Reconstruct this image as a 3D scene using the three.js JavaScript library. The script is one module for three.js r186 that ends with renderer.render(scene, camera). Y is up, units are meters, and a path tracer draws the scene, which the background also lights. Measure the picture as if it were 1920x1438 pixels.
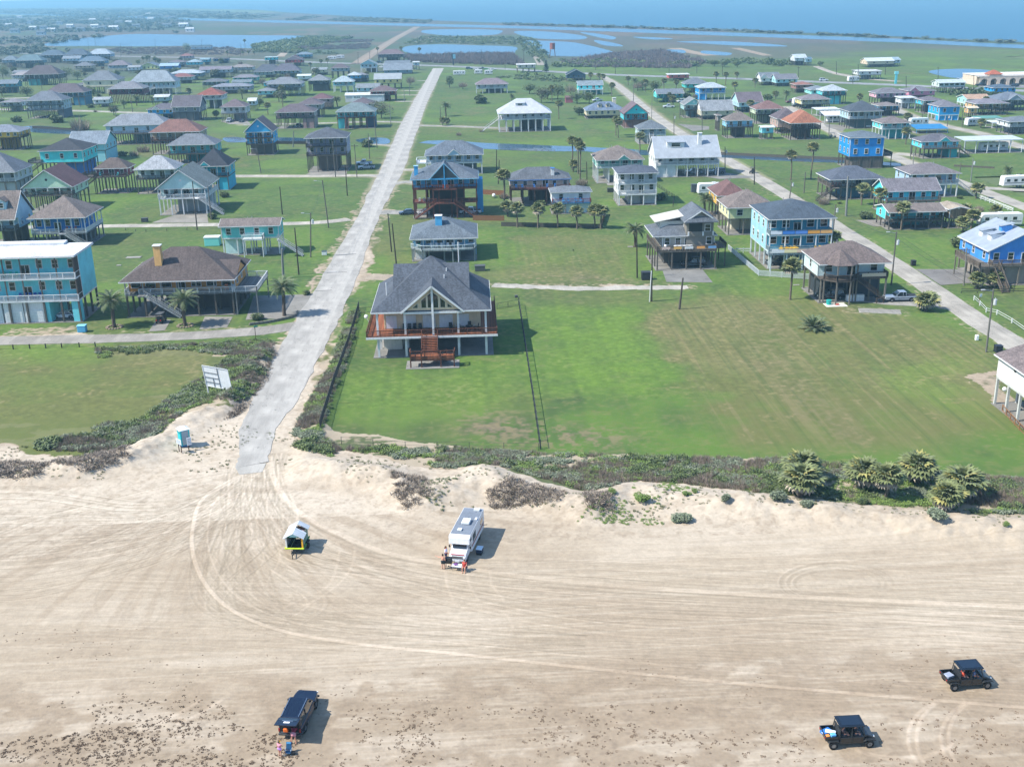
import*as THREE from 'three';
import{mergeGeometries}from 'three/addons/utils/BufferGeometryUtils.js';
import{MarchingCubes}from 'three/addons/objects/MarchingCubes.js';
import{RoundedBoxGeometry}from 'three/addons/geometries/RoundedBoxGeometry.js';

// ---------- camera, sky, sun, haze, exposure ----------
const scene=new THREE.Scene();
const R=Math.PI / 180,PW=1920,PH=1438,FPX=2050,CAMH=57;
const camera=new THREE.PerspectiveCamera(2*Math.atan(PH / 2 / FPX)/ R,PW / PH,1,60000);
camera.position.set(0,CAMH,0);
camera.rotation.order='YXZ';
camera.rotation.set(-19.75*R,-1.8*R,-1.15*R);
camera.updateMatrixWorld(true);camera.updateProjectionMatrix();
const SUN=new THREE.Vector3(-5.3,6.1,1.15).normalize();
{// clear, slightly hazy spring sky
 const w=512,h=256,a=new Float32Array(w*h*4);
 for(let j=0;j<h;j++)for(let i=0;i<w;i++){
 const el=((j + .5)/ h - .5)*Math.PI,az=((i + .5)/ w - .5)*2*Math.PI;
 const d=new THREE.Vector3(Math.cos(el)*Math.cos(az),Math.sin(el),Math.cos(el)*Math.sin(az));
 const e=Math.max(0,Math.sin(el)),k=Math.pow(1 - e,3.2),g=Math.max(0,d.dot(SUN));
 const glow=.35*Math.pow(g,12)+ .10*Math.pow(g,3);
 const S=1.0,o=(j*w + i)*4;
 a[o]=S*(.135 + .20*k + glow);a[o + 1]=S*(.265 + .27*k + glow*.95);a[o + 2]=S*(.53 + .27*k + glow*.85);a[o + 3]=1;
}
 const t=new THREE.DataTexture(a,w,h,THREE.RGBAFormat,THREE.FloatType);
 t.mapping=THREE.EquirectangularReflectionMapping;t.magFilter=t.minFilter=THREE.LinearFilter;t.needsUpdate=true;
 scene.background=t;scene.environment=t;
}
const sun=new THREE.DirectionalLight(new THREE.Color(1,.95,.87),4.6);
sun.position.copy(SUN).multiplyScalar(900).add(new THREE.Vector3(0,0,-330));sun.target.position.set(0,0,-330);
sun.castShadow=true;sun.shadow.mapSize.set(4096,4096);
Object.assign(sun.shadow.camera,{left:-500,right:500,top:500,bottom:-500,near:10,far:2500});
scene.add(sun,sun.target);
scene.fog=new THREE.FogExp2(new THREE.Color().setRGB(.41,.79,1),.00021);
const renderer=new THREE.WebGLRenderer({antialias:true});
renderer.setSize(1024,766);renderer.shadowMap.enabled=true;
renderer.toneMapping=THREE.LinearToneMapping;renderer.toneMappingExposure=1.66;

// ---------- helpers ----------
function rng(seed){let s=seed>>>0;return()=>{s=(s + 0x6D2B79F5)|0;let t=Math.imul(s ^(s>>>15),1|s);t=(t + Math.imul(t ^(t>>>7),61|t))^ t;return((t ^(t>>>14))>>>0)/ 4294967296;};}
const V=(x,y,z)=>new THREE.Vector3(x,y,z);
// the point of the land (height y) that a sight line through a place in the photograph meets
function G(px,py,y=0){
 const d=V(px / PW*2 - 1,1 - py / PH*2,.5).unproject(camera).sub(camera.position);
 const t=d.y<-1e-5?(y - CAMH)/ d.y:1e5;
 return camera.position.clone().addScaledVector(d,t);
}
const pxOf=p=>{const q=p.clone().project(camera);return[(q.x + 1)/ 2*PW,(1 - q.y)/ 2*PH];};
function HY(P,py){let h=0;for(let k=0;k<6;k++){const a=pxOf(V(P.x,h,P.z))[1],b=pxOf(V(P.x,h + .5,P.z))[1];h +=(py - a)/(b - a)*.5;}return h;}
const scaleAt=P=>{const a=pxOf(P),b=pxOf(V(P.x + 1,P.y,P.z));return b[0]- a[0];};// photo pixels per metre
const names={};
function numbered(n){const k=names[n]=(names[n]??-1)+ 1;return k?n + '_' + String(k).padStart(3,'0'):n;}
function tag(o,label,category,group,kind){if(label)o.userData.label=label;if(category)o.userData.category=category;if(group)o.userData.group=group;if(kind)o.userData.kind=kind;return o;}
function thing(name,label,category,pos,turn=0,group){const o=new THREE.Group();o.name=numbered(name);scene.add(o);o.position.copy(pos);o.rotation.y=turn;return tag(o,label,category,group);}
function copyOf(src,label,pos,turn=0,group,s=1){const c=src.clone();c.name=numbered(src.name.replace(/_\d\d\d$/,''));scene.add(c);c.position.copy(pos);c.rotation.y=turn;c.scale.multiplyScalar(s);c.userData={...src.userData};return tag(c,label,null,group);}
function clean(g){let q=g.index?g.toNonIndexed():g;for(const k of Object.keys(q.attributes))if(!['position','normal','uv','color'].includes(k))q.deleteAttribute(k);if(!q.attributes.normal)q.computeVertexNormals();return q;}
const _a=V(),_b=V(),_n=V(),_t=V(),_q=V();
function uvm(g){// uv in metres: u level, v up the face
 const p=g.attributes.position,uv=new Float32Array(p.count*2);
 for(let i=0;i<p.count;i +=3){
 const A=V().fromBufferAttribute(p,i),B=V().fromBufferAttribute(p,i + 1),C=V().fromBufferAttribute(p,i + 2);
 _n.crossVectors(_a.subVectors(B,A),_b.subVectors(C,A)).normalize();
 _t.set(_n.z,0,-_n.x);if(_t.lengthSq()<1e-4)_t.set(1,0,0);_t.normalize();_q.crossVectors(_n,_t);
[A,B,C].forEach((P,k)=>{uv[(i + k)*2]=P.dot(_t);uv[(i + k)*2 + 1]=P.dot(_q);});
}
 g.setAttribute('uv',new THREE.BufferAttribute(uv,2));return g;
}
function merge(list){list=list.flat(9).filter(Boolean).map(clean);for(const g of list)if(!g.attributes.uv)uvm(g);return list.length===1?list[0]:mergeGeometries(list);}
function mesh(name,geos,mat,parent=scene){
 const list=[geos].flat(9).filter(Boolean);const g=list.length===1&&list[0].userData.ready?list[0]:merge(list);
 const m=new THREE.Mesh(g,mat);m.name=parent===scene?numbered(name):name;m.castShadow=m.receiveShadow=true;parent.add(m);return m;
}
const ready=g=>{const q=merge([g]);q.userData.ready=true;return q;};
function box(w,h,d,x=0,y=0,z=0){return uvm(clean(new THREE.BoxGeometry(w,h,d).translate(x,y,z)));}// centred
function bx(x0,x1,y0,y1,z0,z1){return box(x1 - x0,y1 - y0,z1 - z0,(x0 + x1)/ 2,(y0 + y1)/ 2,(z0 + z1)/ 2);}
function rbox(w,h,d,r,x=0,y=0,z=0){return uvm(clean(new RoundedBoxGeometry(w,h,d,2,r).translate(x,y,z)));}
const geoCache={};
function shared(key,f){return geoCache[key]??=ready(f());}
function bar(p,q,w=.1,h=w){const d=V().subVectors(q,p),L=d.length();const g=new THREE.BoxGeometry(w,h,L);const m=new THREE.Matrix4().lookAt(p,q,Math.abs(d.y)>.98*L?V(1,0,0):V(0,1,0));g.applyMatrix4(m);g.translate((p.x + q.x)/ 2,(p.y + q.y)/ 2,(p.z + q.z)/ 2);return uvm(clean(g));}
function rod(p,q,r0=.05,r1=r0,n=8){const d=V().subVectors(q,p),L=d.length();const g=new THREE.CylinderGeometry(r1,r0,L,n);g.applyQuaternion(new THREE.Quaternion().setFromUnitVectors(V(0,1,0),d.normalize()));g.translate((p.x + q.x)/ 2,(p.y + q.y)/ 2,(p.z + q.z)/ 2);return clean(g);}
function poly(faces){const v=[];for(const f of faces)for(let k=1;k<f.length - 1;k++)v.push(...f[0],...f[k],...f[k + 1]);const g=new THREE.BufferGeometry();g.setAttribute('position',new THREE.Float32BufferAttribute(v,3));g.computeVertexNormals();return uvm(g);}
function prism(pts,z0,z1){const s=new THREE.Shape(pts.map(p=>new THREE.Vector2(p[0],p[1])));const g=new THREE.ExtrudeGeometry(s,{depth:z1 - z0,bevelEnabled:false}).translate(0,0,z0);return uvm(clean(g));}
function bprism(pts,z0,z1,b=.04){const s=new THREE.Shape(pts.map(p=>new THREE.Vector2(p[0],p[1])));const g=new THREE.ExtrudeGeometry(s,{depth:z1 - z0 - 2*b,bevelEnabled:true,bevelSize:b,bevelThickness:b,bevelSegments:2,bevelOffset:-b}).translate(0,0,z0 + b);return uvm(clean(g));}

// ---------- noise ----------
const P256=(()=>{const r=rng(77),a=new Float32Array(65536);for(let i=0;i<65536;i++)a[i]=r();return a;})();
function vn(x,y){const xi=Math.floor(x),yi=Math.floor(y);let u=x - xi,v=y - yi;u=u*u*(3 - 2*u);v=v*v*(3 - 2*v);const x0=xi&255,x1=(xi + 1)&255,y0=(yi&255)<<8,y1=((yi + 1)&255)<<8;const a=P256[x0 + y0],b=P256[x1 + y0],c=P256[x0 + y1],d=P256[x1 + y1];return a +(b - a)*u +(c - a +(a - b - c + d)*u)*v;}
function fbm(x,y,o=4){let s=0,a=.5,t=0;for(let i=0;i<o;i++){s +=a*vn(x,y);t +=a;x=x*2.03 + 17.3;y=y*2.01 + 9.7;a*=.5;}return s / t;}
const sst=(a,b,x)=>{const t=Math.min(1,Math.max(0,(x - a)/(b - a)));return t*t*(3 - 2*t);};
const lerp=(a,b,t)=>a +(b - a)*t;

// ---------- materials ----------
function dataTex(w,h,f,srgb=true){const a=new Uint8Array(w*h*4);for(let j=0;j<h;j++)for(let i=0;i<w;i++){const c=f(i / w,j / h,i,j),o=(j*w + i)*4;const[r,g,b]=typeof c==='number'?[c,c,c]:c;a[o]=Math.max(0,Math.min(255,r*255));a[o + 1]=Math.max(0,Math.min(255,g*255));a[o + 2]=Math.max(0,Math.min(255,b*255));a[o + 3]=255;}const t=new THREE.DataTexture(a,w,h);t.wrapS=t.wrapT=THREE.RepeatWrapping;t.magFilter=THREE.LinearFilter;t.minFilter=THREE.LinearMipmapLinearFilter;t.generateMipmaps=true;if(srgb)t.colorSpace=THREE.SRGBColorSpace;t.needsUpdate=true;return t;}
const ring=(u,v,n,o)=>{const a=u*2*Math.PI,b=v*2*Math.PI;return fbm(40 + Math.cos(a)*n + Math.cos(b)*n*.7,40 + Math.sin(a)*n + Math.sin(b)*n*.7 + Math.cos(b)*n,o);};
const per=(u,v,n,s=0)=>{// tiling value noise
 const x=u*n,y=v*n,xi=Math.floor(x),yi=Math.floor(y);let a=x - xi,b=y - yi;a=a*a*(3 - 2*a);b=b*b*(3 - 2*b);
 const f=(i,j)=>P256[((i % n + n)% n + s*13&255)+(((j % n + n)% n + s*29&255)<<8)];
 return lerp(lerp(f(xi,yi),f(xi + 1,yi),a),lerp(f(xi,yi + 1),f(xi + 1,yi + 1),a),b);
};
const pfbm=(u,v,n,s=0,o=4)=>{let t=0,a=.5,w=0;for(let i=0;i<o;i++){t +=a*per(u,v,n<<i,s + i);w +=a;a*=.5;}return t / w;};
const TX={};
TX.wall=dataTex(512,512,(u,v)=>{const n=pfbm(u,v,4,1),s=pfbm(u*1,v,32,5,2),st=per(u,v*.125,64,9);return .86 + .12*n - .05*s - .05*st + .03;});TX.wall.repeat.set(1 / 7,1 / 7);
TX.lap=dataTex(8,128,(u,v)=>{const t=(v*8)% 1;return t<.1?.1 + t*6:1 - .5*t;},false);TX.lap.repeat.set(1,1 / 1.5);
TX.batten=dataTex(128,8,(u)=>{const t=(u*8)% 1;return t<.12?0:.8;},false);TX.batten.repeat.set(1 / 2.4,1);
TX.shingle=dataTex(1024,1024,(u,v,i,j)=>{const row=Math.floor(v*56),o=(row % 2)*.5 + P256[row*7]*.3,t=Math.floor(u*36 + o);const k=P256[((t % 36)*31 + row*97)&65535];const f=(v*56)% 1;return .72 + .2*(k - .5)+ .22*(pfbm(u,v,5,2)- .5)+ .12*(per(u,v,256,3)- .5)-(f<.12?.12:0)+ .12 + .12*(per(u,v*.2,40,6)- .5);});TX.shingle.repeat.set(1 / 9,1 / 9);
TX.seam=dataTex(256,8,(u)=>{const t=(u*8)% 1;return t<.07?1:.2;},false);TX.seam.repeat.set(1 / 3.6,1);
TX.metal=dataTex(512,512,(u,v)=>.9 + .14*(pfbm(u,v,6,3)- .5)+((u*16)% 1<.06?-.1:0)+ .06*(per(u,v*.1,64,8)- .5));TX.metal.repeat.set(1 / 7.2,1 / 7.2);
TX.wood=dataTex(512,512,(u,v)=>{const pl=Math.floor(u*14),g=pfbm(u*1,v*.125,64,pl&7,3);const e=(u*14)% 1;return .8 + .22*(P256[pl*91]- .5)+ .22*(g - .5)-(e<.09?.4:0);});TX.wood.repeat.set(1 / 2,1 / 4);
TX.conc=dataTex(512,512,(u,v)=>{const n=pfbm(u,v,4,4,5),c=Math.abs(pfbm(u,v,6,11,4)- .5);return .84 + .22*(n - .5)+ .1*(per(u,v,200,2)- .5)-(c<.006?.16:0);});TX.conc.repeat.set(1 / 12,1 / 12);
const M={};
const col=h=>new THREE.Color(h);
function mat(key,f){return M[key]??=f();}
const plain=(h,rough=.7,metal=0)=>mat('p' + h + rough + metal,()=>new THREE.MeshStandardMaterial({color:h,roughness:rough,metalness:metal}));
const dim=h=>new THREE.Color(h).multiplyScalar(.95);
const wallC_=h=>{const c=new THREE.Color(h),k=Math.min(1.4,.86 / Math.max(c.r,c.g,c.b));return c.multiplyScalar(k);};
const siding=h=>mat('s' + h,()=>new THREE.MeshStandardMaterial({color:wallC_(h),roughness:.75,map:TX.wall,bumpMap:TX.lap,bumpScale:.02}));
const batten=h=>mat('b' + h,()=>new THREE.MeshStandardMaterial({color:dim(h),roughness:.8,map:TX.wood,bumpMap:TX.batten,bumpScale:.03}));
const shingle=h=>mat('r' + h,()=>new THREE.MeshStandardMaterial({color:dim(h).multiplyScalar(1.0),roughness:.92,map:TX.shingle,bumpMap:TX.shingle,bumpScale:.02}));
const metal=h=>mat('m' + h,()=>new THREE.MeshStandardMaterial({color:dim(h),roughness:.5,metalness:.0,map:TX.metal,bumpMap:TX.seam,bumpScale:.04}));
const wood=h=>mat('w' + h,()=>new THREE.MeshStandardMaterial({color:dim(h).multiplyScalar(1.0),roughness:.82,map:TX.wood}));
const paint=h=>mat('t' + h,()=>new THREE.MeshStandardMaterial({color:wallC_(h),roughness:.55,map:TX.wall}));
const concrete=h=>mat('c' + h,()=>new THREE.MeshStandardMaterial({color:dim(h).multiplyScalar(.75),roughness:.95,map:TX.conc,bumpMap:TX.conc,bumpScale:.01}));
const carPaint=h=>mat('k' + h,()=>new THREE.MeshPhysicalMaterial({color:h,roughness:.35,metalness:.2,clearcoat:.5,clearcoatRoughness:.1}));
const glass=mat('glass',()=>new THREE.MeshPhysicalMaterial({color:'#141d24',roughness:.07,metalness:0,clearcoat:1}));
const rubber=plain('#151515',.9),chrome=plain('#b9bec4',.25,.9),darkPlastic=plain('#1c1e20',.6);
// ---------- the lie of the land ----------
const GP=a=>a.map(p=>{const q=G(p[0],p[1],p[2]||0);return[q.x,q.z];});
function pdist(pts,x,z){let d=1e9,at=0,L=0;for(let i=0;i<pts.length - 1;i++){const ax=pts[i][0],az=pts[i][1],bx_=pts[i + 1][0]- ax,bz=pts[i + 1][1]- az;const l2=bx_*bx_ + bz*bz;let t=((x - ax)*bx_ +(z - az)*bz)/ l2;t=t<0?0:t>1?1:t;const dx=x - ax - t*bx_,dz=z - az - t*bz,q=dx*dx + dz*dz;if(q<d){d=q;at=L + t*Math.sqrt(l2);}L +=Math.sqrt(l2);}return[Math.sqrt(d),at];}
const crestR=GP([[575,868,1],[640,872,1],[740,892,1],[790,925,.8],[850,905,1],[900,885,1],[1000,915,1],[1100,945,1],[1180,915,1],[1290,925,1],[1500,945,1],[1700,970,1],[1920,985,1],[2200,1005,1]]);
const crestL=GP([[-260,890,1],[0,880,1],[60,880,1],[150,872,1],[240,850,1],[300,822,1],[360,778,.8],[420,758,.6],[470,720,.5],[512,655,.4]]);
const crestM=GP([[575,840,.6],[600,790,.6],[640,700,.6],[665,620,.6]]);
const ROADC=GP([[472,880],[486,797],[535,710],[574,637],[616,565],[655,485]]);
function H(x,z){
 if(z<-215||z>-60)return 0;
 let h=0;
 if(z>-165){const[d]=pdist(crestR,x,z),w=d / 3.2;if(w<3)h +=Math.exp(-w*w)*(1.0 + 1.3*(fbm(x*.16,z*.16,3)- .4));}
 if(z>-200&&x<-20){const[d]=pdist(crestL,x,z),w=d / 3.0;if(w<3)h +=Math.exp(-w*w)*(1.0 + 1.2*(fbm(x*.17 + 9,z*.17,3)- .4));}
 if(x<0){const[d]=pdist(crestM,x,z),w=d / 2.2;if(w<3)h +=Math.exp(-w*w)*.45;}
 if(h>.05)h +=Math.min(1,h)*(.7*(fbm(x*.7,z*.7,3)- .5)+ .42*(fbm(x*2.3,z*2.3,2)- .5));
 if(x<0&&x>-45&&z<-126)h*=sst(3.6,6.5,pdist(ROADC,x,z)[0]);
 if(z>-150)h +=.05*(fbm(x*.12,z*.25,2)- .5)+ .035*(fbm(x*.9,z*.9,2)- .5);
 const b=sst(-205,-195,z);return h*b;
}
function HG(px,py){let y=0,P;for(let k=0;k<6;k++){P=G(px,py,y);y=H(P.x,P.z);}P.y=y;return P;}

// roads as pairs of edges or centre lines, given where the photograph shows them
const mainL=GP([[444,872],[452,795],[500,690],[545,615],[592,540],[643,450],[668,410],[692,360],[710,325],[747,240],[775,190],[812,128]]);
const mainR=GP([[503,860],[522,800],[570,730],[604,660],[641,590],[668,520],[692,455],[714,400],[738,350],[754,325],[784,240],[801,190],[832,128]]);
const mid=(A,B)=>A.map((p,i)=>{const q=B[Math.min(B.length - 1,Math.round(i*(B.length - 1)/(A.length - 1)))];return[(p[0]+ q[0])/ 2,(p[1]+ q[1])/ 2];});
const ROADS=[
['road',[[1130,143],[1155,158],[1247,231],[1372,305],[1472,364],[1580,432],[1715,520],[1840,605],[1920,655],[2080,760]],5.2,'#bab3a6'],
['road',[[1478,200],[1540,235],[1590,260],[1685,297],[1827,352],[1915,385],[2060,440]],5.2,'#bab3a6'],
['road',[[1650,192],[1720,221],[1777,237],[1840,250],[1915,275],[2050,315]],5,'#b8b1a4'],
['road',[[-120,97],[100,101],[215,105],[400,109],[600,117],[840,124],[960,130],[1150,140],[1400,148],[1500,152],[1700,160],[1920,170],[2150,180]],12,'#9a9c9e'],
['dirt_road',[[668,120],[705,95],[745,70],[768,58],[782,50]],12,'#a08f7c'],
['dirt_road',[[525,106],[540,92]],8,'#b5a692'],
['road',[[-60,640],[150,636],[300,632],[430,625],[500,619],[560,610]],5,'#a59f95'],
['alley',[[-60,428],[200,424],[420,421],[600,417],[655,411]],4.2,'#bfb8ab'],
['alley',[[340,331],[460,330],[600,330],[690,329],[722,331]],4,'#bfb8ab'],
['alley',[[455,234],[600,231],[700,228],[765,229]],4,'#a9a69c'],
['alley',[[-40,204],[60,206],[160,208],[250,211],[340,213]],5,'#b0aca2'],
['alley',[[-40,186],[60,183]],6,'#b0aca2'],
['driveway',[[780,235],[860,237],[935,240]],4.5,'#a3a096'],
['driveway',[[738,319],[790,318]],4,'#b8b1a4'],
['driveway',[[735,345],[760,341],[800,346]],4,'#aaa79c'],
['gravel_drive',[[925,534],[1000,538],[1100,541],[1200,540],[1290,538]],3.0,'#bdb7aa'],
['driveway',[[715,398],[780,398]],6,'#a5a29a'],
['driveway',[[690,518],[720,520],[760,522]],5,'#b3a48e'],
['alley',[[700,270],[735,273]],2.6,'#b3ada0'],
['alley',[[750,190],[796,190]],4,'#aaa79d'],['alley',[[752,178],[800,178]],3,'#b4b0a6'],['alley',[[758,170],[803,170]],3,'#b4b0a6'],['alley',[[782,151],[812,152]],3,'#b4b0a6'],
['alley',[[1530,548],[1660,565],[1760,570]],4.5,'#a6a298'],
['driveway',[[1715,222],[1690,226]],4,'#b8b1a4'],['driveway',[[1680,288],[1730,292]],6,'#b8b1a4'],
['alley',[[1840,352],[1930,357]],4,'#b0aba0'],
['alley',[[1525,545],[1610,547]],3.4,'#b3aea2'],
['driveway',[[1610,582],[1690,585]],3,'#a9a59b'],
['alley',[[1840,160],[1960,163]],20,'#8f8f8f'],
['alley',[[1530,124],[1570,138],[1630,148],[1680,152]],5,'#b5aa9c'],
['alley',[[1265,90],[1300,98],[1335,104]],14,'#a8957f'],['alley',[[1380,90],[1440,104]],9,'#a8957f'],
['alley',[[1000,102],[1010,113],[1014,122]],6,'#aaa090'],
['alley',[[1150,537],[1205,541]],2,'#bdb7aa'],
].map(r=>({kind:r[0],pts:GP(r[1]),w:r[2],c:r[3]}));
const mainMid=mainL.map((p,i)=>{const r=mainR[i===0?0:Math.min(mainR.length - 1,i + 1)];return[(p[0]+ r[0])/ 2,(p[1]+ r[1])/ 2];});

// hand-laid patches of soil, drawn as polygons on the ground plan
function maskOf(x0,x1,z0,z1,w,h,draw,blur){
 const c=document.createElement('canvas');c.width=w;c.height=h;const k=c.getContext('2d');k.fillStyle='#000';k.fillRect(0,0,w,h);
 const X=x=>(x - x0)/(x1 - x0)*w,Z=z=>(z - z0)/(z1 - z0)*h;
 const api={
 k,fill(px,color){k.fillStyle=color;k.beginPath();GP(px).forEach((p,i)=>i?k.lineTo(X(p[0]),Z(p[1])):k.moveTo(X(p[0]),Z(p[1])));k.closePath();k.fill();},
 line(pts,color,wid){k.strokeStyle=color;k.lineWidth=wid*w /(x1 - x0);k.lineCap=k.lineJoin='round';k.beginPath();pts.forEach((p,i)=>i?k.lineTo(X(p[0]),Z(p[1])):k.moveTo(X(p[0]),Z(p[1])));k.stroke();},
 world(pts,color){k.fillStyle=color;k.beginPath();pts.forEach((p,i)=>i?k.lineTo(X(p[0]),Z(p[1])):k.moveTo(X(p[0]),Z(p[1])));k.closePath();k.fill();},
};
 k.globalCompositeOperation='lighter';draw(api);
 const d=Float32Array.from(k.getImageData(0,0,w,h).data);
 for(let it=0;it<(blur||0);it++)for(const[st,len,ln,o2]of[[4,w,h,w*4],[w*4,h,w,4]])for(let l=0;l<ln;l++)for(let c2=0;c2<3;c2++){const b0=l*o2 + c2,a=[];for(let q=0;q<len;q++)a.push(d[b0 + q*st]);let sum=0;const R2=5;for(let q=-R2;q<=R2;q++)sum +=a[Math.max(0,q)];for(let q=0;q<len;q++){d[b0 + q*st]=sum /(2*R2 + 1);sum +=a[Math.min(len - 1,q + R2 + 1)]- a[Math.max(0,q - R2)];}}
 return(x,z,ch)=>{// bilinear
 let u=X(x)- .5,v=Z(z)- .5;u=Math.max(0,Math.min(w - 1.001,u));v=Math.max(0,Math.min(h - 1.001,v));const i=u|0,j=v|0,a=u - i,b=v - j,o=(j*w + i)*4 + ch;
 return(d[o]*(1 - a)*(1 - b)+ d[o + 4]*a*(1 - b)+ d[o + w*4]*(1 - a)*b + d[o + w*4 + 4]*a*b)/ 255;
};
}
const NX0=-160,NX1=160,NZ0=-340,NZ1=-55;
const sandEdge=[[-700,840],[-200,832],[0,830],[60,850],[120,850],[190,852],[240,842],[310,818],[345,782],[375,770],[430,768],[480,715],[508,650],[545,640],[575,700],[560,760],[540,790],[548,830],[580,855],[640,850],[720,858],[760,872],[850,880],[900,872],[1000,905],[1100,930],[1180,905],[1290,915],[1400,930],[1500,935],[1560,945],[1700,960],[1800,975],[1920,970],[2300,990],[3000,1100],[3000,1700],[-800,1700]];
const lawnEdge=[[-700,770],[-100,765],[0,760],[120,745],[250,742],[330,735],[395,700],[430,672],[190,668],[185,650],[330,646],[500,640],[515,640],[560,640],[650,640],[620,740],[602,800],[640,812],[720,822],[800,832],[1000,845],[1200,852],[1450,856],[1600,868],[1750,882],[1920,897],[2400,925],[2400,1150],[-700,1000]];
const nearMask=maskOf(NX0,NX1,NZ0,NZ1,1024,912,m=>{
 m.fill(sandEdge,'#f00');// sand
 m.fill(lawnEdge,'#00f');// scrub soil
 m.line(mainMid.slice(0,9),'#700',9.6);m.line(mainMid.slice(0,3),'#600',13);
 for(const r of ROADS)m.line(r.pts,r.kind==='gravel_drive'?'#600':'#500',r.w + 1.6);
 m.fill([[640,490],[690,460],[700,505],[690,540],[650,545]],'#500');
 m.fill([[20,612],[165,612],[150,632],[0,634]],'#700');m.fill([[1830,705],[1875,690],[1900,760],[1870,765]],'#900');
 m.fill([[600,815],[680,822],[800,835],[760,845],[620,838]],'#600');
 m.fill([[595,500],[560,560],[575,560],[612,500]],'#400');
});
const mask2=maskOf(NX0,NX1,NZ0,NZ1,512,456,m=>{
 m.fill([[1262,590],[1330,560],[1560,560],[1700,610],[1870,660],[1930,800],[1700,850],[1340,855],[1275,720]],'#f00');// olive right field
 m.fill([[-300,665],[440,652],[430,700],[330,775],[-300,800]],'#c00');
 m.fill([[960,440],[1180,440],[1195,525],[930,525]],'#800');m.fill([[700,470],[760,440],[745,520],[700,525]],'#b00');
 m.fill([[1010,580],[1210,575],[1240,690],[1200,740],[1020,740]],'#0f0');// lush
 m.fill([[640,690],[980,690],[985,790],[620,800]],'#0a0');m.fill([[1650,690],[1840,670],[1860,800],[1700,760]],'#0a0');m.fill([[0,650],[200,650],[150,680],[0,690]],'#0d0');
 m.fill([[1200,420],[1250,420],[1250,530],[1180,530]],'#0c0');m.fill([[1400,500],[1540,520],[1520,570],[1380,550]],'#080');
 m.fill([[890,780],[1010,790],[1005,830],[880,825]],'#00f');m.fill([[1020,795],[1190,810],[1170,835],[1020,838]],'#00f');// bare brown
 m.fill([[820,735],[880,735],[870,760],[815,755]],'#008');m.fill([[1440,590],[1500,610],[1460,660],[1640,830],[1560,830],[1400,640]],'#006');m.fill([[960,515],[1250,525],[1240,532],[960,530]],'#00a');
},1);
const strA=GP([[1270,590],[1440,840]]),sdx=strA[1][0]- strA[0][0],sdz=strA[1][1]- strA[0][1],sl=Math.hypot(sdx,sdz);
const out3=[0,0,0];
function mix3(c,t){out3[0]+=(c[0]- out3[0])*t;out3[1]+=(c[1]- out3[1])*t;out3[2]+=(c[2]- out3[2])*t;}
const C_={green:[.056,.108,.018],lush:[.100,.178,.016],deep:[.034,.070,.015],olive:[.106,.114,.030],dry:[.185,.155,.07],soil:[.165,.12,.082],sand:[.362,.296,.214],sandW:[.475,.405,.315],sandD:[.262,.2,.135],dirt:[.27,.21,.145],scrub:[.08,.095,.038],marsh:[.078,.070,.056],marshG:[.046,.075,.030],mud:[.125,.09,.063]};
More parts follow.
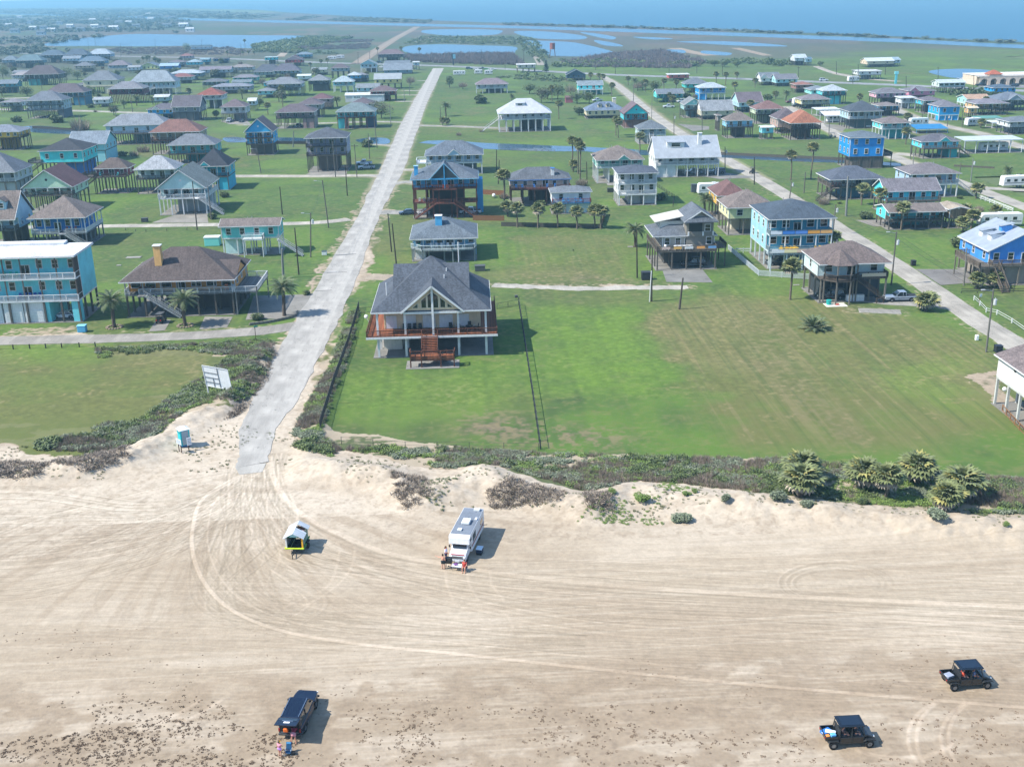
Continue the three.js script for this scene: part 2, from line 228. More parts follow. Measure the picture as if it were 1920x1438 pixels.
// base colour of the ground at a place on the plan
function groundColor(x,z){
 const n1=fbm(x*.045 + 3,z*.045,4),n2=fbm(x*.22 + 31,z*.22 + 7,3),n3=fbm(x*1.3 + 5,z*1.3,3),n4=vn(x*4.1,z*4.1),n5=fbm(x*.011 + 50,z*.011 + 20,3);
 const near=z>NZ0 + 2&&Math.abs(x)<158,beach=z>-60;
 // grass
 out3[0]=C_.green[0];out3[1]=C_.green[1];out3[2]=C_.green[2];
 mix3(C_.deep,.55*sst(.48,.72,n2));mix3(C_.olive,(near?.5:.35)*sst(.45,.7,n1*.6 + n5*.4));mix3(C_.lush,.5*sst(.48,.7,1 - n1));mix3(C_.olive,.35*sst(.5,.7,n3));mix3(C_.dry,.22*sst(.58,.78,fbm(x*.5,z*.9 + 70,3)));
 if(near){
 const wx=x +(n2 - .5)*5 +(n3 - .5)*1.5,wz=z +(n1 - .5)*6 +(n3 - .5)*1.5,w2=x +(n1 - .5)*16 +(n2 - .5)*6,w3=z +(n5 - .5)*14 +(n2 - .5)*6;
 const ol=mask2(w2,w3,0),lu=mask2(w2,w3,1),br=mask2(wx,wz,2);
 mix3(C_.olive,Math.min(1,1.0*ol*(.45 + n2)));mix3(C_.dry,.3*ol*sst(.42,.66,n1));mix3(C_.lush,.8*lu*sst(.25,.7,n2*.5 + n1*.5 + .12));
 const dpar=((x - strA[0][0])*sdz -(z - strA[0][1])*sdx)/ sl,along=((x - strA[0][0])*sdx +(z - strA[0][1])*sdz)/ sl;
 const st=fbm(dpar*1.5 + 100,along*.04,3)- .5;// mowing lines
 if(ol>.05&&x>0){mix3(C_.dry,ol*.45*sst(.08,.3,st));mix3(C_.deep,ol*.35*sst(.08,.3,-st));const s9=vn(dpar*2.2,along*.03)- .5;mix3(s9>0?C_.dry:C_.green,ol*.4*Math.abs(s9));}
 if(z<-135&&z>-260){const s2=vn(x*.9 + 40,z*.02)- .5;mix3(s2>0?C_.lush:C_.deep,(1 - ol)*.45*Math.abs(s2));}
 mix3(C_.dry,.6*sst(.62,.8,n3*.5 + n2*.5)*(.35 + ol));mix3(C_.soil,.8*br*sst(.4,.62,n3*.6 + n2*.4));mix3(C_.dry,.5*br*sst(.55,.65,n3));
 // scrub ground and sand
 const sc=nearMask(wx,wz,2),sa=nearMask(wx,wz,0),scr=sst(.35,.65,sc),sa1=sst(.30,.62,sa +(n3 - .5)*.5);
 mix3(x<-25?C_.olive:C_.scrub,.75*scr);mix3(C_.sand,(x<-45?.1:.9)*scr*sst(.53,.6,fbm(x*.12 + 5,z*.34 + 3,3)+(n3 - .5)*.12));
 if(sa1>0){
 const tone=sst(-70,-122,z),sh=fbm(x*.06 + z*.03,z*.22 + 60,4),s3=fbm(x*.03,z*3.6 + x*.12,3);
 const o0=out3.slice();
 out3[0]=C_.sand[0];out3[1]=C_.sand[1];out3[2]=C_.sand[2];
 mix3(C_.sandD,.75*(1 - sst(-74,-99,z +(n1 - .5)*16))*(.7 + n2*.6));mix3(C_.sandW,.85*sst(-105 + Math.max(0,x)*.08,-117 + Math.max(0,x)*.08,z +(n1 - .5)*10)*(.45 + .8*n2));mix3(C_.sandW,.4*sst(.5,.72,sh));mix3(C_.sandD,.35*sst(.52,.75,1 - sh));
 if(z>-115){const fx=x - ROADC[0][0],fz=z - ROADC[0][1],fr=Math.hypot(fx,fz*1.25),fan=sst(62,30,fr)*sst(-136,-131,z),an=Math.atan2(fz,fx)*1.0 + fr*.004,fs=fbm(an*34,fr*.05,4),bz=(.35 + .65*sst(-112,-102,z))*(1 - fan);mix3(C_.sandD,.5*fan*sst(.46,.7,fs));mix3(C_.sandW,.12*fan*sst(.5,.7,1 - fs));mix3(C_.sandD,.22*fan);mix3(C_.dirt,.35*sst(24,10,fr)*sst(-134,-130,z));mix3(C_.sandW,.24*bz*sst(.5,.74,s3));mix3(C_.sandD,.26*bz*sst(.5,.74,1 - s3));}
 if(z<-107){const q=fbm(x*1.1,z*1.1 + 33,3);mix3(C_.sandD,.34*sst(.5,.72,q));mix3(C_.mud,.2*sst(.62,.75,fbm(x*2.6,z*2.6,2)));}
 mix3(C_.dirt,.85*(1 - sst(.62,.9,sa)));
 if(z>-84){const q=fbm(x*.35 + 9,z*.6,4);mix3(C_.sandD,.8*sst(.40,.62,q)*sst(-89,-80,z));mix3(C_.mud,.22*sst(.58,.74,fbm(x*1.7,z*2.4,3))*sst(-86,-78,z));}
 const g=.93 + .14*n4;out3[0]*=g;out3[1]*=g;out3[2]*=g;
 const s0=out3.slice();out3[0]=o0[0];out3[1]=o0[1];out3[2]=o0[2];mix3(s0,sa1);
}
}else if(z<-760){// marsh beyond the highway
 const m=sst(-880,-1000,z +(n5 - .5)*160 + x*.15),mn=fbm(x*.006 + 4,z*.0035,4),mg=fbm(x*.02,z*.01 + 30,4);
 mix3(C_.marsh,m);mix3(C_.marshG,m*.85*sst(.42,.6,mn));mix3(C_.mud,m*.8*sst(.55,.68,mg));mix3(C_.marshG,.6*m*sst(-1500,-900,z));
 mix3([.10,.076,.074],.55*m*sst(.5,.65,fbm(x*.003 + 8,z*.009,3))*sst(-100,300,x));
}else{// town
 mix3(C_.deep,.35*sst(.5,.7,fbm(x*.02,z*.02 + 80,3)));mix3(C_.dry,.3*sst(.6,.75,n2*.6 + n1*.4));
 let d=1e9;for(const r of ROADS){if(r.w>11)continue;const q=pdist(r.pts,x,z)[0]- r.w / 2;if(q<d)d=q;}
 mix3(C_.sand,.5*(1 - sst(0,1.6 + n2*2,d)));const dm=pdist(mainMid,x,z)[0]- 3.4;mix3(C_.sand,.6*(1 - sst(0,1 + n2*3,dm)));
}
 if(z<-150){const g=.62 + .54*n3 + .22*vn(x*5.3,z*5.3);out3[0]*=g;out3[1]*=g;out3[2]*=g;}else{const g=.9 + .2*n3;out3[0]*=g;out3[1]*=g;out3[2]*=g;}
 return out3;
}
const enc=new Uint8Array(4097);for(let i=0;i<=4096;i++){const c=i / 4096;enc[i]=Math.round(255*(c<=.0031308?12.92*c:1.055*Math.pow(c,1 / 2.4)- .055));}
const E8=c=>enc[c<=0?0:c>=1?4096:(c*4096)|0];
function groundPatch(name,x0,x1,z0,z1,w,h,nx,nz,over,bump){
 const a=new Uint8Array(w*h*4);
 for(let j=0;j<h;j++)for(let i=0;i<w;i++){const x=x0 +(i + .5)/ w*(x1 - x0),z=z1 -(j + .5)/ h*(z1 - z0),c=groundColor(x,z),o=(j*w + i)*4,k=over?over(i,j):1;a[o]=E8(c[0]*k);a[o + 1]=E8(c[1]*k);a[o + 2]=E8(c[2]*(over?1 +(k - 1)*1.1:1));a[o + 3]=255;}
 const t=new THREE.DataTexture(a,w,h);t.colorSpace=THREE.SRGBColorSpace;t.magFilter=THREE.LinearFilter;t.minFilter=THREE.LinearMipmapLinearFilter;t.generateMipmaps=true;t.needsUpdate=true;
 const p=new Float32Array((nx + 1)*(nz + 1)*3),uv=new Float32Array((nx + 1)*(nz + 1)*2),ix=[];
 for(let j=0;j<=nz;j++)for(let i=0;i<=nx;i++){const o=j*(nx + 1)+ i,x=x0 + i / nx*(x1 - x0),z=z1 - j / nz*(z1 - z0);p[o*3]=x;p[o*3 + 1]=nx>4?H(x,z):0;p[o*3 + 2]=z;uv[o*2]=i / nx;uv[o*2 + 1]=j / nz;if(i<nx&&j<nz)ix.push(o,o + 1,o + nx + 2,o,o + nx + 2,o + nx + 1);}
 const g=new THREE.BufferGeometry();g.setAttribute('position',new THREE.BufferAttribute(p,3));g.setAttribute('uv',new THREE.BufferAttribute(uv,2));g.setIndex(ix);g.computeVertexNormals();
 const m=new THREE.Mesh(g,new THREE.MeshStandardMaterial({map:t,roughness:1,...(bump||{})}));m.name=name;m.receiveShadow=m.castShadow=true;m.userData.kind='structure';scene.add(m);return m;
}
// wheel tracks on the beach, drawn on the ground plan
const AX0=-88,AX1=88,AZ0=-152,AZ1=-58,AW=2048,AH=1094;
const trackLayer=(()=>{
 const c=document.createElement('canvas');c.width=AW;c.height=AH;const k=c.getContext('2d');k.fillStyle='rgb(128,128,128)';k.fillRect(0,0,AW,AH);
 const X=x=>(x - AX0)/(AX1 - AX0)*AW,Z=z=>(AZ1 - z)/(AZ1 - AZ0)*AH,r=rng(5),m2=AW /(AX1 - AX0);
 function curve(px,wid,color,off=0,dash){
 const cr=new THREE.CatmullRomCurve3(GP(px).map(p=>V(p[0],0,p[1]))),n=90;k.strokeStyle=color;k.lineWidth=wid*m2;k.lineCap='butt';k.lineJoin='round';k.setLineDash(dash?[dash*m2,dash*m2]:[]);k.beginPath();
 for(let i=0;i<=n;i++){const q=cr.getPointAt(i / n),t=cr.getTangentAt(i / n);const x=q.x - t.z*off,z=q.z + t.x*off;i?k.lineTo(X(x),Z(z)):k.moveTo(X(x),Z(z));}k.stroke();
}
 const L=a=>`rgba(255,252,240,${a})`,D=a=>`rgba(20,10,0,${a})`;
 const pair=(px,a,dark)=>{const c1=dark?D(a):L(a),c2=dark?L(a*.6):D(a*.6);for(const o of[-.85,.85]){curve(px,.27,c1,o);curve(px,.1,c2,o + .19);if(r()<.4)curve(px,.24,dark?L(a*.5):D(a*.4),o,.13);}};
 // fan out of the street mouth
 for(let i=0;i<64;i++){const y=915 + r()*190,sx=455 + r()*60,b=r()*40;pair([[sx + 15,850],[sx,880 + r()*15],[sx - 60 - r()*60,925 +(y - 915)*.35 + b*.2],[250 + r()*60,945 +(y - 915)*.55],[60,y - 5 + r()*20],[-140,y + 8]],.1 + r()*.22,r()<.8);}
 for(let i=0;i<44;i++){const y=1055 + r()*130,sx=470 + r()*45;pair([[sx,855],[sx + 6,890 + r()*20],[sx + 40 - r()*60,950 + r()*20],[560 + r()*70 - 40,1000 + r()*60],[760 + r()*60,1040 +(y - 1055)*.5 + 10],[1100,y],[1500,y + 18 + r()*12],[2150,y + 50 + r()*30]],.1 + r()*.2,r()<.75);}
 for(let i=0;i<26;i++){const sx=440 + r()*70;pair([[sx,860],[sx - 30 + r()*40,920],[360 + r()*160,1000 + r()*50],[380 + r()*240,1100 + r()*60],[520 + r()*300,1160 + r()*30],[1100,1200 + r()*20]],.1 + r()*.18,r()<.8);}
 // runs along the shore
 for(let i=0;i<150;i++){const y=1060 + Math.pow(r(),1.1)*250,x0=-200 + r()*1500,len=400 + r()*1500,s=.018 + r()*.05;pair([[x0,y],[x0 + len*.35,y + len*.35*s +(r()- .5)*6],[x0 + len*.7,y + len*.7*s +(r()- .5)*6],[x0 + len,y + len*s]],.03 + r()*.09,r()<.6);}
 for(let i=0;i<26;i++){const y=985 + r()*60,x0=900 + r()*500;pair([[x0,y + 30],[x0 + 300,y + 32 + r()*10],[x0 + 700,y + 50 + r()*10],[x0 + 1000,y + 68]],.03 + r()*.07,r()<.5);}
 // single marked ones
 const bold=[[490,870],[385,930],[362,985],[363,1045],[392,1105],[440,1147],[520,1180],[640,1203],[860,1226],[1080,1250],[1280,1271],[1500,1291],[1920,1326],[2100,1340]];
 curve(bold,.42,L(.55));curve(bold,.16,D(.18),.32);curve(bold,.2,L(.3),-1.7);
 const b2=[[497,862],[508,905],[535,945],[580,980],[640,1008],[720,1040],[830,1062],[980,1085],[1300,1112],[1900,1142],[2100,1152]];
 curve(b2,.7,L(.35),-.5);curve(b2,.35,D(.32),.2);curve(b2,.25,D(.2),1);
 for(const[a,w]of[[[[0,1000],[90,965],[210,935],[330,905],[430,885]],.3],[[[0,1043],[120,1030],[250,985],[380,930],[450,890]],.35],[[[-40,985],[60,968],[150,950]],.3]]){curve(a,w,D(.3));curve(a,w*.5,L(.3),.4);curve(a,w,D(.22),1.7);}
 for(const o of[0,14,28]){curve([[835 + o*3,1070],[838 + o*3,1095],[850 + o*3.4,1125]],.28,L(.2));}
 for(const o of[0,12])curve([[630,1000],[662,1020],[660,1060],[640,1090 + o],[600,1120],[560,1140]].map(p=>[p[0]- o*2.4,p[1]]),.3,L(.2));
 const E=(cx,cy,rx,ry,a0,a1)=>Array.from({length:14},(_,i)=>{const a=lerp(a0,a1,i / 13);return[cx + rx*Math.cos(a),cy + ry*Math.sin(a)];});
 for(const o of[0,12,26]){curve(E(1570,1095,80 + o,26 + o*.5,2.6,5.1),.4,D(.3));curve(E(1570,1095,80 + o,26 + o*.5,5.1,6.6),.3,D(.18));curve(E(1570,1092,84 + o,28 + o*.5,2.4,5),.2,L(.25));}
 for(const[cx,o]of[[1790,0],[1790,16],[1850,0],[1850,14]])curve(E(cx,1385,70 + o,75,2.5,4.3),.3,L(.42));
 for(const o of[0,5])curve(E(1690,1385,100,34 + o,.2,2.6),.25,L(.35));
 for(const o of[0,40])curve([[290 + o,1358],[340 + o,1335],[378 + o,1312]],.35,L(.4));curve([[300,1395],[330,1372]],.12,D(.7));
 for(let i=0;i<8;i++)curve(E(120 + r()*900,1120 + r()*60,60 + r()*80,30 + r()*30,r()*6,3 + r()*6),.3,r()<.5?L(.12):D(.12));
 // foot prints and scuffs
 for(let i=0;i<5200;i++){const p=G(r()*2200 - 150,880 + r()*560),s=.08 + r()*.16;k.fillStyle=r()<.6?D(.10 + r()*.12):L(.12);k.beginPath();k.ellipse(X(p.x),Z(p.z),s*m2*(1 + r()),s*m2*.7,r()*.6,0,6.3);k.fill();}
 const d=k.getImageData(0,0,AW,AH).data,a=new Uint8Array(AW*AH);for(let i=0;i<AW*AH;i++)a[i]=d[i*4];return a;
})();
const trackBump=new THREE.DataTexture((()=>{const a=new Uint8Array(AW*AH*4),r=rng(9);for(let i=0;i<AW*AH;i++){const v=trackLayer[i]*.75 + r()*60;a[i*4]=a[i*4 + 1]=a[i*4 + 2]=Math.min(255,v);a[i*4 + 3]=255;}return a;})(),AW,AH);trackBump.magFilter=THREE.LinearFilter;trackBump.needsUpdate=true;
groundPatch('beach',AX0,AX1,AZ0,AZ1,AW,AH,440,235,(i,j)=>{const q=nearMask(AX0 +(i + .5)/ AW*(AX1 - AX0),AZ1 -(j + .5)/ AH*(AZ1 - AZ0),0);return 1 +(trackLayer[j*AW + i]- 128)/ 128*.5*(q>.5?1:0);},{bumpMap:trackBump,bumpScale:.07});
groundPatch('lawn_ground',-155,155,-335,AZ0,2048,1209,200,118);
groundPatch('town_ground',-430,430,-900,-335,2048,1345,2,2);
groundPatch('marsh',-2600,2600,-4200,-900,2048,1300,2,2);
{// land all round, a little lower, out to the horizon
 const t=dataTex(512,512,(u,v)=>{const n=pfbm(u,v,4,2,6),q=pfbm(u,v,24,7,3);return[lerp(.27,.42,n)+ q*.06,lerp(.34,.42,n)+ q*.06,lerp(.2,.26,n)+ q*.03];});t.repeat.set(220,220);
 const m=mesh('ground',[new THREE.PlaneGeometry(60000,60000,4,4).rotateX(-Math.PI / 2).translate(0,-.35,-12000)],new THREE.MeshStandardMaterial({map:t,roughness:1}));m.userData.kind='structure';
 const t2=dataTex(512,512,(u,v)=>{const n=pfbm(u,v,4,2,6);return[.74 + .1*n,.68 + .1*n,.6 + .1*n];});t2.repeat.set(40,40);
 for(const s of[-1,1]){const q=mesh('beach',[bx(s>0?AX1:-700,s>0?700:AX0,-.9,-.12,-128,60)],new THREE.MeshStandardMaterial({map:t2,roughness:1}));q.name='beach_' +(s>0?'001':'002');q.userData.kind='structure';}
 const q=mesh('beach',[bx(AX0,AX1,-.9,-.1,AZ1,60)],new THREE.MeshStandardMaterial({map:t2,roughness:1}));q.name='beach_003';q.userData.kind='structure';
}
// ---------- roads ----------
const roadTex=dataTex(1024,1024,(u,v)=>{const n=pfbm(u,v,4,21,5),f=per(u,v,340,4),s=pfbm(u,v*.12,24,33,3),c=Math.abs(pfbm(u,v,7,41,4)- .5);return .80 + .2*(n - .5)+ .16*(s - .5)+ .12*(f - .5)-(c<.005?.2:0)+ .02;});roadTex.repeat.set(1 / 14,1 / 14);
function strip(name,A,B,color,y=.035,thick=.12){
 const top=[],n=A.length;const f=[];
 const P=(p,yy)=>[p[0],yy,p[1]];
 for(let i=0;i<n - 1;i++){f.push([P(A[i],y),P(B[i],y),P(B[i + 1],y),P(A[i + 1],y)]);f.push([P(A[i],y),P(A[i + 1],y),P(A[i + 1],y - thick),P(A[i],y - thick)]);f.push([P(B[i],y - thick),P(B[i + 1],y - thick),P(B[i + 1],y),P(B[i],y)]);}
 const m=mesh(name,[poly(f)],mat('road' + color,()=>new THREE.MeshStandardMaterial({color,roughness:.95,map:roadTex,bumpMap:roadTex,bumpScale:.012})));m.userData.kind='structure';return m;
}
function resample(pts,n){const c=new THREE.CatmullRomCurve3(pts.map(p=>V(p[0],0,p[1])),false,'centripetal');return Array.from({length:n + 1},(_,i)=>{const q=c.getPoint(i / n);return[q.x,q.z];});}
{const r=rng(3),n=150,wob=(a,s)=>a.map((p,i)=>[p[0]+(r()- .5)*.5 + .4*(fbm(i*.3 + s,5,3)- .5),p[1]]);
 // both edges at the same stations
 const st=(E,z)=>{for(let i=0;i<E.length - 1;i++)if(z<=E[i][1]&&z>=E[i + 1][1]){const t=(z - E[i][1])/(E[i + 1][1]- E[i][1]);return lerp(E[i][0],E[i + 1][0],t);}return z>E[0][1]?E[0][0]:E[E.length - 1][0];};
 const zs=Array.from({length:n + 1},(_,i)=>lerp(-131,mainL[mainL.length - 1][1],Math.pow(i / n,1.6)));
 let A=zs.map(z=>[st(mainL,z),z]),B=zs.map(z=>[st(mainR,z),z]);A=wob(A,1);B=wob(B,40);
 A[0][1]+=1.2;A[1][1]+=.4;B[0][1]-=.5;
 strip('road',A,B,'#b9b5ad',.05,.2);
 // the torn apron at the beach end, and tarred joints across the street
 strip('road',[[A[0][0]+ .8,A[0][1]+ 2.2],[A[0][0]- .3,A[0][1]- .4]],[[A[0][0]+ 3.6,A[0][1]+ 1.6],[B[0][0]- .2,B[0][1]+ .5]],'#bdb9b0',.04,.12);
 for(const[x0,y0,x1,y1]of[[630,479,668,476],[612,512,650,510],[590,546,622,544],[705,298,735,297],[800,170,815,171]]){const a=G(x0,y0),b=G(x1,y1);strip('road_joint',[[a.x,a.z],[b.x,b.z]],[[a.x,a.z + .35],[b.x,b.z + .35]],'#6f6b66',.058,.02);}
}
for(const q of ROADS){
 const n=Math.max(4,q.pts.length*6),c=resample(q.pts,n),A=[],B=[],r=rng(q.pts.length*7 + Math.round(q.w*10));
 for(let i=0;i<=n;i++){const a=c[Math.max(0,i - 1)],b=c[Math.min(n,i + 1)],L=Math.hypot(b[0]- a[0],b[1]- a[1]),tx=(b[0]- a[0])/ L,tz=(b[1]- a[1])/ L,j=()=>(r()- .5)*(q.kind==='gravel_drive'?1:.35);const w=q.w / 2;A.push([c[i][0]+ tz*(w + j()),c[i][1]- tx*(w + j())]);B.push([c[i][0]- tz*(w + j()),c[i][1]+ tx*(w + j())]);}
 strip(q.kind,A,B,q.c,q.w>11?.045:q.kind==='road'?.04:.03 +(ROADS.indexOf(q)% 5)*.0015,.1);
}
function pad(name,px,color,y=.045){const p=GP(px);const m=mesh(name,[poly([p.map(a=>[a[0],y + H(a[0],a[1]),a[1]])])],concrete(color));m.userData.kind='structure';return m;}
pad('driveway',[[330,402],[283,418],[390,418],[388,402]],'#b8b2a6');pad('driveway',[[590,318],[572,328],[650,328],[650,318]],'#b5b0a5');
pad('driveway',[[1242,506],[1250,529],[1337,530],[1318,506]],'#a5a39d');pad('driveway',[[1718,505],[1765,535],[1830,530],[1810,505]],'#a19d98',.05);
pad('driveway',[[1130,334],[1140,348],[1152,347],[1145,330]],'#b0aca3');pad('driveway',[[1550,238],[1580,247],[1592,236],[1545,232]],'#aaa59a');
pad('driveway',[[1270,232],[1330,237],[1330,243],[1300,246]],'#a5a199');pad('driveway',[[412,227],[430,233],[470,232],[462,226]],'#b8b3aa');
pad('driveway',[[475,555],[585,552],[560,596],[460,600]],'#b3afa6');pad('driveway',[[383,594],[373,618],[425,614],[436,594]],'#b6b1a7');pad('driveway',[[293,599],[278,622],[308,620],[320,600]],'#b9b4ab');
pad('driveway',[[1312,330],[1350,322],[1420,333],[1350,336]],'#a8a59e');pad('driveway',[[1605,413],[1640,425],[1672,424],[1665,412]],'#b1a89d');
// ---------- water ----------
const ripple=dataTex(512,512,(u,v)=>pfbm(u,v*.5,24,6,3),false);ripple.repeat.set(1 / 60,1 / 60);
const water=(h,r=.22)=>mat('wa' + h + r,()=>new THREE.MeshPhysicalMaterial({color:h,roughness:r,bumpMap:ripple,bumpScale:.1,ior:1.33}));
function pond(name,px,h,y=.05,r,smooth=true){let p=GP(px);if(smooth){const c=new THREE.CatmullRomCurve3(p.map(a=>V(a[0],0,a[1])),true,'centripetal');p=c.getPoints(p.length*5).map(q=>[q.x,q.z]);}const s=new THREE.Shape(p.map(a=>new THREE.Vector2(a[0],-a[1])));const g=new THREE.ShapeGeometry(s).rotateX(-Math.PI / 2).translate(0,y,0);const m=mesh(name,[uvm(clean(g))],water(h,r));m.userData.kind='structure';return m;}
const WB='#345f78';
pond('lagoon',[[88,86],[120,75],[180,69],[240,64],[360,65],[480,66],[560,67],[572,72],[552,78],[545,86],[500,90],[440,90],[360,86],[260,87],[190,86]],WB);
pond('lagoon',[[790,60],[805,55.5],[870,54.5],[932,56],[940,61],[915,66],[850,67],[810,64]],WB);pond('lagoon',[[754,93],[775,85],[820,83],[900,85],[960,87],[966,96],[952,102],[880,103],[790,102]],WB);
pond('lagoon',[[988,76],[1060,78],[1100,84],[1150,97],[1166,106],[1090,106],[1022,104],[1004,90]],WB);pond('lagoon',[[971,58],[1000,58],[1050,61],[1100,69],[1085,74],[1020,73],[988,69]],WB);
pond('lagoon',[[1088,60],[1120,63],[1155,70],[1148,74],[1118,69]],WB,.05);pond('lagoon',[[1115,75],[1150,80],[1166,87],[1140,86]],WB,.05);pond('lagoon',[[1188,69],[1230,70],[1262,73],[1230,74]],WB);pond('lagoon',[[1270,78],[1340,77],[1440,82],[1475,87],[1400,86],[1310,81]],WB);pond('lagoon',[[1250,93],[1275,93],[1280,100],[1255,99]],WB);pond('lagoon',[[1320,95],[1370,99],[1362,104],[1318,100]],WB);
pond('pond',[[1742,134],[1765,130],[1810,129],[1852,131],[1856,140],[1846,147],[1800,147],[1765,142]],WB);
pond('canal',[[-400,14],[0,23.5],[90,26],[360,34],[480,37],[720,43],[960,48],[1200,54.5],[1440,63.5],[1700,73],[1920,84],[2300,100],[2300,109],[1920,91],[1700,80],[1440,70],[1200,61],[960,53],[720,47.5],[480,41.5],[360,38],[90,29],[0,26.5],[-400,17]],WB,.06,.25,false);
{const e=GP([[536,23],[620,28],[700,33],[800,38],[900,41.5],[1050,46],[1200,50.5],[1350,55.5],[1500,61],[1700,69],[1920,79],[2400,98]]);const p=[...e,[9000,-700],[26000,-700],[26000,-40000],[-26000,-40000],...GP([[-100,16],[250,14],[480,18]])];
 const s=new THREE.Shape(p.map(a=>new THREE.Vector2(a[0],-a[1])));const m=mesh('bay',[uvm(clean(new THREE.ShapeGeometry(s).rotateX(-Math.PI / 2).translate(0,.08,0)))],water('#2c5f78',.4));m.userData.kind='structure';}
const DW='#2b4a5e';
pond('canal',[[785,268],[800,264],[840,263],[905,268],[960,270],[1030,273],[1090,275],[1125,277],[1170,279],[1240,284],[1300,288],[1300,293],[1230,291],[1150,290],[1100,284],[1040,284],[960,282],[900,279],[840,273]],DW,.06,.1,false);
pond('canal',[[1345,290],[1430,294],[1520,297],[1600,301],[1690,306],[1690,312],[1600,306],[1500,303],[1420,299],[1345,295]],DW,.06,.1,false);
pond('canal',[[38,238],[60,236],[110,239],[150,245],[140,251],[90,250],[55,247]],DW,.06,.1);pond('canal',[[420,258],[440,257],[462,259],[530,258],[575,260],[575,268],[530,269],[462,267],[430,267]],DW,.06,.1);pond('canal',[[668,262],[700,258],[722,259],[731,264],[725,270],[705,270],[680,268]],DW,.06,.1);
// ---------- houses on stilts ----------
const T3=(x,y,z)=>V(x,y,z);
function roofHip(x0,x1,z0,z1,y,rise,k=1){// z0 back, z1 front
 const W=x1 - x0,D=z1 - z0,xc=(x0 + x1)/ 2,zc=(z0 + z1)/ 2,Y=y + rise;let a,b;
 if(W>=D){a=[x0 + D / 2*k,Y,zc];b=[x1 - D / 2*k,Y,zc];if(a[0]>b[0])a=b=[xc,Y,zc];}
 else{a=[xc,Y,z1 - W / 2*k];b=[xc,Y,z0 + W / 2*k];}
 const A=[x0,y,z1],B=[x1,y,z1],C=[x1,y,z0],E=[x0,y,z0];
 const f=W>=D?[[A,B,b,a],[B,C,b],[C,E,a,b],[E,A,a]]:[[A,B,a],[B,C,b,a],[C,E,b],[E,A,a,b]];
 f.push([[x0,y - .02,z1],[x0,y - .02,z0],[x1,y - .02,z0],[x1,y - .02,z1]]);
 return poly(f);
}
function slab2(A,B,C,D,t=.12){const d=p=>[p[0],p[1]- t,p[2]];const a=d(A),b=d(B),c=d(C),e=d(D);return poly([[A,B,C,D],[a,e,c,b],[A,a,b,B],[B,b,c,C],[C,c,e,D],[D,e,a,A]]);}
function roofGable(x0,x1,z0,z1,y,rise,alongX){// one folded sheet
 const a=alongX?z0:x0,b=alongX?z1:x1,c=(a + b)/ 2,t=.14,p=[[a,y],[c,y + rise],[b,y],[b,y - t],[c,y + rise - t],[a,y - t]];
 return alongX?[prism(p.map(q=>[-q[0],q[1]]),x0,x1).rotateY(Math.PI / 2)].map(g=>{g.deleteAttribute('uv');return uvm(g);}):[prism(p,z0,z1)];
}
const eaves=(x0,x1,z0,z1,y,h=.2)=>[bx(x0 - .03,x1 + .03,y - h,y - .015,z1,z1 + .05),bx(x0 - .03,x1 + .03,y - h,y - .015,z0 - .05,z0),bx(x0 - .05,x0,y - h,y - .015,z0,z1),bx(x1,x1 + .05,y - h,y - .015,z0,z1)];
function rail(p,q,lod,h=1.0,open){// posts, top and bottom rails and balusters between two points of a deck edge
 const g=[],L=p.distanceTo(q),up=V(0,h,0),b0=V(0,.12,0),d=V().subVectors(q,p).normalize();
 g.push(bar(p.clone().add(up),q.clone().add(up),.14,.1),bar(p.clone().add(b0),q.clone().add(b0),.06,.08));
 const np=Math.max(1,Math.round(L / 2.2));for(let i=0;i<=np;i++){const a=p.clone().lerp(q,i / np);g.push(box(.14,h,.14,a.x,a.y + h / 2,a.z));}
 if(open){for(let k=1;k<open;k++){const y=V(0,.12 +(h - .12)*k / open,0);g.push(bar(p.clone().add(y),q.clone().add(y),.03,.04));}return g;}
 const st=lod>=2?.16:lod===1?.32:.6,w=lod>=2?.085:lod===1?.19:.34,n=Math.floor(L / st);
 for(let i=1;i<n;i++){const a=p.clone().lerp(q,i / n);const c=bar(a.clone().add(b0),a.clone().add(up),w,.03);g.push(c);}
 return g;
}
function winAt(root,lod,x,y,z,w,h,side,trim,pane=glass){// side 0 front, 1 right, -1 left
 const key='wf' + w.toFixed(2)+ h.toFixed(2),a=side*Math.PI / 2;const P=V(x,y,z);
 const pg=shared('wp' + w.toFixed(2)+ h.toFixed(2),()=>box(w,h,.05,0,0,.03));
 if(!lod){const m=mesh('window',pg,pane,root);m.position.copy(P);m.rotation.y=a;return m;}
 const f=shared(key,()=>[bx(-w / 2 - .12,w / 2 + .12,h / 2,h / 2 + .13,-.02,.1),bx(-w / 2 - .14,w / 2 + .14,-h / 2 - .12,-h / 2,-.02,.12),bx(-w / 2 - .12,-w / 2,-h / 2,h / 2,-.02,.1),bx(w / 2,w / 2 + .12,-h / 2,h / 2,-.02,.1),bx(-w / 2,w / 2,-.03,.03,.02,.085)].reduce((s,g)=>s?mergeGeometries([s,g]):g,null));
 const m=mesh('window',f,trim,root);m.position.copy(P);m.rotation.y=a;mesh('pane',pg,pane,m);return m;
}
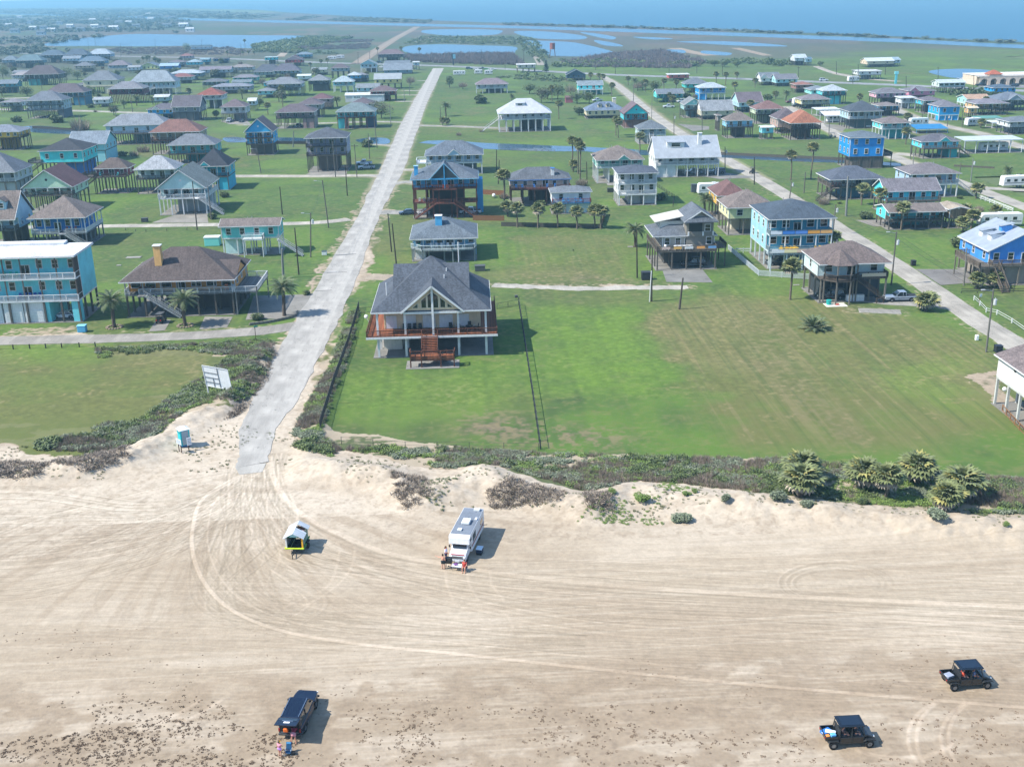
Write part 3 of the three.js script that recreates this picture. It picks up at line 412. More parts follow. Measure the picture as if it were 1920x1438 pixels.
function stairs(root,p,dir,drop,w,lod,c,rc,solid){// from deck edge point p downwards along dir
 const n=Math.max(3,Math.round(drop / .2)),run=.28,s=V(-dir.z,0,dir.x).multiplyScalar(w / 2),st=[];
 const e=p.clone().addScaledVector(dir,n*run).add(V(0,-drop,0));
 const g=[bar(p.clone().add(s).add(V(0,-.1,0)),e.clone().add(s),.06,.26),bar(p.clone().sub(s).add(V(0,-.1,0)),e.clone().sub(s),.06,.26)];
 for(const k of[1,-1]){const a=p.clone().addScaledVector(s,k),b=e.clone().addScaledVector(s,k);g.push(bar(a.clone().add(V(0,1,0)),b.clone().add(V(0,1,0)),.09,.09));const q=lod>=2?Math.round(n / 1):Math.round(n / 3);for(let i=0;i<=q;i++){const t=a.clone().lerp(b,i / q);g.push(box(.05,1,.05,t.x,t.y + .5,t.z));}}
 const stepG=shared('step' + w.toFixed(1)+(Math.abs(dir.x)>.5),()=>Math.abs(dir.x)>.5?box(.3,.05,w):box(w,.05,.3));
 const all=[];for(let i=0;i<n;i++){const q=p.clone().addScaledVector(dir,(i + .5)*run).add(V(0,-drop*(i + .5)/ n,0));if(lod>=2)st.push(q);else{const k=stepG.clone();k.userData={};k.translate(q.x,q.y,q.z);all.push(k);}}
 const m=mesh('staircase',[g,all],c,root);for(const q of st)mesh('step',stepG,rc||c,m).position.copy(q);return e;
}
const CUES=[];
function house(xl,xr,yr,ye,yf,yb,D,type,roofC,wallC,label,o={}){
 const xm=(xl + xr)/ 2,C=o.C||G(xm,yb),s=scaleAt(C),W=o.W||(xr - xl)/ s,lod=s>5.4?2:s>3.6?1:0;
 let hf=o.hf??HY(C,yf),he=o.he??HY(C,ye);const vis=xm<880?1:-1,r=rng(Math.round(xl*31 + yb*7));
 hf=Math.max(.3,hf);he=Math.max(hf + 2.2,he);
 const pf=o.pf??0,pl=o.pl??0,pr=o.pr??0,ov=o.ov??.5,rz=o.open?-pf + ov:ov;
 const zc=type==='z'?C.z:C.z - D / 2;let rise=o.rise??HY(V(C.x,0,zc),yr)- he;const span=type==='z'?W:type==='x'?D:Math.min(W,D);rise=Math.max(.14*span,Math.min(.5*span,rise));
 if(o.log)console.log(label,'W',W.toFixed(1),'hf',hf.toFixed(2),'he',he.toFixed(2),'rise',rise.toFixed(2),'s',s.toFixed(1));
 const t=thing(o.name||'stilt_house',label,o.cat||'house',C,(o.rot||0)*R),x0=-W / 2,x1=W / 2;
 const trim=paint(o.trim||'#f6f7f6'),postM=(o.post&&col(o.post).g>.45?paint:wood)(o.post||'#8c857a'),lum0=h=>{const c=col(h);return(c.r + c.g + c.b)/ 3;},deckM=(lum0(o.deck||o.post||'#8c857a')>.45?paint:wood)(o.deck||o.post||'#8c857a'),wallM=(o.bat?batten:siding)(wallC),roofM=(o.metal?metal:shingle)(roofC),lum=h=>{const c=col(h);return(c.r + c.g + c.b)/ 3;},railM=o.rail?(lum(o.rail)>.45?paint:wood)(o.rail):postM;
 const ns=o.st||Math.max(1,Math.round((he - hf)/ 3.1)),sh=(he - hf)/ ns;
 // ground floor
 if(hf>1){
 if(lod)mesh('slab',[bx(x0 - .2,x1 + .2,0,.1,-D - .2,.2)],concrete('#a9a59c'),t);
 const nx=Math.max(2,Math.round(W /(lod?3.2:4))),nz=Math.max(2,Math.round(D / 3.6)),pw=o.pw||.28,pg=shared('post' + hf.toFixed(2)+ pw,()=>box(pw,hf,pw,0,hf / 2,0)),far=[];
 for(let i=0;i<=nx;i++)for(let j=0;j<=nz;j++){
 const x=lerp(x0 + .2,x1 - .2,i / nx),z=lerp(-.2,-D + .2,j / nz),edge=j===0||(vis>0?i===nx:i===0);
 if(lod&&edge)mesh('post',pg,postM,t).position.set(x,0,z);else{const k=pg.clone();k.userData={};k.translate(x,0,z);far.push(k);}
}
 if(far.length)mesh('stilts',far,postM,t).userData.kind='stuff';
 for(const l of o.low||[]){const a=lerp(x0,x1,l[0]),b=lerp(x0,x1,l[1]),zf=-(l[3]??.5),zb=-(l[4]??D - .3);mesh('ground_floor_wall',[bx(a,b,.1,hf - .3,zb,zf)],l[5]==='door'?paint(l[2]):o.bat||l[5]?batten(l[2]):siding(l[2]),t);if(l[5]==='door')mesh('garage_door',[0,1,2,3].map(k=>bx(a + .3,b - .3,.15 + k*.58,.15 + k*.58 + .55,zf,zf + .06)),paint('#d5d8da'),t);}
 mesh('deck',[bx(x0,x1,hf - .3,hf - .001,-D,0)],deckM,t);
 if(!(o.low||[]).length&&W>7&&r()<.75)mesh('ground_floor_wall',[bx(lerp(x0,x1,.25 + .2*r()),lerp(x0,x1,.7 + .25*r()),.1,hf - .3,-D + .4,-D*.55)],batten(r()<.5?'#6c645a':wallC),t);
}else mesh('foundation',[bx(x0,x1,0,hf,-D,-pf)],concrete('#9a968c'),t);
 // walls
 const wx0=x0 + pl,wx1=x1 - pr,wz=-pf;
 mesh('wall',[bx(wx0,wx1,hf,he - .02,-D +(o.pb||0),wz)],wallM,t);
 if(lod)for(const x of[wx0 - .03,wx1 - .14])mesh('corner_trim',[bx(x,x + .17,hf,he - .03,wz - .1,wz + .03)],trim,t);
 const sx=vis>0?wx1:wx0,Ww=wx1 - wx0,nw=o.n??Math.max(2,Math.floor(Ww / 2.9)),wh=Math.min(1.5,sh*.5),ww=o.ww||1.0,frame=paint(o.frame||'#eceeec');
 for(let k=0;k<ns;k++){
 const yc=hf + k*sh + sh*.54,dn=o.dr??(pf>0?1:0),di=Math.floor(nw / 2);
 for(let i=0;i<nw;i++){const x=lerp(wx0,wx1,(i + .5)/ nw)+(r()- .5)*.3;if(dn&&i===di){const d=mesh('door',[bx(x - .9,x + .9,hf + k*sh + .02,hf + k*sh + 2.15,wz,wz + .06)],frame,t);mesh('pane',[bx(x - .75,x - .06,hf + k*sh + .15,hf + k*sh + 2.05,wz + .06,wz + .09),bx(x + .06,x + .75,hf + k*sh + .15,hf + k*sh + 2.05,wz + .06,wz + .09)],glass,d);}else winAt(t,lod,x,yc,wz,ww,wh,0,frame);}
 const m=o.ns??Math.max(1,Math.min(4,Math.floor((D - pf)/ 3.6)));for(let i=0;i<m;i++)winAt(t,lod,sx,yc,lerp(wz,-D,(i + .5)/ m)+(r()- .5)*.5,.9,wh,vis,frame);
 // porches
 if(pf + pl + pr>0&&!o.noporch){
 const y=hf + k*sh,g=[];
 if(k>0)mesh('porch_floor',[pf?bx(x0,x1,y - .25,y,-pf,0):null,pl?bx(x0,wx0,y - .25,y,-D,-pf):null,pr?bx(wx1,x1,y - .25,y,-D,-pf):null],deckM,t);
 const ga=o.gap&&k===0?o.gap:null;// opening for stairs, fractions of the front
 if(pf){if(ga){g.push(rail(T3(x0,y,-.06),T3(lerp(x0,x1,ga[0]),y,-.06),lod),rail(T3(lerp(x0,x1,ga[1]),y,-.06),T3(x1,y,-.06),lod));}else g.push(rail(T3(x0,y,-.06),T3(x1,y,-.06),lod,1,o.cable));}
 if(pf||pl){g.push(rail(T3(x0 + .06,y,0),T3(x0 + .06,y,pl?-D:-pf),lod,1,o.cable));}if(pf||pr)g.push(rail(T3(x1 - .06,y,0),T3(x1 - .06,y,pr?-D:-pf),lod,1,o.cable));
 mesh('railing',g,railM,t);
 if(!o.open){const n=Math.max(2,Math.round(W / 3.3)),pg=shared('pp' +(sh - .15).toFixed(2),()=>box(.2,sh - .15,.2,0,(sh - .15)/ 2,0)),L=[];if(pf)for(let i=0;i<=n;i++)L.push([lerp(x0 + .14,x1 - .14,i / n),-.16]);const mz=Math.max(2,Math.round(D / 3.6));if(pr&&vis>0)for(let j=1;j<=mz;j++)L.push([x1 - .14,lerp(-.16,-D + .2,j / mz)]);if(pl&&vis<0)for(let j=1;j<=mz;j++)L.push([x0 + .14,lerp(-.16,-D + .2,j / mz)]);
 if(lod)for(const q of L)mesh('porch_post',pg,o.pp?paint(o.pp):trim,t).position.set(q[0],y,q[1]);else mesh('porch_posts',L.map(q=>{const c=pg.clone();c.userData={};return c.translate(q[0],y,q[1]);}),o.pp?paint(o.pp):trim,t).userData.kind='stuff';}
}
}
 if(!o.open&&pf + pl + pr>0)mesh('porch_beam',[pf?bx(x0,x1,he - .32,he - .06,-.3,-.06):null,pr?bx(x1 - .3,x1 - .06,he - .32,he - .06,-D,-.3):null,pl?bx(x0 + .06,x0 + .3,he - .32,he - .06,-D,-.3):null],trim,t);
 // roof
 const rx0=x0 - ov,rx1=x1 + ov,rz0=-D - ov,gw=o.gw?siding(o.gw):wallM;
 if(type==='h')mesh('roof',[roofHip(rx0,rx1,rz0,rz,he,rise,o.k)],roofM,t);
 else if(type==='f'){mesh('roof',[slab2([rx0,he + .1,rz],[rx1,he + .1,rz],[rx1,he + .1 +(o.tilt||.25),rz0],[rx0,he + .1 +(o.tilt||.25),rz0],.3)],roofM,t);}
 else{
 mesh('roof',roofGable(rx0,rx1,rz0,rz,he,rise,type==='x'),roofM,t);
 const zf=o.open?-pf:0,h2=rise*(1 - ov /(span / 2 + ov)),tr=[];
 if(type==='x')for(const x of[x0 + .02,x1 - .22])mesh('gable_wall',[prism([[zf - .05,he - .05],[-D + .05,he - .05],[(zf - D)/ 2,he + h2]].map(p=>[-p[0],p[1]]),0,.2).rotateY(Math.PI / 2).translate(x,0,0)],gw,t);
 else{for(const z of[zf - .25,-D + .05])mesh('gable_wall',[prism([[x0 + .05,he - .05],[x1 - .05,he - .05],[0,he + h2]],z,z + .2)],gw,t);if(lod)mesh('gable_vent',[new THREE.CylinderGeometry(.35,.35,.12,14).rotateX(Math.PI / 2).translate(0,he + h2*.45,zf - .04)],o.vent||trim,t);}
 if(type==='x')for(const x of[rx0,rx1])tr.push(bar(T3(x,he - .1,rz),T3(x,he + rise - .1,(rz + rz0)/ 2),.06,.2),bar(T3(x,he - .1,rz0),T3(x,he + rise - .1,(rz + rz0)/ 2),.06,.2));else tr.push(bar(T3(rx0,he - .1,rz),T3(0,he + rise - .1,rz),.06,.2),bar(T3(rx1,he - .1,rz),T3(0,he + rise - .1,rz),.06,.2));
 mesh('rake_trim',tr,trim,t);
}
 mesh('fascia',type==='x'||type==='z'?(type==='x'?[bx(rx0,rx1,he - .2,he - .01,rz,rz + .05)]:[bx(rx0 - .05,rx0,he - .2,he - .01,rz0,rz),bx(rx1,rx1 + .05,he - .2,he - .01,rz0,rz)]):eaves(rx0,rx1,rz0,rz,he),trim,t);
 const slope=type==='h'?rise /(Math.min(W,D)/ 2 + ov):type==='x'?rise /(D / 2 + ov):.4;
 for(const f of o.fg||[]){// cross gable to the front: [centre fraction, width, wall colour, rise]
 const c=lerp(x0,x1,f[0]),w=f[1]/ 2,h=f[3]??w*.75,zb=rz - Math.min(h / slope,D / 2),zf=rz +(f[4]??.35);
 mesh('gable_roof',[slab2([c + w,he + .02,zf],[c + w,he + .02,rz],[c,he + h,zb],[c,he + h,zf],.1),slab2([c - w,he + .02,rz],[c - w,he + .02,zf],[c,he + h,zf],[c,he + h,zb],.1)],roofM,t);
 mesh('gable_wall',[prism([[c - w + .2,he],[c + w - .2,he],[c,he + h - .2]],zf - .35,zf - .2)],siding(f[2]||wallC),t);
 mesh('rake_trim',[bar(T3(c - w,he - .06,zf),T3(c,he + h - .06,zf),.07,.2),bar(T3(c + w,he - .06,zf),T3(c,he + h - .06,zf),.07,.2)],trim,t);
}
 for(const f of o.dm||[]){// dormer windows: [x fraction, width, height, depth down the slope 0..1]
 const c=lerp(x0,x1,f[0]),w=f[1]/ 2,zf=rz -(D / 2 + ov)*(f[3]??.3),yb2=he + slope*(rz - zf),h=f[2],zb=zf - h / slope;
 mesh('dormer_wall',[bx(c - w,c + w,yb2 - .3,yb2 + h,zb,zf)],wallM,t);winAt(t,lod,c,yb2 + h*.5,zf,f[1]*.5,h*.6,0,frame);
 if(f[4])mesh('dormer_roof',[slab2([c - w - .2,yb2 + h,zf + .3],[c + w + .2,yb2 + h,zf + .3],[c + w + .2,yb2 + h + .5,zb - .8],[c - w - .2,yb2 + h + .5,zb - .8])],roofM,t);
 else mesh('dormer_roof',roofGable(c - w - .2,c + w + .2,zb - 1.2,zf + .25,yb2 + h,w*.8,false),roofM,t),mesh('dormer_gable',[prism([[c - w,yb2 + h - .02],[c + w,yb2 + h - .02],[c,yb2 + h + w*.68]],zf - .1,zf)],trim,t);
}
 for(const f of o.ch||[]){const c=lerp(x0,x1,f[0]),z=-D*f[1],y=he + Math.min(rise,slope*(D*Math.min(f[1],1 - f[1])+ ov));const m=mesh('chimney',[box(f[3]||1.1,(f[4]||1.6)+ 1.2,f[3]||1.1,c,y +(f[4]||1.6)/ 2 - .6,z)],siding(f[2]),t);mesh('chimney_cap',[box((f[3]||1.1)+ .25,.14,(f[3]||1.1)+ .25,c,y +(f[4]||1.6)+ .07,z)],trim,m);}
 if(lod&&type !=='f'){const k=[];for(let i=0;i<3;i++){const x=lerp(x0,x1,.3 + .4*r()),q=.5 + .25*r(),z=-D*q;k.push(rod(T3(x,he,z),T3(x,he + slope*D*(1 - q)+ .55,z),.06,.06,6));}if(type==='h'||type==='x')for(const v of k)mesh('roof_vent',[v],plain('#8a8d90',.5),t);}
 for(const q of o.stairs||[]){// [side, place, length?]
 const c=wood(o.sc||o.rail||o.post||'#8c857a');
 if(q[0]==='f')stairs(t,T3(lerp(x0,x1,q[1]),hf,0),V(0,0,1),hf - .1,q[2]||1.6,lod,c);
 else if(q[0]==='r')stairs(t,T3(x1,hf,-D*q[1]),V(1,0,0),hf - .1,q[2]||1.3,lod,c);else if(q[0]==='l')stairs(t,T3(x0,hf,-D*q[1]),V(-1,0,0),hf - .1,q[2]||1.3,lod,c);
 else if(q[0]==='fr'){stairs(t,T3(lerp(x0,x1,q[1]),hf,.75),V(1,0,0),hf - .1,1.3,lod,c);mesh('landing',[bx(lerp(x0,x1,q[1])- 1.4,lerp(x0,x1,q[1]),hf - .2,hf - .01,0,1.5)],deckM,t);}
 else{stairs(t,T3(lerp(x0,x1,q[1]),hf,.75),V(-1,0,0),hf - .1,1.3,lod,c);mesh('landing',[bx(lerp(x0,x1,q[1]),lerp(x0,x1,q[1])+ 1.4,hf - .2,hf - .01,0,1.5)],deckM,t);}
}
 for(const q of o.decks||[]){// open side decks [x0, x1, z0, z1] in metres from the house corner, with railing
 const[a,b,c,d]=q;mesh('side_deck',[bx(a,b,hf - .25,hf - .002,c,d),...[a + .15,b - .15].flatMap(x=>[c + .15,d - .15].map(z=>bx(x - .1,x + .1,0,hf - .25,z - .1,z + .1)))],deckM,t);
 mesh('railing',[rail(T3(a,hf,d),T3(b,hf,d),lod),a<x0?rail(T3(a,hf,c),T3(a,hf,d),lod):rail(T3(b,hf,c),T3(b,hf,d),lod),rail(T3(a,hf,c),T3(b,hf,c),lod)],railM,t);
}
 t.userData.w=undefined;delete t.userData.w;CUES.push({t,x0,x1,hf,he,D,pf,C,W,rise,lod});
 return CUES[CUES.length - 1];
}
const GR='#7f858d',SL='#5d646e',DK='#43474f',BR='#6e625d',TP='#877c76',RD='#8d6256',MW='#d9dde0',MG='#aab1b6',PU='#6f656c';
const TQ='#4cc9cb',TE='#5bb9bb',LB='#a8cbd8',BL='#2d7cc6',WH='#e6e7e4',CR='#d8cfb4',MI='#c2dfc6',TA='#b79b7c',LG='#b4bbbc';
// --- west of the street, near rows
house(63,165,367,408,437,463,13,'h',TP,'#2c78bd','royal blue stilt house with taupe hip roof and white wraparound porch',{pf:2.6,pr:1.8,rail:'#e2e4e2',deck:'#9fa6ab',post:'#8d9398',stairs:[['fr',.62]],gap:[.5,.62],sc:'#d8dbd9',n:5});
house(-40,34,357,412,432,468,12,'x',TP,LB,'pale blue gabled house with taupe roof and small white dormer at left edge',{dm:[[.66,2.4,1.9,.35]],pf:2.6,post:'#77736c'});
house(-50,34,284,323,341,372,14,'h',GR,LG,'grey sided house with blue grey hip roof cut by the left edge',{pf:2.4,rail:'#d9dcdc',low:[[.5,.95,'#a5a9a8']]});
house(50,140,318,351,366,399,14,'z','#77585a',MI,'mint green house with maroon gable roof and round black vent',{pf:2.4,gw:MI,vent:plain('#16181a'),stairs:[['fr',.9]],post:'#7f7a72'});
house(181,240,296,317,331,363,9,'h',BR,'#6b2230','dark maroon house with white framed windows and brown hip roof',{pf:2,open:true,stairs:[['fl',.1]],decks:[[-9,-5,-5,0]],n:3,post:'#6d655d',rail:'#5b544d'});
house(80,160,258,282,304,330,15,'h',DK,TQ,'turquoise house with dark charcoal hip roof and open side deck',{decks:[[-11.5,-6.5,-7,0]],stairs:[['fl',.05]],n:3,post:'#75706a',low:[[.55,.95,'#3b6fb0',2]]});
house(132,200,245,270,282,304,14,'x','#8d9aa6','#8ec6d0','light blue two storey house with blue grey gable roof behind the turquoise one',{st:1,n:2,low:[[0,1,'#8ec6d0',.1]]});
house(258,332,291,317,335,363,10,'h','#b1b6bb','#c4d8d4','pale house with light grey speckled hip roof and weathered front deck',{pf:2.4,post:'#837d75',rail:'#7b756c'});
house(318,405,250,271,288,307,11,'h',GR,'#53b5bb','teal house with grey hip roof standing above the canal bank',{pf:2.2,post:'#78736b',rail:'#8a857d',pp:'#8a857d'});
house(372,430,276,311,331,357,11,'h','#3d434d','#35a7bd','bright teal house with near black hip roof and small turquoise gablet',{pf:2,fg:[[.28,3.4,TQ,1.5,0]],low:[[.62,1,'#35a7bd',.3]],post:'#6f6a64'});
house(300,389,318,353,371,403,16,'z','#8a938f','#a9c6c6','white railed house with sage gable roof and wide concrete drive',{pf:3,pr:1.8,rail:'#eceeee',post:'#e4e6e6',deck:'#dfe1e1',gw:'#a9c6c6',stairs:[['fr',.86]],low:[[.3,.9,'#8f969a',5]],n:4});
house(419,526,404,423,445,478,6.5,'x',TP,'#62b9b4','small teal house with flat taupe gable roof and white front stairs',{n:4,rise:1.2,post:'#c9cdca',deck:'#dfe2e0',rail:'#eef0ef',decks:[[-1.5,3.2,0,2.4]],stairs:[['r',-.38]],low:[[.02,.3,'#bfe0dd',1.5]],ns:1});
house(577,652,238,258,291,322,13,'h',SL,'#8f93a6','tall weathered grey house with two storeys of dark balconies by the street',{pf:2.6,rail:'#5f5b55',post:'#6a655e',deck:'#5f5a53',pp:'#6f6a63',st:2,low:[[.25,.72,'#5c564f',3]]});
house(463,513,222,247,270,291,12,'z',PU,'#3aa3d6','narrow sky blue house with mauve gable roof and two balconies',{pf:1.8,st:2,gw:'#3aa3d6',low:[[.1,.9,'#57514b',3]],post:'#6b6660',rail:'#5e5953'});
house(519,590,194,210,221,241,12,'h',PU,'#a98c8f','dusty pink house with mauve hip roof over dark stilts',{pf:2,post:'#6a635d',rail:'#5c554f',pp:'#6a635d',n:5,low:[[.7,1,'#8c7472',.3]]});
house(633,703,192,209,220,241,12,'h','#7d8f92','#45aeb3','teal house with red brown deck and front stairs near the street',{pf:2.2,rail:'#7b4b3d',deck:'#7b4b3d',post:'#6b4a40',stairs:[['f',.28]],gap:[.22,.34],low:[[.02,.2,'#45aeb3',.6],[.75,1,'#2f3b52',2]],n:5});
house(199,312,213,235,250,271,13,'h','#949ba3','#a8c4cf','large pale blue house with broad light grey hip roof beyond the canal',{pf:2,open:true,ov:.8,post:'#77716a',rail:'#8b7d72',n:5});
house(286,378,223,247,262,289,12,'h','#8f6a62','#b49d84','tan house with reddish brown hip roof and redwood porch',{pf:2.2,rail:'#7a4f42',deck:'#7a4f42',post:'#6b5a50',n:4});
house(-30,40,233,247,258,282,12,'h','#8a92a0','#d1a23c','mustard yellow house with grey roof and brown deck at left edge',{decks:[[4.8,9,-6,0]],post:'#655c52',rail:'#61564b'});
house(52,120,170,188,206,222,13,'h','#7a828d','#9fb0ba','pale grey house with slate hip roof beside two round shrubs',{pf:2,rail:'#8d9aa0',post:'#66696c',low:[[.85,1,'#4d565f',.3]],n:4});
house(87,160,156,173,182,198,13,'h',PU,'#37708a','dark teal house with mauve hip roof behind the slate roofed one',{pf:1.5,low:[[.7,1,'#37708a',.3]]});
house(206,270,152,166,176,194,13,'h','#8d8f97','#6c2f3a','house with maroon balconies and light grey hip roof',{pf:2,rail:'#6c2f3a',post:'#6c3a42',pp:'#6c3a42'});
house(246,330,131,153,165,178,13,'h','#9fabb5','#b9d3d8','white railed house with two tiered pale roof and white stairs',{pf:2.4,rail:'#e5e9ea',post:'#dde1e2',stairs:[['fl',.5]]});
house(158,222,132,150,162,176,16,'h','#7f8790',CR,'beige house with big slate grey hip roof',{n:3,low:[[.6,1,CR,.3]]});
house(47,112,122,139,147,160,14,'h','#665f64','#4f4743','dark brown house with plum hip roof and teal lower wall',{pf:2,post:'#4a4440',rail:'#4a4440',low:[[.1,.45,'#317f80',.4]]});
house(-20,33,149,158,163,175,9,'x','#7f8c98','#3b7f8e','small teal house with grey gable roof at far left',{});
house(325,376,178,200,210,227,14,'x','#6f6a72','#6d6f77','dark grey house with mauve gable roof facing the street',{n:3,low:[[0,.8,'#5b5a5d',.4]],post:'#54504d'});
house(278,340,193,209,213,223,11,'h','#6d6a74','#1f8fce','bright blue low house with mauve hip roof and white gable peak',{fg:[[.25,4,WH,1.4,0]]});
house(370,418,164,179,186,204,13,'h','#9a5a4e','#d6d9d8','white house with terracotta hip roof and tall white pillars',{pf:2,rail:'#dfe2e2',post:'#d9dcdc'});
house(416,462,185,200,212,228,11,'h','#7a6d72','#ccd2d3','white house with mauve brown hip roof above a parked car',{pf:2,rail:'#d5d9d9',post:'#8a8583'});
house(560,604,182,197,204,221,12,'h',PU,'#7f7d83','grey house with mauve roof tucked behind the dusty pink one',{post:'#5f5b58'});
house(584,622,174,187,193,205,10,'h','#7b5a60','#8a7a7c','house with plum red roof beside dark palms',{});
house(660,700,182,197,203,215,11,'h',PU,'#9aa7ab','house with mauve hip roof just behind the teal one',{});
house(695,742,160,173,178,190,11,'h','#77666a','#9a4038','brick red house with mauve hip roof near the street',{pf:1.5,post:'#5f5552'});
house(669,711,156,167,171,177,10,'x','#8e969c','#a9cdd8','pale blue house with grey gable roof behind the brick red one',{});
house(703,752,137,148,156,167,11,'x','#a9b0b3','#d5c77f','pale yellow house with light metal gable roof',{metal:1,n:4});
house(625,663,142,153,160,173,10,'h','#b4c5cc','#58c3cb','small turquoise house with pale roof and white railing',{pf:1.8,rail:'#e2e8ea',post:'#dfe4e5'});
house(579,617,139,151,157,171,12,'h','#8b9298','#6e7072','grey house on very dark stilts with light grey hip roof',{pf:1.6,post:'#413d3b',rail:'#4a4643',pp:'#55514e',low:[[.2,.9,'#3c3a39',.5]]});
house(502,566,144,157,164,181,14,'h','#8a9098','#b8c3c5','long pale grey house with clipped grey roof',{pf:1.6,post:'#6a6764',low:[[0,.3,'#7a8183',.3]]});
house(476,528,120,136,140,146,12,'h','#5f6774','#7a8890','house with broad slate blue roof beside a turquoise box house',{});
house(513,562,119,132,138,146,11,'h','#6c6a79','#9fc0d0','pale blue house with violet grey roof',{pf:1.5});
house(535,567,104,113,117,124,12,'z','#6c4a50','#8f2f3b','crimson house with white trimmed front gable',{gw:'#c9a6a6'});
house(497,519,105,108,112,120,8,'f','#bcd8da','#3fc0c6','turquoise box shaped house with flat roof',{tilt:.1});
house(556,584,97,103,106,110,9,'h','#7f93a3','#4b8fa6','small blue house on dark posts near the highway',{});
house(709,757,92,101,107,114,12,'h','#826f74','#a38f90','two storey mauve brown house beside the highway',{st:2,pf:1.5});
house(676,706,112,120,127,136,11,'z','#8fa3ae','#a6d3e2','pale blue gable fronted house with white porch near the highway',{pf:1.6,rail:'#dde4e7',post:'#dde4e7',gw:'#a6d3e2'});
house(720,772,118,135,136.5,139,14,'x','#8a96a2','#6c8194','long low blue grey barn with plain gable roof',{n:3});
house(722,768,113,122,124,130,13,'x','#78838e','#5a7f95','slate roofed blue house behind the long barn',{});
house(775,786,117,120,122,131,5,'x','#c9d2d6','#a9bcc4','small white shed beside the long barn',{name:'shed',cat:'shed',n:1});
house(622,654,119,128,133,147,9,'h',PU,'#8f9aa5','mauve grey house on thin tall stilts',{post:'#585653'});
house(652,676,134,142,147,155,9,'h','#c0ccd2','#2f8fc0','small blue house with white hip roof',{});
house(663,690,136,143,146,153,8,'h','#85868f','#6a7f8f','dim blue grey house beside the small blue one',{});
house(558,582,141,145,148,152,7,'x','#dfe6ea','#cfd9dd','low white roofed garage among grey roofs',{name:'garage',cat:'garage',metal:1,n:1});
house(165,208,91,101,106,113,13,'h','#b3c3cf','#9db9cb','pale hip roofed house closest to the far lagoon',{pf:1.5,rail:'#d3dfe6'});
house(148,196,105,116,119,125,12,'h','#6b8296','#4e93b8','blue house with slate hip roof near the far lagoon',{pf:1.5});
house(203,241,113,122,127,134,11,'h','#877f88','#8fa4b0','grey house with mauve hip roof and white pillars',{pf:1.5,post:'#aab7bf'});
house(261,297,117,127,129,135,13,'z','#6f7f8f','#cfd08d','lemon yellow gable fronted house',{gw:'#cfd08d'});
house(300,334,118,127,128.5,135,10,'x','#a7c2d2','#2b78b6','blue walled building with pale metal roof',{metal:1,n:2});
house(320,378,130,139,143,151,13,'h','#b8c6d0','#6d8290','house with wide whitish hip roof',{post:'#56595c'});
house(320,360,137,147,150,157,10,'h','#93615f','#c7d0d3','white house with rose red hip roof',{pf:1.4,rail:'#d5dcdf'});
house(375,433,124,132,136,146,11,'x','#8b8592','#a3adb8','long grey house with violet gable roof on stilts',{post:'#4f5258'});
house(350,376,111,118,121,127,10,'h','#9db7c4','#3fb5c4','small turquoise house with pale blue roof',{});
house(376,392,110,114,116,122,8,'x','#8fb0bc','#3f9fb4','tiny teal house next to the turquoise one',{});
house(315,346,112,119,121,126,10,'h','#7d747c','#7a8692','brown grey house with hip roof and pale gable end',{});
house(337,360,100,107,109,113,9,'h','#94696a','#a9a0a5','rose roofed house beside the far road',{});
house(400,427,110,112,114,119,8,'f','#5c4f57','#27537f','dark blue box building beside the far road',{tilt:.1});
house(437,482,139,147,151,158,10,'h','#8b8994','#48b7ae','sea green house with lilac grey roof',{pf:1.4,rail:'#c9dcd9'});
house(398,470,156,166,168.5,176,11,'h','#8d93a0','#9c9aa5','long lilac grey house with low hip roof',{});
house(30,80,102,113,118,128,12,'h','#6f8a93','#55818c','dim teal house with grey hip roof far left',{pf:1.5});
house(5,32,104,112,117,127,10,'h','#7c8b96','#7f95a1','faded grey house at far left edge',{});
house(25,55,131,139,141,148,9,'x','#8a8f97','#b4bec4','pale low house beside the plum roofed one',{});
house(75,120,93,103,108,118,13,'h','#5f7384','#54707f','slate roofed house in a dark row by the lagoon',{pf:1.5,post:'#4a5560'});
house(122,165,91,102,107,117,13,'h','#5b6b7c','#6a8799','second slate roofed house in the dark row by the lagoon',{pf:1.5,post:'#4a5560'});
house(358,394,84,90,91.5,95,12,'x','#4a6678','#a9c3d2','white gabled house standing beside the lagoon shore',{n:2});
house(466,480,183,190,197,208,7,'x','#dfe3e5','#b6c3ca','small white roofed house behind the narrow blue one',{});
house(495,530,150,158,161,166,9,'h','#7f8d9b','#2f9fb5','teal walled house beside dark palms at mid left',{});
house(140,170,155,161,165,173,9,'h','#6b6d76','#b0a58d','cream house half hidden behind the beige one',{});
house(290,316,180,186,189,196,8,'x','#d5dadc','#93a8b2','narrow white roofed outbuilding beside palms',{});
house(22,60,134,142,146,153,10,'h','#a9a3a5','#cfd6d8','small white porch house left of the plum roofed house',{pf:1.6,rail:'#dfe4e6',post:'#b9bfc0'});
house(118,150,104,112,114,120,10,'x','#8d9aa6','#a9c3cf','pale blue low house below the dark lagoon row',{});
house(140,172,116,125,128,135,11,'h','#7b8089','#b9a98f','tan house with grey roof behind the plum roofed house',{});
house(240,262,122,129,131,137,9,'x','#9fa6ad','#d3d8d9','white house with grey gable roof left of the lemon yellow one',{});
house(380,424,147,155,159,167,11,'h','#6f747d','#7fa4a6','grey green house with slate roof behind the long lilac roof',{pf:1.4});
house(432,474,120,128,131,138,11,'h','#97908f','#d9d6cc','cream house with warm grey roof near the far road',{pf:1.4,rail:'#e3e6e6'});
house(484,514,164,173,177,184,10,'h','#878d95','#7fb7c0','aqua grey house behind the dusty pink one',{});
house(530,560,156,165,169,178,10,'h','#a4abb0','#e0e3e2','white house with light grey roof right of the clipped roof house',{pf:1.4,rail:'#e6e9ea',post:'#d5d9da'});
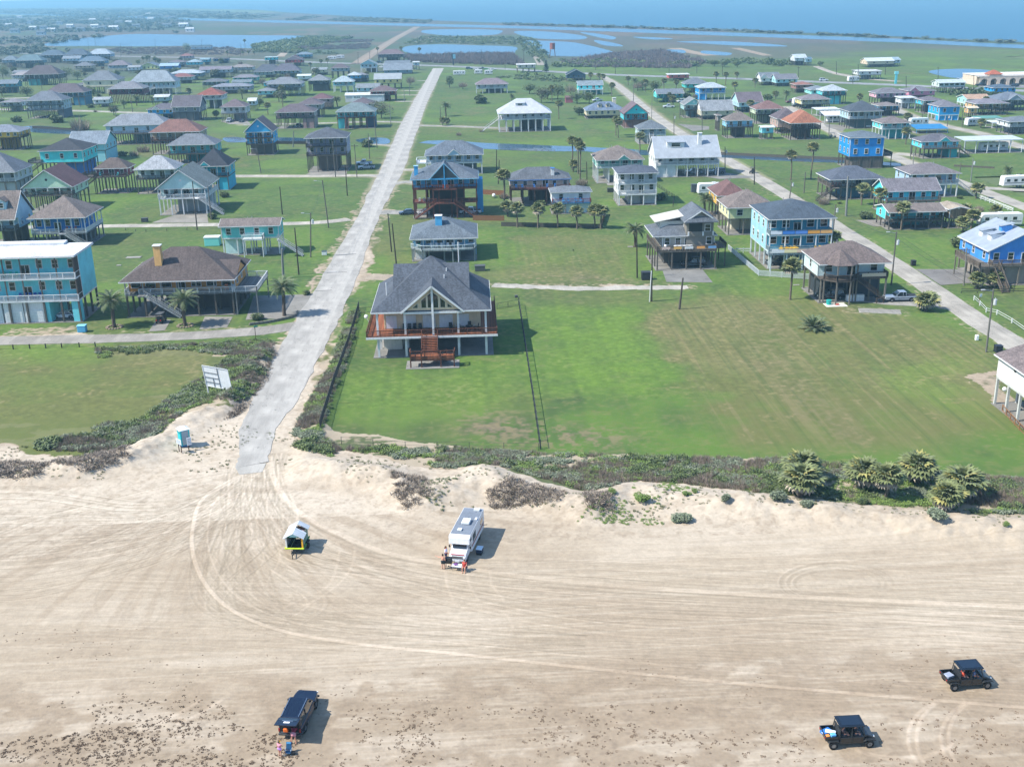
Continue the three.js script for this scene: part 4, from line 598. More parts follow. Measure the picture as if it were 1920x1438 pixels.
house(585,612,126,133,136,141,9,'x','#99a2a8','#d9cfae','cream house with pale grey gable roof above the very dark stilts',{});
house(2,40,186,194,199,210,10,'h','#8c8a92','#c3cacb','pale house with lilac grey roof at the far left by the alley',{pf:1.4});
house(176,204,184,191,194,201,8,'x','#a9b0b5','#dfe2e2','white low house beside the left date palm',{});
house(436,470,152,158,160,165,9,'x','#7d8a94','#5ba9ad','teal low house under the sea green one',{});
// --- east of the street
const roofTan='#b5b0a4';
house(1230,1348,254,295,308,332,15,'x','#aeb6be','#d5d9da','long white house with silver metal roof, white chimney and shed dormer',{metal:1,pf:2.6,rail:'#e6e8e8',post:'#e4e6e6',deck:'#dfe2e2',low:[[.0,.32,'#c9cdce',.5]],n:6,dm:[[.33,5.5,1.8,.45,1]],ch:[[.72,.3,'#dfe1e1',1.2,3.2]]});
house(1120,1205,272,299,313,343,14,'h',TP,'#6fb3a6','sea green house with taupe hip roof, white porch and satellite dish',{pf:2.4,rail:'#d5dfda',post:'#d8dcd9',deck:'#cfd5d2',fg:[[.58,4,'#6fb3a6',1.5,.3]],low:[[.55,.95,'#8d8f88',4]],n:4});
house(1160,1231,308,324,364,385,11,'h','#5b6472','#e2e4e3','white three storey house with stacked balconies and slate hip roof',{st:2,pf:2.2,rail:'#eceeee',post:'#eceeee',deck:'#e4e6e6',n:4,low:[[.3,.62,'#a7acae',3],[.68,1,'#b9bdbe',2.5]]});
house(958,1070,314,343,354,385,13,'h','#686e76','#b6a796','brick house with dark grey hip roof, blue trim and redwood deck',{pf:3,open:true,trim:'#3a74b5',rail:'#6f4035',deck:'#6f4035',post:'#5c4238',stairs:[['fr',.9]],n:6,ch:[[.72,.35,WH,.9,.8]]});
house(1036,1108,349,361,380,401,8,'h','#7a828b','#dcdcda','white cabin on blue skirted stilts with crowded red deck',{rise:.9,pf:1.6,open:true,rail:'#a8474b',deck:'#3f8fc4',low:[[.3,.98,'#b9d3d0',1.2]],n:2,dr:0});
house(1346,1400,338,366,385,412,12,'h','#7d5d5a','#d0a544','yellow house with maroon hip roof and wooden porch',{pf:2.2,post:'#5a514b',rail:'#9a7a5a'});
house(1365,1450,354,388,409,440,11,'h',TP,'#c8c79b','pale olive yellow house with taupe hip roof on grey posts',{n:2,ww:1.3,low:[[.2,.9,'#b7b09a',6]]});
house(936,1033,184,212,223,247,17,'h','#c9cdd2','#c4c8cb','white pavilion house with silver pyramid roof on slender white stilts',{metal:1,pf:2.4,pl:2.2,pr:2.2,rail:'#eff0f0',post:'#e9ebeb',deck:'#e9ebeb',pw:.3,dm:[[.42,4,1.2,.5,1]],stairs:[['l',.25,2]],n:5,k:.95});
house(893,952,146,160,165,175,11,'h','#8d8187','#c7cfd1','pale grey bungalow with mauve roof alone on the big lawn',{pf:1.8,rail:'#dfe4e5',post:'#dfe4e5',n:5});
house(1100,1170,190,206,216,222,11,'h','#7688a0','#d0bf98','long beige house with slate blue roof and two little white dormers',{n:6,dm:[[.36,1.8,1.5,.3],[.58,1.8,1.5,.3]],ch:[[.78,.6,'#cfc6b0',1.6,2]],post:'#6f6860'});
house(1171,1215,194,213,225,240,14,'z','#7b6a70','#27b3bf','vivid turquoise house with gable front and maroon trim',{trim:'#6d3a44',pf:2,gw:'#27c0c8',post:'#7a5a52',rail:'#5c534e',low:[[.1,.9,'#7b5f58',2]]});
house(1198,1248,224,241,252,270,10,'h','#737d86','#9fb6bf','small grey blue house with dark grey hip roof and white stairs',{pf:1.6,rail:'#dfe3e4',post:'#c9ced0',stairs:[['f',.45]]});
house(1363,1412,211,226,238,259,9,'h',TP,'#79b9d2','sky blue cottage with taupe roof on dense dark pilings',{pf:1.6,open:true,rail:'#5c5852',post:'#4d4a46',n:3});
house(1315,1374,187,208,216,224,11,'x','#9aa0a6','#b9b29a','tan house with grey gable roof and white gable end',{gw:'#e8e6e2',n:3});
house(1284,1317,184,196,206,221,11,'z','#8a8e90','#8fb8ba','grey teal gable fronted house with dark screened porch',{pf:2,gw:'#7fc0c0',post:'#55514d',rail:'#4c4844'});
house(1232,1281,166,178,183,192,11,'x','#7d8690','#4fc3bf','aqua house with grey gable roof behind parked trucks',{pf:1.6,post:'#5a8f8c',n:4});
house(1311,1360,154,164,174,187,11,'h','#bcc9d2','#1d8fd1','bright azure house with pale hip roof and white balcony',{pf:1.4,rail:'#d8e6ee',post:'#e1e8ec',low:[[0,.3,'#1d8fd1',.3]],n:3});
house(1285,1328,145,157,164,174,11,'h','#79818b','#3bb0ab','green teal house with grey hip roof behind the azure one',{});
house(1085,1131,151,160,168,178,11,'x','#8f9ea6','#3cc7cc','cyan house with large white deck among dark trees',{pf:2.6,open:true,rail:'#e3e8ea',deck:'#dfe4e6',post:'#cfd6d8'});
house(1063,1098,130,143,146,152,10,'z','#2f4353','#2c4658','near black gable roofed house beside the highway',{gw:'#2c4658'});
house(970,1004,117,121,127,136,11,'f','#e3e5e6','#c9bfb2','beige block house with flat white roof beside the highway',{tilt:.1,n:3});
house(1385,1430,172,194,200,211,15,'x','#756a72','#a9cfe0','pale blue house with big plum gable roof',{n:3,post:'#555'});
house(1418,1470,188,204,214,232,11,'h','#8a6a66','#b7c6a8','pale green house with rose brown roof on dark stilts',{pf:2,post:'#4d4844',rail:'#5c564f'});
house(1458,1500,202,222,238,250,12,'h','#6c6167','#a98f86','plum roofed house joined to the terracotta one',{n:2,post:'#5c5048'});
house(1482,1538,206,231,241,262,13,'h','#b0745a','#80635a','brown house with wide terracotta roof and shaded porch',{pf:2.6,pl:2,pr:2,post:'#5c5048',rail:'#6a5c52',pp:'#7a6a5e',k:.6});
house(1592,1652,188,208,223,241,13,'h','#515b66','#9db9c4','house with charcoal hip roof and bright white glazed porch',{pf:2.2,rail:'#e6ebed',post:'#5a6064',n:6,ww:1.6,low:[[.2,.8,'#3f4f55',1]]});
house(1653,1707,217,231,241,261,11,'h','#857a78','#5cc0ca','aqua house with taupe hip roof and white posts by a palm',{pf:2,rail:'#dfe6e7',post:'#d4dadb',low:[[.3,.95,'#2f8f9a',3]]});
house(1591,1654,244,257,293,316,11,'h','#6f7d88','#0f8fe0','tall vivid blue house with white windows above grey board skirt',{st:2,n:3,low:[[.12,1,'#77706a',.2,8,'b']],post:'#6c6660',decks:[[6,9,-9,-1]],rail:'#5a554f'});
house(1731,1800,251,266,278,297,11,'h','#6c6c76','#55c4d4','aqua house with small turquoise porch gable and grey deck',{pf:2,open:true,fg:[[.6,4.2,'#4cc9cb',1.6,.5]],rail:'#8d8880',post:'#7b766e',stairs:[['r',.2]],low:[[.72,.95,'#2b9a9e',1]],n:4});
house(1556,1655,310,336,350,374,12,'h','#5f6775','#c4d2d0','pale house with slate hip roof and long grey side stairs',{pf:2.2,pl:2,stairs:[['fl',.05]],rail:'#6b655e',post:'#857e75',pp:'#857e75',n:3,low:[[.35,.8,'#3f6f86',3]]});
house(1706,1795,304,325,345,370,12,'h','#827c7f','#a4c1da','periwinkle house with lilac grey roof and white side stairs',{pf:2,rail:'#eef0f1',post:'#e4e7e8',deck:'#e4e7e8',stairs:[['r',.05]],n:4,low:[[.3,.9,'#a4c1da',4]]});
house(1662,1762,334,359,377,402,10,'x','#837f86','#48c3d0','long turquoise house with grey gable roof and weathered deck',{pf:1.6,pr:0,open:true,rail:'#7b756d',post:'#7d776e',n:5,low:[[.55,.95,'#3fa7b0',2]]});
house(1666,1768,379,397,413,430,9,'x',TP,'#53c9cf','low turquoise cabin with rooftop deck and diagonal wooden stairs',{pf:2.6,rail:'#6d675f',post:'#75706a',n:4,rise:1.1});
house(1427,1462,135,149,153,160,12,'x','#7c858f','#e9edee','white twin gabled house near the highway',{gw:'#eef1f2',fg:[[.15,5,WH,2.4,.4],[.75,5,WH,2.4,.4]]});
house(1455,1495,138,150,155,162,12,'x','#7f7f88','#a8d8e0','pale aqua house with violet gable roof near the highway',{});
house(1492,1525,154,162,166,174,10,'h','#a07064','#8a6259','small brown red house with terracotta roof',{});
house(1521,1556,160,170,176,186,12,'h','#85909a','#8fd6d4','mint cyan house with grey roof behind white hip roof',{});
house(1543,1586,158,171,178,196,11,'h','#bdc7cc','#4fc2ce','turquoise house with whitish hip roof and dark balcony',{pf:1.8,rail:'#3f4a50',post:'#4a5054',n:2,low:[[.2,.8,'#4fc2ce',1]]});
house(1503,1556,176,186,195,204,11,'h','#8b8387','#ddd08c','butter yellow house with mauve roof and white railing',{pf:1.8,rail:'#dfe1d6',post:'#5f5c58',n:5});
house(1645,1700,164,175,183,196,12,'h','#7f7d84','#cfa0ae','dusty pink house with grey roof and dark wooden decks',{pf:2,open:true,rail:'#4f5054',post:'#504c4b'});
house(1703,1752,163,172,178,192,12,'h','#7d7d86','#ea8fb0','rose pink two storey house with violet grey roofs',{fg:[[.2,4.5,'#ea8fb0',2,.4]],n:3});
house(1733,1768,180,190,197,213,11,'h','#77707a','#3fa5b5','teal house with plum roof beside the rose pink one',{pf:1.8,post:'#585552'});
house(1690,1717,186,188,192,204,8,'f','#dfe4e6','#cfd6da','white lattice sided raised cabin',{tilt:.1,rail:'#e8ecee',pf:1.5,post:'#e4e8ea'});
house(1648,1686,194,200,207,218,9,'h','#8b817f','#2fa9dc','sky blue cottage with brown roof behind the charcoal one',{pf:1.5,post:'#44403d'});
house(1760,1798,187,199,215,226,12,'h','#7f7f88','#16a6e6','tall cyan blue house with lilac roof and white corner trim',{st:1,n:2,low:[[0,1,'#16a6e6',.3,3]],post:'#dfe6ea'});
house(1814,1856,178,187,194,203,12,'x','#c7a58c','#a6dfe0','pale cyan house with tan roof and white porch',{pf:1.5,post:'#dde3e3'});
house(1830,1890,184,196,203,216,12,'h','#8d8993','#e5bd8c','peach house with violet grey roof behind palms',{pf:1.6,post:'#5d5852'});
house(1868,1935,172,188,196,208,14,'h','#77818f','#7f8b98','large slate grey house at the right edge',{pf:2,post:'#5f666c',n:6,fg:[[.5,7,'#8d99a5',2.4,.4]]});
house(1863,1904,162,169,172,178,11,'h','#54687c','#1f8cc9','blue house with dark slate roof below the store',{});
house(1892,1950,218,229,238,252,11,'h','#78818b','#dfe6ea','white house with grey roof and screened porch at right edge',{pf:2,rail:'#e8edf0',post:'#4f5a60'});
house(1490,1512,101,110,114,123,12,'x','#c6d3da','#e4eaec','lone white two storey house out on the marsh',{st:2,n:2});
house(1510,1522,108,113,116,123,9,'x','#5f7f92','#a9c9d6','pale blue annex beside the lone marsh house',{n:1});
house(1626,1676,115,119,120,126,14,'x','#d5dde0','#c9b7a0','long tan metal warehouse with white roof on the marsh edge',{name:'warehouse',cat:'warehouse',metal:1,n:2});
house(1658,1688,111,116,118,124,12,'x','#9fb9c6','#cfdde2','white house with blue grey roof behind the warehouse',{});
house(1610,1652,131,135,140,149,12,'f','#dfe3e4','#d8dddf','white block house with flat roof and dark carport',{tilt:.1,n:3});
house(1760,1809,158,162,162.5,174,10,'x','#c7d3d6','#b9c5c4','long white metal storage building with five roll doors',{name:'storage_building',cat:'storage building',metal:1,n:5,ww:2});
house(1428,1450,244,248,249,261,4,'x','#dfe9ec','#69c6d2','small aqua garden shed on the lawn',{name:'shed',cat:'shed',n:1});
house(1815,1832,206,211,211.5,220,4,'x','#ead7b8','#e0b070','small orange garden shed behind the cyan blue house',{name:'shed',cat:'shed',n:1});
house(1345,1350,214,218,226,245,5,'h',TP,'#6f6963','tiny dark lookout beside the sky blue cottage',{n:0,dr:0,ns:0});
house(1778,1812,397,407,408,428,7,'z','#b9ab98','#b49a80','tan board shed with low gable roof beside two palms',{name:'shed',cat:'shed',n:0,ns:1,bat:1});
house(1254,1292,142,145,146,151,8,'f','#e6e8ea','#b95a55','long white canopy with red stripe beside the highway',{tilt:.1,n:3,name:'store',cat:'store'});
// ---------- the near houses ----------
const X0=(q,f)=>lerp(q.x0,q.x1,f);
{// pale blue house behind the brown timbered one
 house(800,905,263,290,305,327,13,'h','#6f7b88','#a9c7dd','pale blue house with white porch and grey hip roof behind the timbered A frame',{pf:2.4,rail:'#e6eaec',post:'#e0e4e6',deck:'#dce0e2',fg:[[.5,4.6,'#a9c7dd',1.9,.2]],decks:[[-12.6,-9.3,-8,-1]],n:6,low:[[.1,.9,'#54606b',4]]});
}
{// timbered A-frame house
 const q=house(776,896,300,335,353,408,13,'h','#6a7784','#4aa9dc','blue house with brown timber decks, glazed A frame gable and twin stairs',{pf:2,rail:'#8d5342',deck:'#8d5342',post:'#774636',pp:'#774636',trim:'#8fc1dc',fg:[[.5,8.2,'#26333c',4.2,.5]],n:6,low:[[.25,.8,'#3b2c26',4]],ch:[[.06,.2,'#3a93c4',1,1.6]],rise:3.4});
 const t=q.t,br=wood('#8d5342'),y=HY(q.C,379),c=0,W2=q.x1;
 mesh('lower_deck',[bx(q.x0,q.x1,y - .25,y,-6,.02),bx(-2.3,2.3,y - .25,y,.02,1.6)],br,t);
 mesh('railing',[rail(V(q.x0,y,0),V(-2.3,y,0),2),rail(V(2.3,y,0),V(q.x1,y,0),2),rail(V(-1.6,y,1.6),V(1.6,y,1.6),2),rail(V(q.x1,y,0),V(q.x1,y,-6),2)],br,t);
 stairs(t,V(-2.3,y,.9),V(-1,0,0),y - .05,1.4,2,br);stairs(t,V(2.3,y,.9),V(1,0,0),y - .05,1.4,2,br);
 mesh('gable_post',[bx(-.13,.13,q.hf,q.he + 3.9,.75,.95)],paint('#3a93c4'),t);mesh('gable_beam',[bx(-4.1,4.1,q.he - .1,q.he + .25,.72,.9)],paint('#3a93c4'),t);
 mesh('upper_landing',[bx(-3.3,3.3,q.hf - .25,q.hf,0,1.5)],br,t);mesh('railing',[rail(V(-3.3,q.hf,1.45),V(3.3,q.hf,1.45),2),rail(V(-3.3,q.hf,0),V(-3.3,q.hf,1.45),2),rail(V(3.3,q.hf,0),V(3.3,q.hf,1.45),2)],br,t);
 for(const x of[-3.1,3.1])mesh('post',[bx(x - .14,x + .14,0,q.hf - .25,1.2,1.45)],br,t);
 mesh('annex_wall',[bx(q.x1 - .2,q.x1 + 1.6,.1,q.hf + 1.2,-11,-6)],siding('#3a93c4'),t);
}
{// octagonal deck house
 const q=house(774,893,406,446,465,489,15,'h','#6e7a84','#79b6d6','light blue house with angled front deck, arched sides and slate hip roof',{pf:2.6,noporch:true,rail:'#cdd6d8',post:'#a9b1b2',n:6,ch:[[.42,.32,'#4da3cf',1.5,1.8]],low:[[.04,.2,'#dfe3e3',2,6]],pw:.25});
 const t=q.t,y=q.hf,w=q.x1,m=paint('#c4ced1'),P=[[-w - .3,-1.2],[-w + 2.2,1.6],[w*.25,2.2],[w - .5,1.3],[w + .1,-1.2]];
 mesh('front_deck',[new THREE.ExtrudeGeometry(new THREE.Shape([...P,[w,-2.6],[-w,-2.6]].map(p=>new THREE.Vector2(p[0],-p[1]))),{depth:.28,bevelEnabled:false}).rotateX(-Math.PI / 2).translate(0,y - .28,0)],wood('#a4adae'),t);
 for(let i=0;i<4;i++)mesh('railing',[rail(V(P[i][0],y,P[i][1]),V(P[i + 1][0],y,P[i + 1][1]),2)],m,t);
 for(const p of P.slice(0,4))mesh('post',[box(.24,y - .3,.24,p[0]+ .15,(y - .3)/ 2,p[1]- .2)],wood('#a9b1b2'),t);
 mesh('porch_beam',[bx(q.x0 - .2,q.x1 + .2,q.he - .45,q.he - .05,-.25,.1)],paint('#dfe4e6'),t);
 for(let i=0;i<7;i++)mesh('porch_post',shared('ppm2',()=>box(.16,q.he - y - .45,.16,0,(q.he - y - .45)/ 2,0)),paint('#dfe4e6'),t).position.set(lerp(q.x0 + .2,q.x1 - .2,i / 6),y,-.12);
 for(let i=0;i<4;i++){const z=-3.2 - i*3.1;mesh('arch',[bx(q.x1 - .05,q.x1 + .08,.1,q.hf,z - 2.9,z - 2.2),(()=>{const s=new THREE.Shape();s.moveTo(-1.3,0);s.absarc(0,-.2,1.2,Math.PI,0,true);s.lineTo(1.3,1.2);s.lineTo(-1.3,1.2);return clean(new THREE.ExtrudeGeometry(s,{depth:.12,bevelEnabled:false}).rotateY(Math.PI / 2).translate(q.x1 - .05,q.hf - 1.3,z - 1.2));})()],siding('#79b6d6'),t);}
}
{// grey shingled house with the tower
 const q=house(1231,1343,428,446,470,506,14,'h','#6d757e','#a09d92','weathered shingle house with upper tower, cream side roof and busy deck',{pf:2.8,open:true,pl:1.6,rail:'#6f675e',deck:'#7a7268',post:'#7d756b',n:5,low:[[.2,.95,'#4b4a48',6]],rise:2.4,decks:[[6.7,9,-9,-2.5]]});
 const t=q.t,yT=q.he - .2,zf=-2.4,h2=HY(V(q.C.x,0,q.C.z + zf),415),a=X0(q,.52),b=X0(q,.97),rM=shingle('#6d757e'),wM=siding('#77736a');
 mesh('tower_wall',[bx(a,b,q.hf + .05,h2,-12,zf)],wM,t);winAt(t,2,lerp(a,b,.78),h2 - 1.5,zf,1.1,1.4,0,paint('#eceeec'));winAt(t,2,lerp(a,b,.85),q.hf + 1.6,zf,1.1,1.5,0,paint('#eceeec'));winAt(t,2,a,h2 - 1.5,-6,.9,1.2,-1,paint('#eceeec'));
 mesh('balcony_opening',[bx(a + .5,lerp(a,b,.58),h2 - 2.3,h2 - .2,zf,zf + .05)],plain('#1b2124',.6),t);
 mesh('balcony_panel',[bx(a + .3,b - .1,yT,yT + 1,zf + .05,zf + .22)],wM,t);for(const x of[a + .35,lerp(a,b,.6),b - .15])mesh('bracket',[box(.3,.9,.3,x,yT + .6,zf + .4)],paint('#e8ebea'),t);
 const hr=2.4,W=b - a;mesh('tower_roof',roofGable(a - .8,b + .8,-12.8,zf + 1,h2,hr,false),rM,t);mesh('tower_gable',[prism([[a - .3,h2],[b + .3,h2],[(a + b)/ 2,h2 + hr*.85]],zf + .5,zf + .7)],wM,t);
 mesh('clipped_gable',[poly([[[a - .8,h2 + .06,zf + 1.5],[b + .8,h2 + .06,zf + 1.5],[(a + b)/ 2 + W*.22,h2 + hr*.62,zf + .4],[(a + b)/ 2 - W*.22,h2 + hr*.62,zf + .4]],[[a - .8,h2 - .1,zf + 1.5],[(a + b)/ 2 - W*.22,h2 + hr*.5,zf + .4],[(a + b)/ 2 + W*.22,h2 + hr*.5,zf + .4],[b + .8,h2 - .1,zf + 1.5]]])],rM,t);
 mesh('rake_trim',[bar(V(a - .8,h2 - .1,zf + 1),V((a + b)/ 2,h2 + hr - .1,zf + 1),.08,.22),bar(V(b + .8,h2 - .1,zf + 1),V((a + b)/ 2,h2 + hr - .1,zf + 1),.08,.22)],paint('#dfe1df'),t);
 mesh('side_wall',[bx(q.x0 + 1.7,a,q.he,h2 - .7,-12.5,-6.5)],siding('#d2d0c6'),t);mesh('cream_roof',[slab2([q.x0 + .4,h2 - .7,-5.8],[a,h2 + .5,-5.8],[a,h2 + .5,-13.2],[q.x0 + .4,h2 - .7,-13.2],.14)],metal('#dcd8cc'),t);
 for(const z of[-7.6,-9.4,-11.2])winAt(t,2,q.x0 + 1.7,q.he + 1,z,.9,1,-1,paint('#eceeec'));
 // painted cloths hung over the deck rail
 const cl=['#c9b0a5','#e0b060','#d8d9da','#e9a25a','#6f9fd0'];cl.forEach((h,i)=>mesh('rail_cloth',[box(1.7,.5,.03,lerp(q.x0 + 2,q.x1 - 1,i / 4),q.hf + .65,.04)],plain(h,.9),t));
}
{// blue three storey house with yellow chairs
 const q=house(1440,1557,374,409,470,503,16,'h','#4f5d6b','#3e8ba5','tall sea blue house with dark slate hip roof and yellow deck furniture',{st:2,pf:2.6,rail:'#9fb6bd',post:'#c2ccce',deck:'#b9c9ce',pp:'#dfe6e8',n:5,ww:1.4,low:[[.5,.96,'#3c5a66',8]],ns:3});
 const t=q.t,y2=(q.hf + q.he)/ 2;mesh('side_wall',[bx(q.x0 - .07,q.x0,q.hf,q.he - .05,-15.9,-2.7)],siding('#a4d6ea'),t);for(const y of[q.hf + 1.7,y2 + 1.7])for(const z of[-5,-9,-13])winAt(t,2,q.x0 - .07,y,z,1,1.4,-1,paint('#eceeec'));
 mesh('front_deck',[bx(q.x0 - .6,q.x1 + .6,q.hf - .3,q.hf,0,2.2)],wood('#b9c9ce'),t);mesh('railing',[rail(V(q.x0 - .6,q.hf,2.15),V(q.x1 + .6,q.hf,2.15),2)],wood('#9fb6bd'),t);for(let i=0;i<5;i++)mesh('post',[box(.28,q.hf - .3,.28,lerp(q.x0,q.x1,i / 4),(q.hf - .3)/ 2,1.9)],paint('#c2ccce'),t);
 const art=['#dfe4ea','#3f7fd0','#5f8fd8','#e5a24a','#e8b070'];art.forEach((h,i)=>mesh('rail_panel',[box((q.x1 - q.x0)/ 5 - .15,.75,.03,lerp(q.x0,q.x1,(i + .5)/ 5),y2 + .52,.05)],plain(h,.9),t));
['#e0e3e6','#efe2b2','#e9c9b0','#b7c7e6','#dfe6f0'].forEach((h,i)=>mesh('rail_panel',[box((q.x1 - q.x0)/ 5,.7,.03,lerp(q.x0,q.x1,(i + .5)/ 5),q.hf + .5,2.26)],plain(h,.9),t));
}
{// white house with the round porch roof
 const q=house(1536,1661,451,493,521,566,11,'h','#7a6d69','#cfe6e6','pale aqua house with brown roof, turret porch and dark central stairs',{pf:2.2,noporch:true,rail:'#5f544c',deck:'#6d6259',post:'#8f897f',n:3,ww:1.2,ns:1,low:[[.1,.45,'#2d3438',4],[.62,.95,'#39424a',3]]});
 const t=q.t,d=wood('#5f544c'),cx=X0(q,.3),rT=3.6,oc=Array.from({length:8},(_,i)=>{const a=(i + .5)/ 8*2*Math.PI;return[cx + rT*Math.cos(a),-1.2 + rT*Math.sin(a)];});
 mesh('turret_roof',[poly(oc.map((p,i)=>{const b=oc[(i + 1)% 8];return[[b[0],q.he - .05,b[1]],[p[0],q.he - .05,p[1]],[cx,q.he + 2.5,-1.4]].reverse();}).concat([oc.map(p=>[p[0],q.he - .08,p[1]])]))],shingle('#7a6d69'),t);
 mesh('turret_deck',[new THREE.ExtrudeGeometry(new THREE.Shape(oc.map(p=>new THREE.Vector2(p[0],-p[1]))),{depth:.28,bevelEnabled:false}).rotateX(-Math.PI / 2).translate(0,q.hf - .29,0)],wood('#6d6259'),t);
 const fr=oc.filter(p=>p[1]>-1.2).sort((a,b)=>a[0]- b[0]);for(let i=0;i<fr.length - 1;i++)mesh('railing',[rail(V(fr[i][0],q.hf,fr[i][1]),V(fr[i + 1][0],q.hf,fr[i + 1][1]),2)],d,t);
 for(const p of fr){mesh('post',[box(.24,q.he,.24,p[0]+(cx - p[0])*.06,q.he / 2,p[1]- .15)],wood('#8f897f'),t);}
 mesh('railing',[rail(V(fr[3][0],q.hf,-.05),V(q.x1,q.hf,-.05),2),rail(V(q.x1,q.hf,0),V(q.x1,q.hf,-2.2),2)],d,t);
 mesh('mural_panel',[box(4.6,.65,.04,q.x1 - 2.7,q.hf + .5,.05)],plain('#c3b59c',.9),t);
 stairs(t,V(X0(q,.5),q.hf,.8),V(1,0,0),q.hf - 1.0,1.2,2,d);mesh('landing',[bx(X0(q,.5)+ 4.1,X0(q,.5)+ 5.6,.85,1,.1,1.5),bx(X0(q,.5)+ 5.4,X0(q,.5)+ 5.6,0,.9,1.3,1.5),bx(X0(q,.5)+ 4.1,X0(q,.5)+ 4.3,0,.9,1.3,1.5)],d,t);
 mesh('storage_bench',[bx(X0(q,.42),X0(q,.68),.1,1.3,-.9,-.1)],paint('#d9dcdc'),t);
}
{// bright blue house, right edge
 const q=house(1855,1990,436,471,496,534,15,'z','#a9b4c0','#3f8fe0','bright blue gabled house with pale metal roof and side deck at right edge',{metal:1,pf:1.5,open:true,pl:0,gw:'#3f8fe0',rail:'#8d7f70',post:'#8f887c',n:5,low:[[.1,1,'#8b8378',1]],decks:[[-10.3,-6.6,-10,1.5]],stairs:[['f',.05,1.4]]});
 const t=q.t,s=q.rise /(q.x1 + .5),at=(x,z,w,h,c,name)=>{const y=q.he +(x - q.x0 + .5)*s;const m=mesh(name,[bx(x - .2,x + 2,y - .2,y + h,z - w / 2,z + w / 2)],siding(c),t);mesh('dormer_roof',[slab2([x - .5,y + h,z + w / 2 + .2],[x + 2.4,y + h + .5,z + w / 2 + .2],[x + 2.4,y + h + .5,z - w / 2 - .2],[x - .5,y + h,z - w / 2 - .2],.1)],metal('#a9b4c0'),m);};
 at(q.x0 + 2,-6,1.6,1.2,'#eef0f2','dormer_wall');at(q.x0 + 2,-10,1.6,1.2,'#eef0f2','dormer_wall');at(q.x0 + 4.2,-6.5,1.2,1.7,'#4f9be4','chimney');
}
{// white house, bottom right edge
 const p=G(1862,757),W=10,D=14,q=house(0,0,0,0,0,0,D,'z','#8a7d7a','#e9e9e6','plain white house with brown roof on tall posts at lower right edge',{C:V(p.x + W / 2,0,p.z + D),W,hf:4.3,he:7.4,rise:1.8,n:2,ns:0,dr:0,pw:.32,post:'#b4b6b2',low:[[.5,.9,'#b9b4aa',4,8]]});
 mesh('light_fixture',[new THREE.SphereGeometry(.32,12,8).translate(q.x0 - .2,3.4,-10.8)],paint('#e8e8e8'),q.t);mesh('vent',[box(.06,.35,.6,q.x0 - .02,6.7,-9)],plain('#333'),q.t);
}
{// teal three storey house, left edge
 const q=house(-78,154,452,483,565,607,10.5,'f','#f1f3f4','#7fe8f2','turquoise three storey house with flat white roof and two garage doors',{st:2,pf:2.5,rail:'#eef0f1',deck:'#e2e6e8',post:'#75706a',pp:'#5c524c',n:8,low:[[.04,.2,'#dfe2e4',.4,6,'door'],[.22,.36,'#dfe2e4',.4,6,'door'],[.375,.53,'#dfe2e4',.4,6,'door'],[.54,.7,'#dfe2e4',.4,6,'door'],[.71,.75,'#7fe8f2',.3],[.93,1,'#7fe8f2',.3,1.6]],tilt:.1,ov:.35,ns:0,pw:.34});
 const t=q.t;for(const k of[0,1]){const y=q.hf + k*(q.he - q.hf)/ 2;mesh('porch_end_wall',[bx(q.x1 - .22,q.x1 - .02,y +(k?.02:0),y +(q.he - q.hf)/ 2 - .3,-2.45,-.25)],batten('#5c4c44'),t);}
 mesh('roof_step',[slab2([X0(q,.2),q.he + .6,-9.2],[X0(q,.8),q.he + .6,-9.2],[X0(q,.8),q.he + .7,-11.2],[X0(q,.2),q.he + .7,-11.2],.4)],metal('#f1f3f4'),t);
}
{// tan house with the chimney
 const q=house(240,441,462,525,550,593,15,'h','#645956','#cf9450','orange tan house with brown hip roof, tall tan chimney and long grey deck',{pf:2.4,rail:'#b9bcbb',deck:'#8f918f',post:'#6f675d',pp:'#8d8d8a',n:7,ww:1.7,frame:'#e6e9ea',ch:[[.3,.24,'#d8ab6d',1.3,3.4]],low:[[.55,.98,'#4d4641',5]],stairs:[['fr',.2]],gap:[.04,.13],sc:'#cfd3d3',decks:[[10.4,14.6,-12,0]],pw:.34,ov:.7});
 const t=q.t;mesh('cross_roof',roofGable(q.x0 + 12.5,q.x1 + .8,-10.5,-1.6,q.he + .25,2.1,true),shingle('#645956'),t);mesh('gable_wall',[prism([[1.8,q.he],[10.2,q.he],[6,q.he + 1.95]],0,.2).rotateY(Math.PI / 2).translate(q.x1 + .3,0,0)],siding('#cf9450'),t);
}
